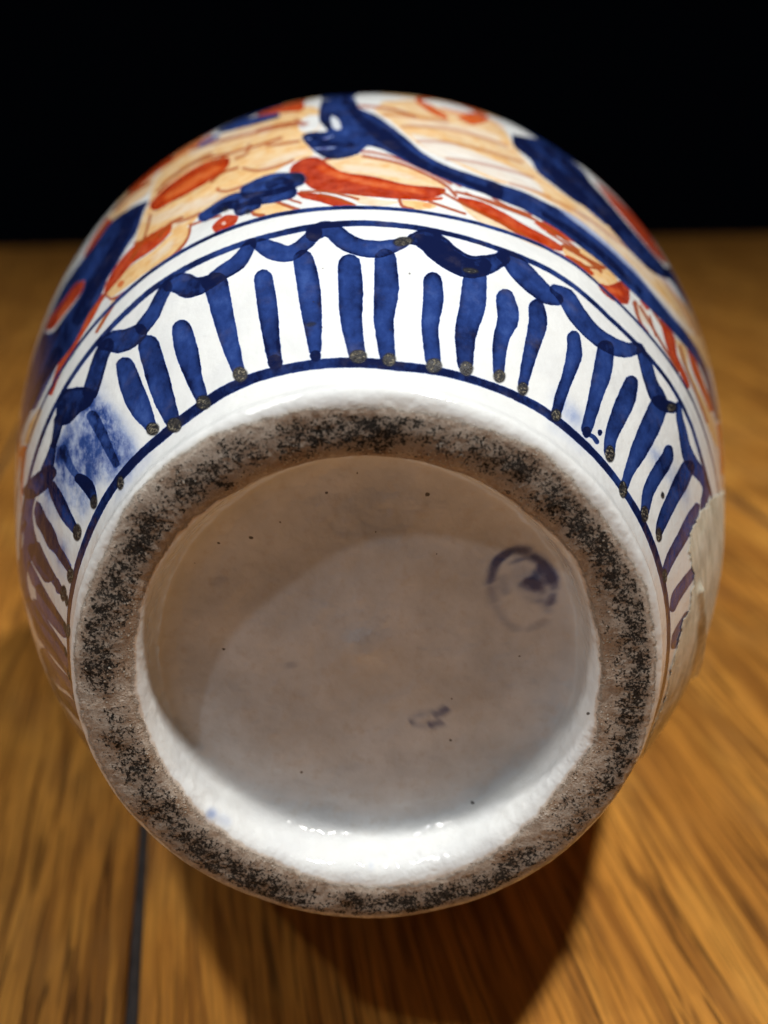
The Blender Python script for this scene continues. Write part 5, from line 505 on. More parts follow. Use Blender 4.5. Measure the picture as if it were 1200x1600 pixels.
    ('l', 0.95, '1139 1430 1132 1432 1125 1434 1118 1437 1110 1439 1103 1439 1096 1438 1090 1435 1083 1431 1075 1428 1068 1427 1061 1427 1053 1428 1045 1430 1037 1432 1029 1435 1029 1437 1028 1441 1028 1446 1029 1451 1030 1455 1031 1456 1039 1453 1046 1450 1054 1448 1062 1447 1070 1447 1077 1449 1084 1452 1091 1456 1098 1459 1105 1461 1112 1460 1120 1458 1127 1456 1134 1454 1141 1453 1142 1451 1142 1447 1142 1441 1141 1436 1140 1432'),
    ('l', 0.95, '1070 1549 1063 1549 1055 1550 1048 1551 1041 1550 1032 1548 1024 1544 1015 1540 1007 1538 1006 1539 1005 1543 1005 1549 1006 1555 1007 1560 1008 1562 1016 1564 1025 1568 1034 1572 1042 1575 1050 1576 1057 1575 1064 1575 1072 1575 1073 1573 1073 1569 1073 1562 1072 1556 1071 1551'),
    ('l', 0.95, '465 1169 459 1163 453 1158 447 1153 441 1148 435 1142 429 1137 422 1132 415 1127 408 1122 401 1118 394 1114 393 1115 391 1119 389 1125 388 1131 388 1135 388 1137 396 1140 403 1144 410 1149 417 1154 423 1159 430 1164 436 1169 442 1173 448 1179 454 1184 460 1190 461 1189 463 1186 464 1181 465 1176 465 1172'),
    ('l', 0.95, '449 1079 443 1070 436 1062 429 1055 422 1048 415 1042 408 1036 401 1032 393 1028 386 1024 378 1022 370 1020 362 1018 353 1017 345 1017 343 1018 342 1022 340 1027 339 1033 338 1037 339 1038 348 1038 356 1038 364 1039 373 1041 380 1044 388 1047 396 1051 403 1055 410 1061 417 1067 424 1074 431 1081 438 1089 444 1097 446 1097 447 1094 448 1090 449 1085 450 1081'),
    ('l', 0.95, '843 1239 836 1229 829 1219 822 1209 815 1201 808 1192 801 1184 795 1177 788 1167 780 1159 774 1150 767 1142 766 1142 765 1144 764 1147 764 1150 764 1154 765 1155 772 1163 779 1172 786 1181 794 1190 800 1198 806 1206 813 1214 820 1223 827 1233 834 1242 841 1253 842 1253 843 1251 843 1248 844 1244 843 1241'),
    ('l', 0.95, '999 1088 992 1084 984 1081 977 1078 970 1075 962 1070 955 1063 947 1056 939 1047 931 1039 923 1031 915 1024 915 1024 914 1026 913 1028 913 1031 914 1034 915 1035 922 1042 930 1050 938 1059 946 1067 954 1075 962 1082 969 1087 977 1091 985 1094 992 1097 999 1101 1000 1100 1001 1098 1001 1095 1001 1092 1000 1089'),
    ('l', 0.95, '1056 1076 1049 1076 1042 1078 1035 1079 1028 1076 1021 1068 1014 1057 1007 1045 1000 1034 999 1033 998 1034 997 1036 997 1039 998 1042 999 1044 1006 1055 1013 1068 1020 1080 1028 1089 1036 1092 1043 1091 1050 1090 1058 1089 1058 1088 1059 1085 1059 1082 1058 1079 1057 1076'),
    ('l', 0.95, '918 1625 910 1619 902 1614 894 1611 886 1607 878 1603 871 1597 863 1588 856 1578 848 1567 841 1556 833 1547 832 1548 832 1551 831 1557 831 1563 831 1568 832 1571 840 1580 847 1591 855 1602 862 1614 870 1623 878 1629 886 1634 894 1638 902 1642 910 1647 918 1653 919 1652 919 1648 920 1641 920 1634 919 1628'),
    ('l', 0.95, '1324 1623 1316 1624 1308 1629 1300 1633 1291 1631 1283 1626 1275 1617 1267 1608 1259 1599 1251 1593 1250 1595 1250 1601 1251 1610 1252 1620 1254 1628 1255 1631 1263 1639 1272 1650 1280 1662 1289 1674 1297 1683 1307 1686 1315 1683 1324 1679 1333 1679 1333 1675 1332 1663 1330 1649 1328 1635 1326 1626'),
    ('l', 0.95, '1351 1622 1355 1597 1359 1575 1363 1555 1369 1539 1375 1530 1381 1523 1388 1519 1396 1516 1403 1514 1404 1511 1403 1502 1401 1491 1399 1480 1397 1473 1395 1470 1388 1473 1381 1477 1374 1481 1367 1488 1361 1498 1356 1513 1351 1532 1347 1553 1343 1574 1343 1580 1344 1590 1346 1603 1348 1614 1350 1621'),
    ('r', 0.85, '595 1016 587 1017 580 1019 573 1021 565 1021 557 1020 549 1020 547 1021 545 1024 544 1030 543 1035 543 1039 545 1041 552 1044 560 1047 569 1048 577 1045 585 1040 593 1035 594 1033 596 1029 597 1024 597 1019 596 1016'),
    ('r', 0.85, '446 1110 439 1107 433 1105 431 1106 428 1112 426 1119 425 1127 424 1134 425 1136 432 1138 439 1141 441 1139 443 1134 446 1127 447 1119 447 1113'),
    ('r', 0.85, '1290 1652 1282 1652 1274 1655 1267 1659 1260 1663 1253 1667 1246 1669 1238 1668 1229 1666 1221 1664 1213 1663 1212 1668 1212 1684 1214 1708 1218 1737 1222 1766 1226 1783 1233 1777 1242 1779 1250 1778 1262 1804 1270 1803 1275 1782 1281 1763 1291 1778 1297 1762 1304 1755 1308 1774 1307 1756 1302 1710 1297 1678 1293 1658'),
    ('r', 0.85, '1381 1468 1375 1475 1369 1483 1363 1491 1358 1501 1353 1511 1348 1523 1342 1536 1338 1550 1333 1565 1332 1574 1334 1592 1337 1617 1342 1642 1346 1661 1349 1665 1355 1654 1360 1644 1367 1636 1372 1627 1378 1617 1383 1603 1388 1587 1392 1571 1397 1557 1397 1547 1395 1528 1392 1504 1387 1484 1383 1471'),
    ('r', 0.85, '841 1045 833 1042 825 1040 817 1040 809 1046 801 1054 794 1062 793 1064 792 1067 792 1070 792 1073 793 1075 794 1075 802 1068 810 1062 817 1058 825 1057 833 1057 840 1057 841 1057 842 1055 843 1052 843 1049 842 1046'),
    ('t', 0.6, '773 1077 765 1074 758 1072 750 1070 742 1068 734 1066 726 1064 718 1061 709 1059 700 1057 691 1056 682 1054 674 1052 665 1050 655 1049 643 1049 631 1048 621 1048 614 1045 611 1039 614 1026 621 1012 628 1006 636 1001 645 999 655 998 665 997 675 998 685 998 694 999 703 999 712 1000 721 1002 730 1006 738 1010 745 1017 753 1029 760 1044 766 1060'),
    ('t', 0.5, '934 1068 926 1060 917 1052 909 1045 900 1038 892 1032 885 1028 878 1025 868 1024 859 1025 855 1024 859 1017 868 1009 878 1003 885 1002 893 1001 901 1003 908 1007 915 1013 922 1028 928 1047'),
    ('m', 0.58, '314 234 328 240 343 246 354 252 361 258 364 264 364 271 365 279 367 282 372 285 378 286 384 285 389 283 392 280 393 272 395 264 393 254 383 245 368 238 352 232 337 226 329 224 321 223 313 225 309 228 309 231'),
    ('m', 0.58, '364 286 354 290 346 295 337 300 335 303 336 307 341 310 348 311 355 311 360 309 367 304 375 299 383 294 386 292 385 288 382 286 376 284 369 284'),
    ('m', 0.58, '323 303 307 306 291 310 287 312 286 315 288 318 293 320 299 322 304 321 318 317 332 313 336 311 338 309 337 306 333 304 328 303'),
    ('m', 0.58, '278 314 264 315 252 316 243 316 230 314 214 312 209 311 204 312 201 314 201 317 204 319 209 321 225 325 243 329 259 329 272 327 284 325 289 324 291 322 291 319 288 316 283 315'),
    ('m', 0.58, '196 308 184 303 171 299 165 298 160 299 156 301 155 303 156 306 160 308 174 311 188 314 192 315 196 315 199 313 200 311 199 309'),
    ('m', 0.43, '269 298 252 300 234 302 226 305 222 309 224 315 231 319 240 322 250 322 265 319 281 316 288 314 293 310 292 305 288 301 279 298'),
    ('m', 0.4, '236 274 227 279 218 284 214 288 214 292 219 296 227 298 236 298 244 296 254 292 265 288 271 284 271 279 266 275 256 272 246 272'),
    ('m', 0.25, '293 216 269 214 244 213 234 213 225 216 221 219 223 223 229 226 239 227 261 229 283 232 295 232 304 230 310 226 310 222 304 218'),
    ('m', 0.18, '201 213 175 215 148 218 123 222 104 227 91 233 78 239 75 242 76 245 81 248 88 249 97 249 103 247 116 241 128 236 141 232 160 229 183 227 208 225 216 224 221 221 222 218 218 215 210 214'),
    ('m', 0.16, '71 262 76 269 81 277 85 284 89 291 94 294 101 296 109 296 116 294 120 291 120 287 114 280 108 273 101 266 95 258 91 256 85 255 78 255 73 257 70 259'),
    ('m', 0.22, '172 284 159 287 146 290 134 294 130 296 128 298 130 301 134 302 139 303 144 303 157 300 170 297 184 295 189 293 191 290 190 287 186 284 179 283'),
    ('m', 0.13, '276 259 257 260 238 261 219 263 200 265 181 271 172 281 175 291 189 300 209 304 231 304 246 301 262 298 278 296 295 294 313 291 324 283 326 274 317 265 299 259'),
    ('m', 0.58, '-536 175 -516 177 -496 180 -477 182 -470 183 -464 182 -460 180 -458 178 -459 176 -464 175 -484 172 -504 169 -525 167 -532 167 -539 168 -543 170 -544 172 -541 174'),
    ('m', 0.68, '-472 166 -446 167 -420 169 -395 170 -387 170 -379 169 -373 167 -372 164 -376 162 -384 160 -411 159 -439 159 -466 158 -474 159 -480 160 -483 162 -482 164 -478 166'),
    ('m', 0.5, '-621 152 -596 148 -568 146 -541 147 -510 149 -478 153 -449 157 -445 157 -442 157 -440 156 -439 155 -440 154 -442 154 -472 150 -504 146 -537 143 -568 143 -600 145 -626 148 -629 149 -630 150 -630 151 -628 152 -625 152'),
    ('m', 0.5, '-628 151 -610 157 -593 162 -575 167 -550 171 -525 174 -522 175 -520 174 -518 174 -517 173 -518 172 -520 171 -544 168 -568 164 -584 160 -601 154 -619 149 -622 148 -625 148 -628 149 -630 150 -630 151'),
    ('m', 0.36, '336 273 332 281 328 289 324 296 318 301 310 304 298 307 284 309 271 311 268 312 267 314 268 316 270 317 273 317 276 317 289 315 303 312 316 310 328 305 336 299 341 291 344 283 349 275 349 273 347 272 344 271 340 271 337 272'),
    ('m', 0.32, '300 316 293 308 285 301 276 293 261 288 240 287 221 289 204 292 199 293 197 296 197 298 201 300 206 302 211 301 228 299 244 297 254 297 261 299 269 305 278 312 287 319 290 321 295 322 298 321 301 320 302 318'),
    ('m', 0.29, '246 271 253 279 255 284 248 287 235 290 232 292 231 294 232 296 236 297 240 298 244 297 259 294 272 287 270 277 263 268 260 267 256 266 251 266 247 267 245 269'),
    ('m', 0.22, '312 241 295 239 277 237 259 235 249 236 241 238 237 241 239 245 244 248 253 249 270 251 287 252 304 254 313 254 320 253 325 250 325 246 320 243'),
    ('m', 0.14, '1548 266 1533 261 1518 256 1511 254 1503 255 1497 257 1494 260 1495 263 1499 265 1514 270 1529 275 1535 277 1542 276 1549 274 1552 272 1552 269'),
    ('m', 0.14, '1925 118 1938 120 1946 123 1947 128 1942 132 1932 136 1920 138 1907 138 1895 137 1887 133 1884 129 1887 124 1896 121 1910 118'),
    ('m', 0.32, '2259 407 2260 410 2259 414 2255 418 2249 420 2243 421 2237 421 2232 419 2229 415 2230 412 2234 408 2241 405 2248 403 2254 404'),
    ('m', 0.14, '2309 407 2306 411 2299 414 2289 416 2279 417 2269 416 2262 414 2259 410 2262 406 2269 402 2280 399 2291 398 2301 400 2307 403'),
    ('m', 0.29, '-887 408 -889 410 -893 411 -896 410 -898 407 -896 405 -892 404 -889 405'),
    ('s', 1, '1324 265 1330 264 1334 266 1336 268 1333 271 1328 271 1324 269 1322 267'),
    ('s', 1, '1027 276 1030 275 1034 275 1037 276 1037 278 1035 279 1030 279 1027 278'),
    ('s', 1, '1790 231 1794 232 1794 234 1792 235 1788 236 1784 235 1784 233 1786 231'),
    ('s', 1, '1212 259 1214 258 1217 259 1218 260 1217 261 1215 261 1213 261 1211 260'),
    ('s', 1, '1409 297 1412 297 1415 299 1415 300 1413 302 1410 302 1408 300 1407 299'),
    ('s', 1, '704 285 705 282 710 281 716 281 719 283 718 286 713 287 707 287'),
    ('s', 1, '928 301 929 300 931 300 933 301 933 302 932 302 930 303 928 302'),
    ('s', 1, '-498 217 -502 217 -506 216 -508 214 -506 213 -502 212 -497 213 -496 215'),
    ('s', 1, '-315 163 -319 163 -322 162 -322 161 -319 160 -315 160 -312 161 -312 162'),
    ('s', 1, '-573 335 -577 336 -581 335 -584 333 -583 331 -580 330 -575 331 -573 333'),
    ('s', 1, '2442 255 2441 256 2437 258 2433 257 2430 256 2431 254 2434 253 2439 253'),
    ('s', 1, '-26 248 -28 248 -29 246 -27 245 -25 245 -23 245 -22 247 -23 248'),
    ('s', 1, '1925 416 1926 418 1925 420 1921 422 1918 422 1916 420 1918 418 1921 416'),
    ('s', 1, '863 208 864 207 867 207 869 207 870 208 868 209 866 209 864 209'),
    ('s', 1, '574 202 574 201 576 200 578 200 580 201 580 202 578 202 576 202'),
    ('s', 1, '-111 409 -115 408 -118 405 -120 402 -118 400 -114 401 -110 404 -108 408'),
    ('s', 1, '1502 312 1503 312 1504 313 1504 314 1503 314 1501 314 1501 313 1501 312'),
    ('s', 1, '890 667 890 667 891 667 891 667 892 668 891 668 891 668 890 668'),
    ('s', 1, '974 666 974 665 975 665 976 666 976 667 976 668 975 668 974 667'),
    ('s', 1, '834 795 835 794 836 793 837 794 837 796 837 797 836 798 835 797'),
    ('s', 1, '861 657 861 656 862 656 863 657 863 658 863 659 862 659 861 658'),
    ('s', 1, '985 728 986 728 987 728 987 728 988 730 987 730 986 730 985 730'),
    ('s', 1, '968 809 968 808 969 808 970 809 970 810 969 811 968 811 968 811'),
    ('k', 0.6, '982 678 983 675 986 672 990 671 995 670 999 672 1002 674 1003 678 1003 681 1000 683 996 685 991 685 987 684 984 681'),
    ('g', 0.42, '1801 489 1813 487 1825 487 1837 486 1850 486 1862 486 1875 486 1889 486 1902 486 1916 487 1930 487 1944 487 1958 487 1971 487 1984 487 1997 488 2010 488 2024 488 2037 489 2051 489 2064 490 2078 490 2091 491 2105 492 2118 492 2132 493 2145 494 2158 495 2171 495 2185 496 2198 497 2211 498 2225 498 2238 499 2251 500 2264 501 2277 502 2290 502 2303 503 2316 504 2329 505 2342 506 2354 507 2367 509 2380 510 2393 512 2405 510 2418 512 2430 510 2443 512 2456 515 2468 511 2481 513 2493 510 2506 511 2520 512 2532 512 2544 513 2556 513 2569 513 2581 513 2594 513 2607 513 2620 513 2632 513 2645 514 2658 509 2671 510 2683 511 2696 511 2709 513 2721 510 2733 511 2746 512 2758 510 2771 512 2783 510 2796 513 2808 511 2820 514 2833 512 2846 510 2858 512 2871 510 2884 512 2897 510 2909 511 2921 512 2934 512 2946 512 2958 512 2971 511 2983 514 2996 512 3009 511 3020 513 3033 511 3045 513 3058 511 3070 513 3083 511 3095 513 3108 512 3119 514 3132 513 3145 512 3157 514 3170 513 3184 512 3195 516 3209 515 3223 514 3237 513 3250 513 3261 517 3275 516 3289 515 3303 514 3314 517 3328 515 3339 517 3353 515 3365 516 3376 518 3391 515 3405 513 3418 511 3432 510 3445 509 3458 507 3471 506 3484 505 3498 504 3511 503 3524 502 3537 501 3551 500 3564 499 3578 499 3591 498 3605 497 3618 496 3632 495 3646 494 3659 494 3673 493 3686 492 3700 491 3713 490 3726 490 3739 489 3753 488 3766 487 3779 486 3792 486 3805 485 3818 484 3832 484 3845 483 3857 483 3870 483 3883 482 3896 482 3908 482 3920 482 3932 482 3944 482 3956 482 3969 483 3981 483 3993 484 4006 484 4018 484 4030 485 4043 485 4055 485 4067 486 4079 486 4092 486 4104 486 4116 486 4128 486 4140 485 4152 485 4163 484 4175 484 4187 484 4199 483 4211 483 4223 482 4234 482 4246 481 4257 481 4269 481 4280 480 4292 480 4304 480 4315 479 4327 479 4339 479 4350 479 4362 478 4374 478 4385 478 4397 478 4409 477 4420 477 4432 477 4443 477 4454 477 4466 477 4477 477 4489 477 4500 476 4512 476 4523 476 4535 476 4546 476 4557 476 4569 476 4580 476 4592 476 4603 476 4614 476 4625 476 4636 477 4647 477 4659 478 4670 479 4682 479 4693 480 4705 482 4716 483 4728 484 4740 485 4751 486 4763 487 4775 488 4787 489 4799 490 4812 490 4823 491 4835 491 4847 491 4859 491 4871 491 4884 491 4896 491 4908 492 4920 492 4932 492 4945 492 4957 492 4969 492 4981 492 4993 492 5006 492 5019 493 5032 493 5045 493 5058 493 5071 493 5084 494 5097 494 5110 494 5123 494 5136 495 5149 495 5162 495 5175 495 5189 495 5203 496 5216 496 5230 496 5244 496 5257 496 5270 497 5283 497 5296 497 5308 497 5320 497 5336 496 5351 495 5364 493 5376 491 5387 490 5398 489 5415 485 5427 477 5430 465 5424 453 5409 445 5389 442 5375 442 5361 443 5348 443 5337 443 5327 443 5315 443 5306 443 5295 442 5283 442 5271 441 5258 441 5244 441 5231 440 5217 440 5204 440 5191 440 5178 439 5165 439 5152 439 5139 439 5127 439 5114 439 5101 439 5088 440 5074 440 5061 440 5049 440 5036 440 5023 441 5010 441 4998 441 4986 441 4974 441 4962 441 4949 441 4937 441 4925 442 4912 442 4900 442 4888 442 4876 442 4864 442 4853 443 4841 443 4830 442 4819 442 4808 442 4797 442 4786 441 4775 440 4764 439 4752 439 4740 438 4729 437 4717 436 4705 435 4692 434 4680 433 4667 432 4655 431 4643 431 4631 430 4619 430 4607 430 4595 429 4583 429 4571 429 4559 429 4547 429 4535 429 4523 429 4511 429 4499 430 4487 430 4476 430 4464 430 4452 431 4440 431 4428 431 4416 432 4404 433 4392 433 4380 434 4368 435 4356 435 4345 436 4333 437 4321 437 4310 438 4298 438 4287 439 4275 439 4264 439 4252 439 4241 439 4229 439 4217 439 4205 439 4193 439 4181 439 4169 439 4158 439 4146 439 4134 439 4122 438 4111 438 4099 438 4088 438 4077 437 4065 437 4054 436 4042 435 4030 435 4018 434 4005 433 3993 432 3980 432 3967 431 3954 430 3941 430 3928 430 3915 429 3902 429 3889 429 3875 430 3862 430 3849 431 3835 431 3822 432 3809 433 3796 434 3783 435 3770 436 3757 437 3744 438 3732 439 3719 440 3707 441 3695 442 3682 443 3669 443 3656 444 3643 445 3630 446 3617 447 3604 448 3591 448 3578 449 3565 450 3552 451 3540 452 3527 453 3514 454 3502 454 3490 455 3477 456 3465 457 3452 457 3440 458 3427 459 3415 460 3402 460 3390 461 3377 462 3365 462 3352 463 3340 463 3327 463 3315 464 3302 464 3289 464 3275 465 3262 465 3249 465 3235 465 3221 465 3208 466 3194 466 3181 466 3167 466 3154 467 3140 467 3128 467 3115 468 3102 468 3089 468 3077 469 3064 469 3051 469 3038 470 3025 470 3013 470 3000 471 2988 471 2975 471 2963 471 2951 471 2939 471 2927 471 2915 471 2902 471 2890 471 2877 470 2865 470 2852 470 2840 469 2827 469 2814 469 2801 468 2788 468 2775 467 2762 467 2749 466 2736 466 2724 465 2711 465 2698 464 2685 464 2671 464 2658 463 2645 463 2631 462 2618 462 2605 462 2591 461 2578 461 2565 461 2552 460 2540 460 2527 460 2515 459 2502 459 2489 458 2476 458 2463 457 2451 456 2438 456 2425 455 2412 454 2399 454 2386 453 2373 452 2360 451 2347 451 2334 450 2321 450 2308 449 2295 449 2282 448 2269 448 2255 448 2242 447 2229 447 2216 447 2203 446 2189 446 2176 446 2163 445 2150 445 2137 445 2124 444 2111 444 2097 444 2084 443 2070 443 2056 443 2043 443 2029 442 2015 442 2002 442 1988 442 1975 442 1962 442 1950 442 1936 442 1923 442 1910 442 1897 441 1884 441 1870 440 1856 440 1842 440 1828 440 1814 441 1799 441 1785 442 1767 448 1757 458 1757 469 1767 480 1783 487'),
    ('g', 0.55, '1931 448 1944 449 1957 450 1969 452 1983 454 1996 456 2009 458 2023 460 2037 462 2051 464 2064 465 2078 466 2091 468 2105 469 2119 471 2132 472 2146 473 2159 474 2173 476 2186 477 2199 478 2212 479 2225 479 2237 480 2250 481 2263 482 2276 482 2288 483 2301 483 2313 484 2327 485 2340 485 2354 486 2368 486 2381 487 2395 487 2408 488 2422 488 2435 489 2447 489 2460 490 2472 490 2484 490 2496 490 2508 491 2520 491 2531 492 2543 493 2553 492 2561 486 2564 477 2562 468 2555 461 2544 457 2531 456 2518 456 2506 455 2493 455 2480 455 2468 455 2456 455 2444 454 2431 454 2418 454 2404 453 2391 453 2377 453 2363 452 2350 452 2336 452 2322 451 2309 451 2296 450 2284 450 2271 449 2259 449 2246 448 2233 448 2221 447 2208 447 2195 446 2183 446 2170 445 2157 444 2144 444 2130 443 2117 442 2103 442 2090 441 2077 440 2064 440 2051 439 2039 438 2026 437 2013 436 2000 434 1987 433 1974 431 1960 430 1946 429 1932 429 1924 430 1917 433 1914 438 1916 443 1923 447'),
    ('g', 0.55, '2647 483 2660 484 2672 485 2685 487 2698 489 2710 490 2723 492 2736 494 2749 496 2763 497 2776 498 2789 499 2802 500 2815 500 2828 500 2841 501 2854 501 2867 501 2880 501 2892 501 2905 501 2917 502 2930 502 2943 502 2955 502 2968 502 2981 502 2993 501 3006 500 3019 499 3032 496 3044 494 3057 492 3068 489 3080 487 3091 485 3103 484 3112 482 3119 476 3123 469 3121 462 3115 457 3106 456 3093 456 3080 457 3067 459 3055 460 3044 461 3032 462 3021 463 3009 464 2998 464 2986 464 2974 465 2961 464 2949 464 2936 464 2923 464 2910 464 2897 464 2885 464 2871 463 2858 463 2845 463 2832 463 2819 462 2806 462 2793 461 2780 461 2767 460 2754 460 2742 459 2729 458 2716 456 2702 455 2689 454 2675 453 2661 453 2647 453 2638 455 2631 460 2629 468 2632 475 2638 481'),
    ('g', 0.55, '-396 447 -382 449 -369 450 -357 452 -344 453 -331 455 -319 458 -312 457 -306 455 -302 451 -301 447 -304 443 -309 441 -322 439 -335 437 -349 435 -362 434 -376 432 -390 431 -397 431 -403 434 -406 438 -405 442 -401 446'),
    ('g', 0.55, '-262 502 -250 500 -237 498 -224 497 -211 497 -198 496 -185 496 -173 495 -160 495 -147 495 -135 495 -121 494 -107 494 -94 494 -81 494 -67 494 -54 494 -40 494 -27 494 -14 494 0 493 13 493 27 493 40 493 54 493 67 493 81 493 94 493 106 493 118 493 130 493 142 493 154 493 166 493 178 493 190 492 202 492 215 491 228 490 241 489 254 488 267 487 279 485 291 484 303 483 315 483 326 482 338 481 349 480 360 480 371 479 382 478 394 478 406 478 418 477 431 477 443 477 455 477 467 478 479 478 490 479 502 477 511 472 515 464 512 455 503 448 490 445 477 445 464 445 451 445 438 446 425 447 413 447 401 448 388 449 377 449 365 450 354 450 343 451 331 452 320 452 309 453 297 454 285 455 272 456 260 457 247 458 235 459 223 460 211 461 199 462 188 463 177 463 166 464 154 464 143 465 131 465 120 466 108 466 96 466 83 466 71 466 58 466 44 466 31 466 17 466 4 465 -10 465 -23 466 -36 466 -50 466 -63 467 -76 467 -90 468 -103 468 -117 469 -131 470 -144 470 -156 471 -169 472 -182 473 -196 474 -209 475 -222 477 -236 479 -249 481 -262 483 -268 485 -272 489 -274 494 -272 499 -268 501'),
    ('g', 0.55, '562 475 574 473 585 473 597 472 608 471 620 471 631 471 643 470 655 470 666 471 678 471 685 470 691 467 694 461 692 455 687 451 679 449 666 448 654 447 642 447 629 447 617 446 604 447 592 447 580 447 567 448 555 449 546 451 540 457 540 464 545 470 553 474'),
    ('g', 0.55, '791 479 802 479 812 479 823 479 834 479 845 480 856 480 867 479 878 479 889 479 900 478 910 477 921 476 933 475 944 474 954 473 964 472 975 471 985 470 996 469 1007 468 1018 467 1030 466 1041 466 1052 465 1063 465 1069 464 1074 461 1077 456 1076 451 1071 448 1065 446 1053 446 1042 445 1030 445 1018 445 1006 445 994 446 983 446 972 447 961 447 951 448 941 448 929 449 918 450 907 451 896 451 886 452 875 453 865 454 855 454 844 454 833 455 822 455 811 455 799 456 788 457 780 459 776 463 775 469 777 474 784 478'),
    ('g', 0.55, '867 451 878 449 890 447 901 445 912 443 924 441 936 440 948 438 953 437 957 434 958 429 957 424 953 420 947 419 934 420 921 420 909 421 896 423 884 424 872 425 860 427 852 431 848 436 848 443 852 448 859 451'),
    ('g', 0.55, '1243 467 1255 466 1267 465 1279 464 1291 463 1303 463 1315 462 1322 461 1328 458 1330 453 1329 448 1325 445 1318 444 1305 443 1292 443 1279 443 1267 444 1254 444 1241 445 1233 447 1227 452 1225 458 1228 463 1235 466'),
    ('g', 0.55, '1404 484 1415 482 1426 480 1437 478 1449 476 1460 474 1472 473 1483 472 1495 471 1507 471 1519 471 1531 471 1544 473 1557 474 1570 476 1583 478 1596 480 1609 482 1623 484 1637 485 1650 487 1664 488 1678 490 1691 491 1705 491 1719 492 1733 492 1747 491 1760 490 1773 489 1786 488 1799 487 1812 486 1825 486 1835 485 1842 480 1845 473 1842 466 1834 461 1823 459 1808 458 1794 457 1780 457 1766 457 1753 457 1740 457 1728 457 1717 457 1704 457 1692 457 1680 457 1667 456 1655 456 1642 455 1629 454 1617 453 1605 452 1592 451 1579 449 1565 448 1551 447 1537 445 1522 445 1508 445 1494 445 1481 446 1467 447 1454 448 1442 449 1429 451 1417 452 1405 454 1393 456 1383 460 1377 467 1377 475 1383 481 1393 484'),
    ('g', 0.55, '1435 444 1447 444 1459 444 1471 443 1483 444 1495 444 1507 444 1513 444 1518 441 1521 437 1521 434 1518 430 1512 429 1500 428 1487 428 1475 428 1462 428 1450 428 1437 429 1430 430 1425 433 1423 437 1424 441 1429 443'),
    ('g', 0.55, '1149 485 1159 483 1169 482 1180 481 1190 480 1201 479 1212 478 1217 476 1220 474 1222 470 1220 466 1216 464 1211 463 1200 464 1188 465 1178 466 1167 468 1156 469 1145 471 1140 473 1137 476 1137 480 1139 483 1143 485'),
    ('g', 1, '889 470 891 467 896 465 903 463 911 463 918 465 923 467 924 470 922 473 917 475 910 476 903 476 896 475 891 472'),
    ('g', 1, '838 468 839 465 843 462 849 460 856 460 862 461 867 463 869 467 867 470 863 473 858 474 851 475 845 474 840 471'),
    ('g', 1, '1218 444 1223 441 1228 440 1234 440 1239 443 1241 446 1241 450 1238 453 1234 456 1229 457 1223 457 1219 455 1216 451 1216 448'),
    ('g', 1, '836 431 837 427 840 424 844 422 850 421 856 423 859 426 861 429 860 433 857 436 852 437 847 438 842 437 838 434')
]
RINGS = {'ring1': [(-15.5, 60.87), (-8.9, 59.21), (-2.9, 59.41), (3.3, 58.91), (9.4, 58.59), (18.3, 59.01), (27.1, 58.5), (34.8, 59.07), (42.2, 58.75), (50.2, 58.82), (58.4, 59.08), (67.6, 59.17), (76.6, 57.47), (84.7, 58.11), (90.7, 58.09), (100.4, 58.99), (109.6, 59.7), (115.8, 59.42), (122.6, 58.53), (130.2, 57.48), (132.8, 58.72), (140.5, 59.23), (146.5, 58.65), (153.8, 58.36), (160.2, 58.06), (164.9, 57.95), (171.5, 57.41), (176.6, 57.26)], 'ring2': [(16.1, 92.05), (18.8, 91.59), (22.4, 90.72), (24.5, 92.56), (27.8, 92.83), (31.5, 94.01), (35.9, 94.18), (40.8, 92.71), (46.1, 92.1), (50.6, 91.79), (55.0, 92.44), (57.7, 94.76), (61.9, 93.2), (70.8, 93.18), (79.0, 92.87), (87.0, 93.53), (90.8, 93.78), (97.1, 93.71), (103.6, 93.61), (106.8, 93.45), (113.7, 94.25), (120.9, 94.62), (124.9, 94.9), (129.1, 94.81), (136.5, 93.18), (145.1, 93.8), (150.7, 93.67), (156.2, 92.21), (160.8, 92.22)], 'ring3': [(16.0, 99.56), (19.4, 99.48), (24.8, 101.41), (29.0, 101.89), (32.7, 101.76), (36.7, 100.33), (41.8, 100.41), (46.9, 100.11), (51.4, 99.88), (55.6, 100.84), (57.7, 103.03), (63.2, 101.07), (71.0, 99.92), (79.1, 99.35), (87.0, 98.9), (90.8, 99.43), (97.1, 99.61), (103.5, 100.8), (110.0, 102.05), (117.0, 101.09), (124.6, 101.72), (133.2, 102.96), (135.8, 100.59), (144.2, 101.52), (149.5, 102.17), (156.2, 103.44), (161.4, 101.38)]}
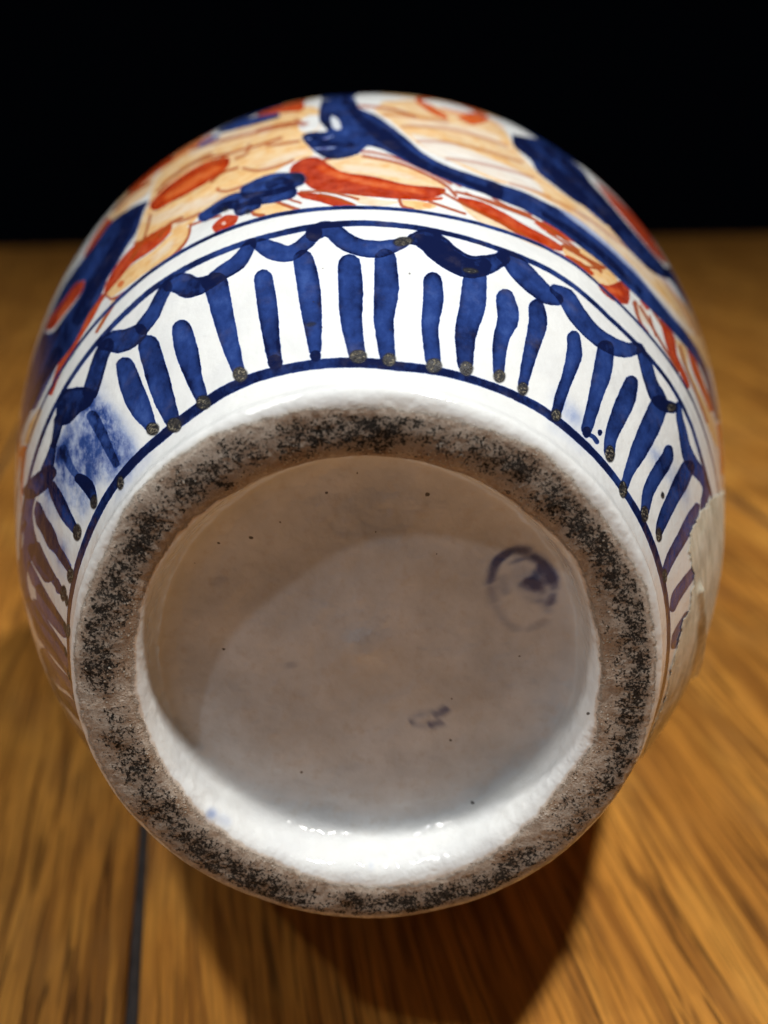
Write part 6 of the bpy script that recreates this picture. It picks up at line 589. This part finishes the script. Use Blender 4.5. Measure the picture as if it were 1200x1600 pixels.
BAND = {'dout': [(-86.7, 50.6), (-79.9, 50.6), (-70.4, 50.6), (-55.8, 50.6), (-42.1, 50.6), (-30.7, 50.6), (-17.3, 50.6), (-6.6, 49.91), (1.3, 49.8), (9.1, 49.62), (16.2, 49.68), (20.7, 50.15), (26.9, 49.23), (33.5, 49.04), (39.1, 48.91), (44.4, 48.72), (50.2, 49.64), (55.0, 49.83), (61.7, 49.32), (72.0, 48.68), (80.7, 48.44), (90.4, 48.15), (101.1, 49.14), (111.7, 49.64), (120.0, 50.41), (129.6, 50.6), (141.6, 50.5), (148.9, 49.5), (158.3, 49.72), (166.0, 49.97), (171.1, 50.46), (178.4, 50.6), (188.5, 50.6), (200.4, 50.6), (213.3, 50.6), (228.0, 50.6), (242.4, 50.6), (256.9, 50.6), (266.5, 50.6)], 'din': [(-86.2, 45.1), (-70.2, 44.8), (-56.8, 44.15), (-47.1, 43.32), (-36.2, 42.86), (-27.6, 42.72), (-18.1, 43.39), (-7.2, 42.11), (8.1, 41.89), (18.9, 41.5), (32.1, 43.19), (38.0, 42.76), (48.9, 41.41), (56.1, 40.8), (68.4, 40.8), (85.6, 40.8), (102.9, 40.8), (115.1, 40.8), (123.5, 41.64), (134.2, 42.44), (142.9, 42.85), (152.2, 42.79), (162.7, 42.06), (173.1, 41.93), (183.5, 42.15), (194.2, 42.31), (201.8, 42.33), (214.2, 42.47), (224.4, 42.92), (232.8, 43.05), (245.0, 43.34), (257.9, 44.13)]}                                          # unglazed zone of the foot: outer and inner limit

def cover(poly):
    """anti-aliased coverage of a polygon given in texture pixels"""
    x0, y0 = np.floor(poly.min(0)).astype(int) - 2
    x1, y1 = np.ceil(poly.max(0)).astype(int) + 3
    W, H = x1 - x0, y1 - y0
    cov = np.zeros((H, W), np.float32)
    q = np.roll(poly, -1, axis=0)
    ya, yb, xa, xb = poly[:, 1], q[:, 1], poly[:, 0], q[:, 0]
    xi = np.arange(W, dtype=np.float32) + x0
    SS = 2
    for r in range(H):
        for k in range(SS):
            y = y0 + r + (k + .5) / SS
            m = (ya <= y) != (yb <= y)
            if not m.any(): continue
            c = np.sort(xa[m] + (y - ya[m]) / (yb[m] - ya[m]) * (xb[m] - xa[m]))
            for j in range(0, len(c) - 1, 2):
                cov[r] += np.clip(np.minimum(xi + 1, c[j + 1]) - np.maximum(xi, c[j]), 0, 1) / SS
    return x0, y0, cov
def blur(a, r):
    if r < 1: return a
    for ax in (0, 1):
        for _ in range(2):
            p = np.pad(a, [(r + 1, r) if k == ax else (0, 0) for k in (0, 1)])
            c = np.cumsum(p, axis=ax)
            n = a.shape[ax]
            a = (np.take(c, np.arange(2 * r + 1, 2 * r + 1 + n), ax) - np.take(c, np.arange(n), ax)) / (2 * r + 1)
    return a
LAY = {k: np.zeros((TH, TW), np.float32) for k in 'bwrtklsdgmqy'}
def blit(k, x0, y0, cov, mode):
    ya, yb = max(y0, 0), min(y0 + cov.shape[0], TH)
    if ya >= yb: return
    cv = cov[ya - y0:yb - y0]
    cols = (np.arange(cov.shape[1]) + x0) % TW
    t = LAY[k][ya:yb][:, cols]
    if mode == 'over': t = t + cv * (1 - t)
    elif mode == 'max': t = np.maximum(t, cv)
    else: t = t * (1 - cv)
    LAY[k][ya:yb, cols] = t
def paint(kind, dens, pts, shift=0.0):
    P = np.array(pts, float)
    P = np.c_[(P[:, 0] / 10 + 90 + shift) / 360 * TW, P[:, 1] / 10 / SV * TH]
    if kind in 'gmwqy':
        pad = {'g': 18, 'm': 6, 'w': 13, 'q': 4, 'y': 6}[kind]
        x0, y0, cov = cover(P)
        cov = np.pad(cov, 2 * pad); x0 -= 2 * pad; y0 -= 2 * pad
        cov = blur(cov, pad) * dens
        blit(kind, x0, y0, cov, 'over'); return
    x0, y0, cov = cover(P)
    if kind == 'x':
        for k in 'brtl': blit(k, x0, y0, cov * dens, 'mul')
        return
    if kind in 'br':                                   # colour pools a little along the edge of a stroke
        cp = np.pad(cov, 8); x0 -= 8; y0 -= 8
        inner = blur(cp, 6)
        cov = cp * dens * (1 - (.17 if kind == 'b' else .10) * np.clip((inner - .55) / .45, 0, 1))
        cov = np.clip(cov, 0, 1)
        if kind == 'r': blit('b', x0, y0, cov * .0, 'over')
    if kind == 'k':
        cov = blur(np.pad(cov, 8), 3); x0 -= 8; y0 -= 8
    blit(kind, x0, y0, cov * (1 if kind in 'br' else dens), 'over' if kind in 'bl' else 'max')
for kind, dens, txt in STROKES:
    v = np.array([int(t) for t in txt.split()]).reshape(-1, 2)
    paint(kind, dens, v)
# banding lines all the way round
def ring(name, hw, dens, wob):
    q = np.array(RINGS[name], float)
    th, s = q[:, 0], q[:, 1]
    ks = np.array([s[max(0, i - 1):i + 2].mean() for i in range(len(s))])
    U = (np.arange(TW) + .5) / TW * 360 - 90
    mid = ks.mean()
    sv = np.interp(U, np.r_[-90, th[0] - 25, th, th[-1] + 25, 270], np.r_[mid, mid, ks, mid, mid])
    w = hw * (1 + .10 * np.cos(np.radians(U - 160)) + wob * np.sin(np.radians(U) * 3 + 1) + wob * .6 * np.sin(np.radians(U) * 11 + hw * 9))
    rows = (np.arange(TH) + .5)[:, None] / TH * SV
    lo = int((s.min() - 3) / SV * TH); hi = int((s.max() + 3) / SV * TH)
    cv = np.clip((w[None] - np.abs(rows[lo:hi] - sv[None])) / .10 + .5, 0, 1).astype(np.float32) * dens
    blit('b', 0, lo, cv, 'over')
ring('ring1', 1.08, .90, .10); ring('ring2', .98, .82, .10); ring('ring3', .80, .80, .10)
# the side that lies towards the table carries the same bands of stripes and figures
hid = np.arange(-85, -28, 5.2)
for i, t in enumerate(list(hid) + [a + 180 + 62 - 4 for a in hid[2:]]):
    jit = random.uniform(-.5, .5)
    top = 840 if i % 2 else 800
    paint('b', .86, [(10 * (t + jit + a), s) for a, s in ((-1.0, 600), (-1.6, 700), (-2.2, top - 30), (-1.4, top), (.6, top), (1.6, top - 30), (.9, 700), (.5, 600))])
    paint('k', 1, [(10 * (t + jit + 1.2 * math.cos(q)), 595 + 9 * math.sin(q)) for q in np.arange(10) * .628])
for t in np.arange(-88, -35, 11):
    for sh in (0, 255):
        paint('b', .86, [(10 * (t + sh), 870), (10 * (t + sh + 3), 905), (10 * (t + sh + 8), 905), (10 * (t + sh + 11), 870), (10 * (t + sh + 11), 895), (10 * (t + sh + 8), 925), (10 * (t + sh + 3), 925), (10 * (t + sh), 895)])
for t in (-84, -66, -48, -30, 190, 208, 226, 244):
    paint('t', .8, [(10 * (t + a), s) for a, s in ((0, 1060), (6, 1040), (14, 1100), (16, 1400), (8, 1600), (1, 1400))])
    paint('r', .9, [(10 * (t + a), s) for a, s in ((2, 1100), (5, 1090), (9, 1250), (8, 1400), (4, 1280))])
    paint('b', .92, [(10 * (t + a), s) for a, s in ((10, 1080), (13, 1120), (12, 1500), (8, 1700), (6, 1650), (9, 1400))])
def periodic(name):
    q = np.array(BAND[name], float)
    U = (np.arange(TW) + .5) / TW * 360 - 90
    return np.interp(U, np.r_[q[-1, 0] - 360, q[:, 0], q[0, 0] + 360], np.r_[q[-1, 1], q[:, 1], q[0, 1]])
rows_ = (np.arange(TH) + .5)[:, None] / TH * SV
band_in, band_out = periodic('din')[None], periodic('dout')[None]
LAY['d'] = (np.clip((rows_ - band_in) / 2.2 + .5, 0, 1) * np.clip((band_out - rows_) / 1.6 + .5, 0, 1)).astype(np.float32)
LAY['d'] = .5 * LAY['d'] + .5 * np.clip(LAY['g'], 0, 1)
LAY['r'] *= (1 - .3 * LAY['q'])
LAY['t'] *= (1 - .5 * LAY['y'])
LAY['b'] = np.clip(LAY['b'] + LAY['m'] * (1 - LAY['b']), 0, 1)

def packed(name, keys):
    im = bpy.data.images.new(name, TW, TH, alpha=True, float_buffer=False)
    im.colorspace_settings.name = 'Non-Color'
    im.alpha_mode = 'CHANNEL_PACKED'
    buf = np.stack([LAY[k] for k in keys], axis=-1).astype(np.float32)
    im.pixels.foreach_set(buf.ravel())
    im.update()
    return im
IM1, IM2 = packed('paint_a', 'bwrt'), packed('paint_b', 'klsd')

def porcelain():
    w = NT('painted_porcelain')
    tc = w.n('ShaderNodeTexCoord')
    obj = tc.outputs['Object']
    uvn = tc.outputs['UV']
    jit = w.noise(obj, 900, 3, .6, color=True)
    jv = w.vadd(jit, (-.5, -.5, -.5))
    uv = w.vadd(uvn, w.vscale(jv, (.0007, .0020, 0)))
    def tex(im, vec):
        t = w.n('ShaderNodeTexImage', image=im, extension='MIRROR', interpolation='Cubic')
        w.l(vec, t.inputs[0])
        sp = w.n('ShaderNodeSeparateColor'); w.l(t.outputs[0], sp.inputs[0])
        return sp.outputs[0], sp.outputs[1], sp.outputs[2], t.outputs[1]
    b, wsh, r, tn = tex(IM1, uv)
    k, ln, sp, d0 = tex(IM2, uv)
    uv2 = w.vadd(uvn, w.vscale(w.vadd(w.noise(obj, 330, 5, .7, color=True), (-.5, -.5, -.5)), (.0035, .011, 0)))
    _, _, _, d = tex(IM2, uv2)
    n_big = w.noise(obj, 110, 3, .5)
    n_mid = w.noise(obj, 420, 4, .6)
    n_fin = w.noise(obj, 2600, 3, .6)
    # streaks of dry brush run along the profile (object y)
    streak = w.noise(w.vscale(obj, (1, .22, 1)), 620, 5, .68)
    wst = w.noise(w.vscale(obj, (1, .22, 1)), 330, 6, .68)
    white = w.mix(w.step(n_big, .35, .7), (.71, .735, .73, 1), (.65, .675, .68, 1))
    white = w.mix(w.math('MULTIPLY', w.step(n_mid, .58, .75), .22), white, (.60, .60, .58, 1))
    # the base carries a thinner, greyer glaze with faint turning rings and clouding
    suv = w.n('ShaderNodeSeparateXYZ'); w.l(uvn, suv.inputs[0])
    sxyz = w.n('ShaderNodeSeparateXYZ'); w.l(obj, sxyz.inputs[0])
    flr = w.math('SUBTRACT', 1, w.step(suv.outputs[1], 31.5 / SV, 35.5 / SV))
    n_cl = w.noise(obj, 75, 4, .6)
    grey_g = w.ramp(n_cl, [(.3, (.47, .48, .49)), (.5, (.58, .60, .62)), (.7, (.70, .72, .74))])
    grey_g = w.mix(w.math('MULTIPLY', w.step(n_mid, .5, .72), .35), grey_g, (.48, .42, .36, 1))
    white = w.mix(w.math('MULTIPLY', flr, .9), white, grey_g)
    tv = w.math('MULTIPLY', tn, w.math('ADD', w.math('ADD', w.math('MULTIPLY', n_mid, .8), w.math('MULTIPLY', n_big, .7)), .42), clamp=True)
    col = w.mix(tv, white, w.mix(w.step(n_mid, .4, .65), (.74, .52, .26, 1), (.70, .42, .17, 1)))
    rf = w.math('MULTIPLY', w.step(r, .1, .7), w.math('ADD', w.math('MULTIPLY', n_mid, .10), .93), clamp=True)
    rvar = w.math('ADD', w.math('MULTIPLY', r, .75), w.math('MULTIPLY', w.math('ADD', streak, n_mid), .30))
    redc = w.ramp(rvar, [(.60, (.68, .20, .05)), (.78, (.56, .085, .010)), (.92, (.42, .035, .004)), (1, (.30, .020, .003))])
    col = w.mix(rf, col, redc)
    col = w.mix(ln, col, (.34, .065, .014, 1))
    # cobalt: density decides between pale wash and near black
    n_str = w.noise(w.vscale(obj, (1, .35, 1)), 170, 2, .5)
    mot = w.math('ADD', w.math('ADD', w.math('MULTIPLY', n_mid, .30), w.math('MULTIPLY', streak, .55)), w.math('MULTIPLY', n_str, .62))
    bd = w.math('MULTIPLY', b, w.math('ADD', mot, .34))
    ws = w.math('MULTIPLY', wsh, w.math('ADD', w.math('MULTIPLY', w.step(wst, .30, .70), .62), .30))
    ws = w.math('MULTIPLY', ws, w.math('ADD', w.math('MULTIPLY', n_mid, .8), .8))
    dens = w.math('ADD', bd, w.math('MULTIPLY', ws, w.math('SUBTRACT', 1, w.math('MULTIPLY', b, .75))), clamp=True)
    alpha = w.ramp(dens, [(0, (0, 0, 0)), (.35, (.72, .72, .72)), (.6, (1, 1, 1))])
    blue = w.ramp(dens, [(0, (.22, .34, .62)), (.25, (.14, .24, .52)), (.48, (.055, .110, .34)), (.74, (.018, .043, .180)), (.97, (.005, .009, .045))])
    blue = w.mix(w.math('MULTIPLY', flr, .6), blue, (.075, .080, .130, 1))
    col = w.mix(alpha, col, blue)
    # iron spots: near black skin with tan grit showing through
    grit = w.math('MULTIPLY', w.step(n_fin, .50, .60), w.step(k, .62, .95))
    kc = w.mix(w.math('MULTIPLY', grit, w.step(n_mid, .35, .5)), (.010, .011, .016, 1), (.20, .18, .13, 1))
    col = w.mix(w.step(k, .15, .75), col, kc)
    col = w.mix(w.math('MULTIPLY', sp, .9), col, (.03, .022, .015, 1))
    # cream stain where glaze thins towards the foot
    n_a = w.noise(obj, 620, 6, .75)
    n_b = w.noise(obj, 2300, 4, .75)
    n_c = w.noise(obj, 240, 4, .6)
    reg = w.math('MULTIPLY', d, 2.0, clamp=True)
    inn = w.math('SUBTRACT', 1, w.step(suv.outputs[1], 42.0 / SV, 46.0 / SV))
    stain = w.step(w.math('ADD', reg, w.math('MULTIPLY', w.math('SUBTRACT', n_c, .5), .5)), .0, .55)
    col = w.mix(w.math('MULTIPLY', stain, .45), col, (.46, .37, .24, 1))
    col = w.mix(w.math('MULTIPLY', w.math('MULTIPLY', w.step(reg, .02, .3), inn), .35), col, (.40, .22, .09, 1))
    edge = w.math('ADD', w.math('MULTIPLY', w.math('SUBTRACT', n_a, .5), 1.1), w.math('MULTIPLY', w.math('SUBTRACT', n_b, .5), .6))
    clay_f = w.step(w.math('ADD', reg, edge), .34, .66)
    clay = w.ramp(n_a, [(.30, (.27, .225, .18)), (.48, (.48, .42, .355)), (.66, (.72, .67, .59))])
    clay = w.mix(w.math('MULTIPLY', w.step(n_c, .48, .66), .45), clay, (.27, .155, .075, 1))
    clay = w.mix(w.math('MULTIPLY', inn, .35), clay, (.26, .15, .07, 1))
    g = w.math('MULTIPLY', w.math('SUBTRACT', d0, .5), 2.0, clamp=True)
    clay = w.mix(w.math('MULTIPLY', w.math('MULTIPLY', g, w.step(n_a, .25, .62)), .85), clay, (.06, .050, .043, 1))
    gm = w.math('ADD', w.math('ADD', w.math('MULTIPLY', n_a, .85), w.math('MULTIPLY', n_b, 1.0)), w.math('ADD', w.math('MULTIPLY', g, .36), w.math('MULTIPLY', n_c, .35)))
    gm = w.math('ADD', gm, w.math('MULTIPLY', reg, .10))
    grime = w.step(gm, 1.32, 1.44)
    col = w.mix(clay_f, col, clay)
    col = w.mix(w.math('MULTIPLY', w.math('MULTIPLY', grime, w.math('ADD', .74, w.math('MULTIPLY', n_fin, .45)), clamp=True), w.step(reg, .04, .30)), col, (.007, .006, .005, 1))
    # pale grit baked on along the inner edge, fewer grains elsewhere
    vor = w.n('ShaderNodeTexVoronoi'); w.l(obj, vor.inputs['Vector']); vor.inputs['Scale'].default_value = 1500
    grain = w.math('SUBTRACT', 1, w.step(vor.outputs['Distance'], .18, .34))
    gsel = w.math('ADD', w.step(w.math('ADD', n_c, w.math('MULTIPLY', inn, .16)), .58, .66), 0)
    grain = w.math('MULTIPLY', w.math('MULTIPLY', grain, gsel), w.step(reg, .5, .9))
    col = w.mix(w.math('MULTIPLY', grain, .8), col, (.62, .58, .50, 1))
    w.l(col, w.bsdf.inputs['Base Color'])
    glz = w.math('ADD', w.math('MULTIPLY', n_mid, .08), .045)
    glz = w.math('ADD', glz, w.math('MULTIPLY', k, .35))
    rg = w.n('ShaderNodeMix'); w.l(clay_f, rg.inputs[0]); w.l(glz, rg.inputs[2]); w.l(w.math('SUBTRACT', .72, w.math('MULTIPLY', grain, .45)), rg.inputs[3])
    w.l(rg.outputs[0], w.bsdf.inputs['Roughness'])
    w.bsdf.inputs['IOR'].default_value = 1.5
    sl = w.math('SUBTRACT', .5, w.math('MULTIPLY', clay_f, .3))
    w.l(sl, w.bsdf.inputs['Specular IOR Level'])
    # relief: soft undulation of the glaze, tiny pits, gritty foot
    h1 = w.math('ADD', w.math('MULTIPLY', n_big, 1.0), w.math('MULTIPLY', n_mid, .34))
    rad = w.math('SQRT', w.math('ADD', w.math('MULTIPLY', sxyz.outputs[0], sxyz.outputs[0]), w.math('MULTIPLY', sxyz.outputs[2], sxyz.outputs[2])))
    turn = w.math('MULTIPLY', w.math('SINE', w.math('ADD', w.math('MULTIPLY', rad, 900), w.math('MULTIPLY', n_big, 9))), w.math('MULTIPLY', flr, .10))
    h1 = w.math('ADD', w.math('ADD', h1, turn), w.math('MULTIPLY', w.math('MULTIPLY', n_cl, flr), 1.6))
    nb = w.bump(h1, .0009, .45)
    h2 = w.math('ADD', w.math('MULTIPLY', clay_f, w.math('SUBTRACT', w.math('ADD', w.math('ADD', n_a, w.math('MULTIPLY', n_b, .6)), w.math('MULTIPLY', grain, .8)), w.math('MULTIPLY', grime, .35))), w.math('MULTIPLY', w.math('MULTIPLY', k, grit), .25))
    nb2 = w.bump(h2, .0008, .8, nb)
    w.l(nb2, w.bsdf.inputs['Normal'])
    return w.m
PORC = porcelain()

def pnoise(th, s, fx, fy, seed):                       # periodic value noise on (angle, profile length)
    g = np.random.default_rng(seed).random((fx, 400)).astype(np.float32)
    x = (th % 360) / 360 * fx; y = s * fy
    xi = np.floor(x).astype(int); yi = np.floor(y).astype(int)
    fx_ = x - xi; fy_ = y - yi
    fx_ = fx_ * fx_ * (3 - 2 * fx_); fy_ = fy_ * fy_ * (3 - 2 * fy_)
    a = g[xi % fx, yi % 400]; b = g[(xi + 1) % fx, yi % 400]; c = g[xi % fx, (yi + 1) % 400]; d = g[(xi + 1) % fx, (yi + 1) % 400]
    return (a * (1 - fx_) + b * fx_) * (1 - fy_) + (c * (1 - fx_) + d * fx_) * fy_ - .5
def profile_at(s):
    return np.interp(s, SARC, PROF[:, 0]), np.interp(s, SARC, PROF[:, 1])
S_IN = float(np.interp(2.0, PROF[:30, 0][::-1] * 0 + np.arange(30), SARC[:30]))
i_in = int(np.argmax(PROF[:, 1] >= 34.9))              # top of the inner wall
i_out = int(np.argmax(PROF[:, 1] >= 45.55))
S_A, S_B = SARC[i_in], SARC[i_out]
def displace(th, s):
    """out-of-round and hand-made unevenness, mm"""
    lowf = .28 * pnoise(th, s, 7, .02, 3) + .22 * pnoise(th, s, 19, .06, 4)
    near = np.exp(-((s - (S_A + S_B) / 2) / 7.0) ** 2)
    rough = near * (.34 * pnoise(th, s, 60, .3, 5) + .10 * pnoise(th, s, 260, 1.0, 6) + .05 * pnoise(th, s, 700, 2.6, 8))
    q = np.clip((S_A - s) / 8, 0, 1)
    wall = np.exp(-((s - (S_A - 3)) / 4.0) ** 2) * (.30 * pnoise(th, s, 90, .45, 12) + .14 * pnoise(th, s, 230, .9, 13))
    x_, y_ = s * np.cos(np.radians(th)), s * np.sin(np.radians(th))
    fl = .30 * np.sin(x_ * .17 + 1.3 * np.sin(y_ * .13)) + .16 * np.sin(y_ * .31 + x_ * .12 + 2) + .45 * np.exp(-((x_ + 1) ** 2 + (y_ - 1) ** 2 * 1.8) / 9) - .2 * np.exp(-((x_ - 1) ** 2 + (y_ + 4) ** 2 * 1.5) / 14)
    return lowf * (1 - q) + rough + wall + fl * q
def surf(th, s, lift=0.0):
    z, r = profile_at(s)
    e = .15
    z2, r2 = profile_at(s + e); z1, r1 = profile_at(s - e)
    tz, tr = z2 - z1, r2 - r1
    L = np.hypot(tz, tr) + 1e-9
    nz, nr = -tr / L, tz / L                           # outward from the clay
    dd = displace(th, s) + lift
    z = z + nz * dd; r = r + nr * dd
    t = np.radians(th)
    return np.stack([r * np.cos(t), z, r * np.sin(t)], -1) * MM

def revolve(name, svals, nth, parent):
    th = np.linspace(-90, 270, nth + 1)
    T, S = np.meshgrid(th, svals, indexing='ij')
    V = surf(T, S)
    V[-1] = V[0]
    m = len(svals)
    idx = np.arange(nth * m).reshape(nth, m)
    idx = np.vstack([idx, idx[:1]])
    a, b, c, d = idx[:-1, :-1], idx[1:, :-1], idx[1:, 1:], idx[:-1, 1:]
    F = np.stack([a, b, c, d], -1).reshape(-1, 4)
    U = (T + 90) / 360; Vv = S / SV
    uva = np.stack([U, Vv], -1)
    uq = np.stack([uva[:-1, :-1], uva[1:, :-1], uva[1:, 1:], uva[:-1, 1:]], 2).reshape(-1, 2)
    o = mesh_obj(name, V[:-1].reshape(-1, 3), F[:, ::-1].copy(), PORC, parent, True, uq.reshape(-1, 4, 2)[:, ::-1].reshape(-1, 2))
    o.matrix_local = jar_m_local
    return o

contact = foot_w + aw * 133.6 - yw * 88.9
jar = bpy.data.objects.new('porcelain_jar', None)
C.objects.link(jar)
jar.location = (contact[0] * MM, contact[1] * MM, 0)
jar_m_local = Matrix.Translation((-contact[0] * MM, -contact[1] * MM, 0)) @ jar_m
jar['label'] = 'white porcelain jar painted in cobalt blue, orange red and tan, lying on its side'
jar['category'] = 'jar'

base = revolve('base_recess', np.unique(np.r_[np.linspace(0.02, S_A - 12, 70), np.linspace(S_A - 12, S_A, 50)]), 512, jar)
base['label'] = 'grey white glazed hollow base with a blurred blue ring mark'
footr = revolve('foot_ring', np.linspace(S_A, S_B, 70), 1600, jar)
footr['label'] = 'rough unglazed foot ring stained with black grime'
body = revolve('body', np.unique(np.r_[np.linspace(S_B, S_B + 45, 110), np.linspace(S_B + 45, SARC[-1], 170)]), 720, jar)
body['label'] = 'painted outer wall with blue stripes, a scalloped line and red, tan and blue figures'

# neck with an open mouth behind the shoulder, hidden from the front
zN, rN = PROF[-1]
NE = np.array([(zN, rN), (zN + 5, rN - 8), (zN + 8, rN - 15), (zN + 10, rN - 19), (zN + 16, rN - 20), (zN + 24, rN - 19.5), (zN + 26, rN - 21), (zN + 24, rN - 23), (zN + 12, rN - 24), (zN + 2, rN - 15), (zN - 40, rN + 16), (zN - 110, rN + 5), (14, 40), (13, 0.5)])
def plain_mat():
    w = NT('plain_glaze')
    tc = w.n('ShaderNodeTexCoord').outputs['Object']
    w.l(w.mix(w.noise(tc, 150, 3), (.72, .74, .73, 1), (.62, .64, .66, 1)), w.bsdf.inputs['Base Color'])
    w.bsdf.inputs['Roughness'].default_value = .12
    w.l(w.bump(w.noise(tc, 110, 3), .0009, .35), w.bsdf.inputs['Normal'])
    return w.m
nt = 240
tt = np.linspace(0, 2 * np.pi, nt, endpoint=False)
V = np.stack([NE[None, :, 1] * np.cos(tt)[:, None], np.repeat(NE[None, :, 0], nt, 0), NE[None, :, 1] * np.sin(tt)[:, None]], -1) * MM
m = len(NE)
idx = np.arange(nt * m).reshape(nt, m); idx = np.vstack([idx, idx[:1]])
F = np.stack([idx[:-1, 1:], idx[1:, 1:], idx[1:, :-1], idx[:-1, :-1]], -1).reshape(-1, 4)
neck = mesh_obj('neck', V.reshape(-1, 3), F, plain_mat(), jar, True)
neck.matrix_local = jar_m_local

# ------------------------------------------------------------------ old adhesive tape torn on the right flank
TAPE = np.array([(13.7386, 98.9808), (15.7613, 91.6562), (16.1144, 88.4895), (16.9655, 82.4392), (17.0639, 78.6312), (16.9738, 74.6095), (15.9591, 73.4708), (14.8674, 71.9864), (12.6074, 72.8295), (10.941, 72.9883), (7.7872, 73.4634), (7.9651, 71.4883), (6.1168, 70.9375), (4.1509, 70.6072), (3.9455, 68.3366), (4.0662, 66.4821), (1.9658, 64.955), (-1.7667, 63.1412), (-3.9878, 61.6012), (-10.1438, 63.3425), (-15.0664, 61.9531), (-20.1779, 63.4753), (-27.7473, 71.5976), (-27.175, 73.5359), (-24.4465, 81.0059), (-19.7867, 85.5118), (-15.725, 88.634), (-11.359, 91.4943), (-5.5982, 94.6673), (1.9505, 99.9983), (6.4494, 112.118), (8.2515, 117.966)])
def tape_mat():
    w = NT('old_adhesive_tape')
    tc = w.n('ShaderNodeTexCoord').outputs['Object']
    n1 = w.noise(w.vscale(tc, (1, 1, .35)), 420, 5, .65)
    n2 = w.noise(tc, 160, 3, .5)
    col = w.ramp(n1, [(.3, (.60, .56, .42)), (.5, (.78, .74, .60)), (.7, (.88, .85, .74))])
    w.l(col, w.bsdf.inputs['Base Color'])
    w.l(w.math('ADD', w.math('MULTIPLY', w.step(n1, .38, .62), .16), w.math('ADD', w.math('MULTIPLY', n2, .2), .34), clamp=True), w.bsdf.inputs['Alpha'])
    w.bsdf.inputs['Roughness'].default_value = .42
    w.l(w.bump(n1, .0003, .6), w.bsdf.inputs['Normal'])
    return w.m
def inside(px, py, poly):
    q = np.roll(poly, -1, axis=0); r = np.zeros(px.shape, bool)
    for (xa, ya), (xb, yb) in zip(poly, q):
        if ya == yb: continue
        r ^= ((ya > py) != (yb > py)) & (px < (xb - xa) * (py - ya) / (yb - ya) + xa)
    return r
tg = np.arange(TAPE[:, 0].min() - 16, TAPE[:, 0].max() + .3, .22)
sg = np.arange(TAPE[:, 1].min(), TAPE[:, 1].max() + .3, .26)
T, S = np.meshgrid(tg, sg, indexing='ij')
Tc, Sc = (T[:-1, :-1] + T[1:, 1:]) / 2, (S[:-1, :-1] + S[1:, 1:]) / 2
keep = inside(Tc + 1.0 * pnoise(Tc, Sc, 900, 1.2, 21), Sc + 1.2 * pnoise(Tc, Sc, 700, .9, 22), TAPE)
RID = [(5.7023, 75.4103), (0.0629, 77.8736), (-8.0606, 83.1729), (-14.9176, 88.6194)]
def ridge(T, S):
    P = np.array(RID, float); h = np.zeros(T.shape)
    for (a, b), (c, d) in zip(P[:-1], P[1:]):
        k = 1.25                                       # mm per degree there
        vx, vy = (c - a) * k, d - b
        t = np.clip(((T - a) * k * vx + (S - b) * vy) / (vx * vx + vy * vy), 0, 1)
        dist = np.hypot((T - a) * k - t * vx, S - b - t * vy)
        h = np.maximum(h, np.exp(-(dist / 1.2) ** 2))
    return h
lift = .10 + .10 * (pnoise(T, S, 160, .4, 23) + .5) + .03 * (pnoise(T, S, 600, 1.4, 24) + .5) + 1.0 * ridge(T, S)
V = surf(T, S, lift)
idx = np.arange(T.size).reshape(T.shape)
F = np.stack([idx[:-1, :-1], idx[:-1, 1:], idx[1:, 1:], idx[1:, :-1]], -1)[keep]
used, inv = np.unique(F.ravel(), return_inverse=True)
tape = mesh_obj('tape_remnant', V.reshape(-1, 3)[used], inv.reshape(-1, 4), tape_mat(), jar, True)
tape.matrix_local = jar_m_local
tape['label'] = 'torn yellowed strip of old adhesive tape'
sol = tape.modifiers.new('thickness', 'SOLIDIFY'); sol.thickness = .00006; sol.offset = 0
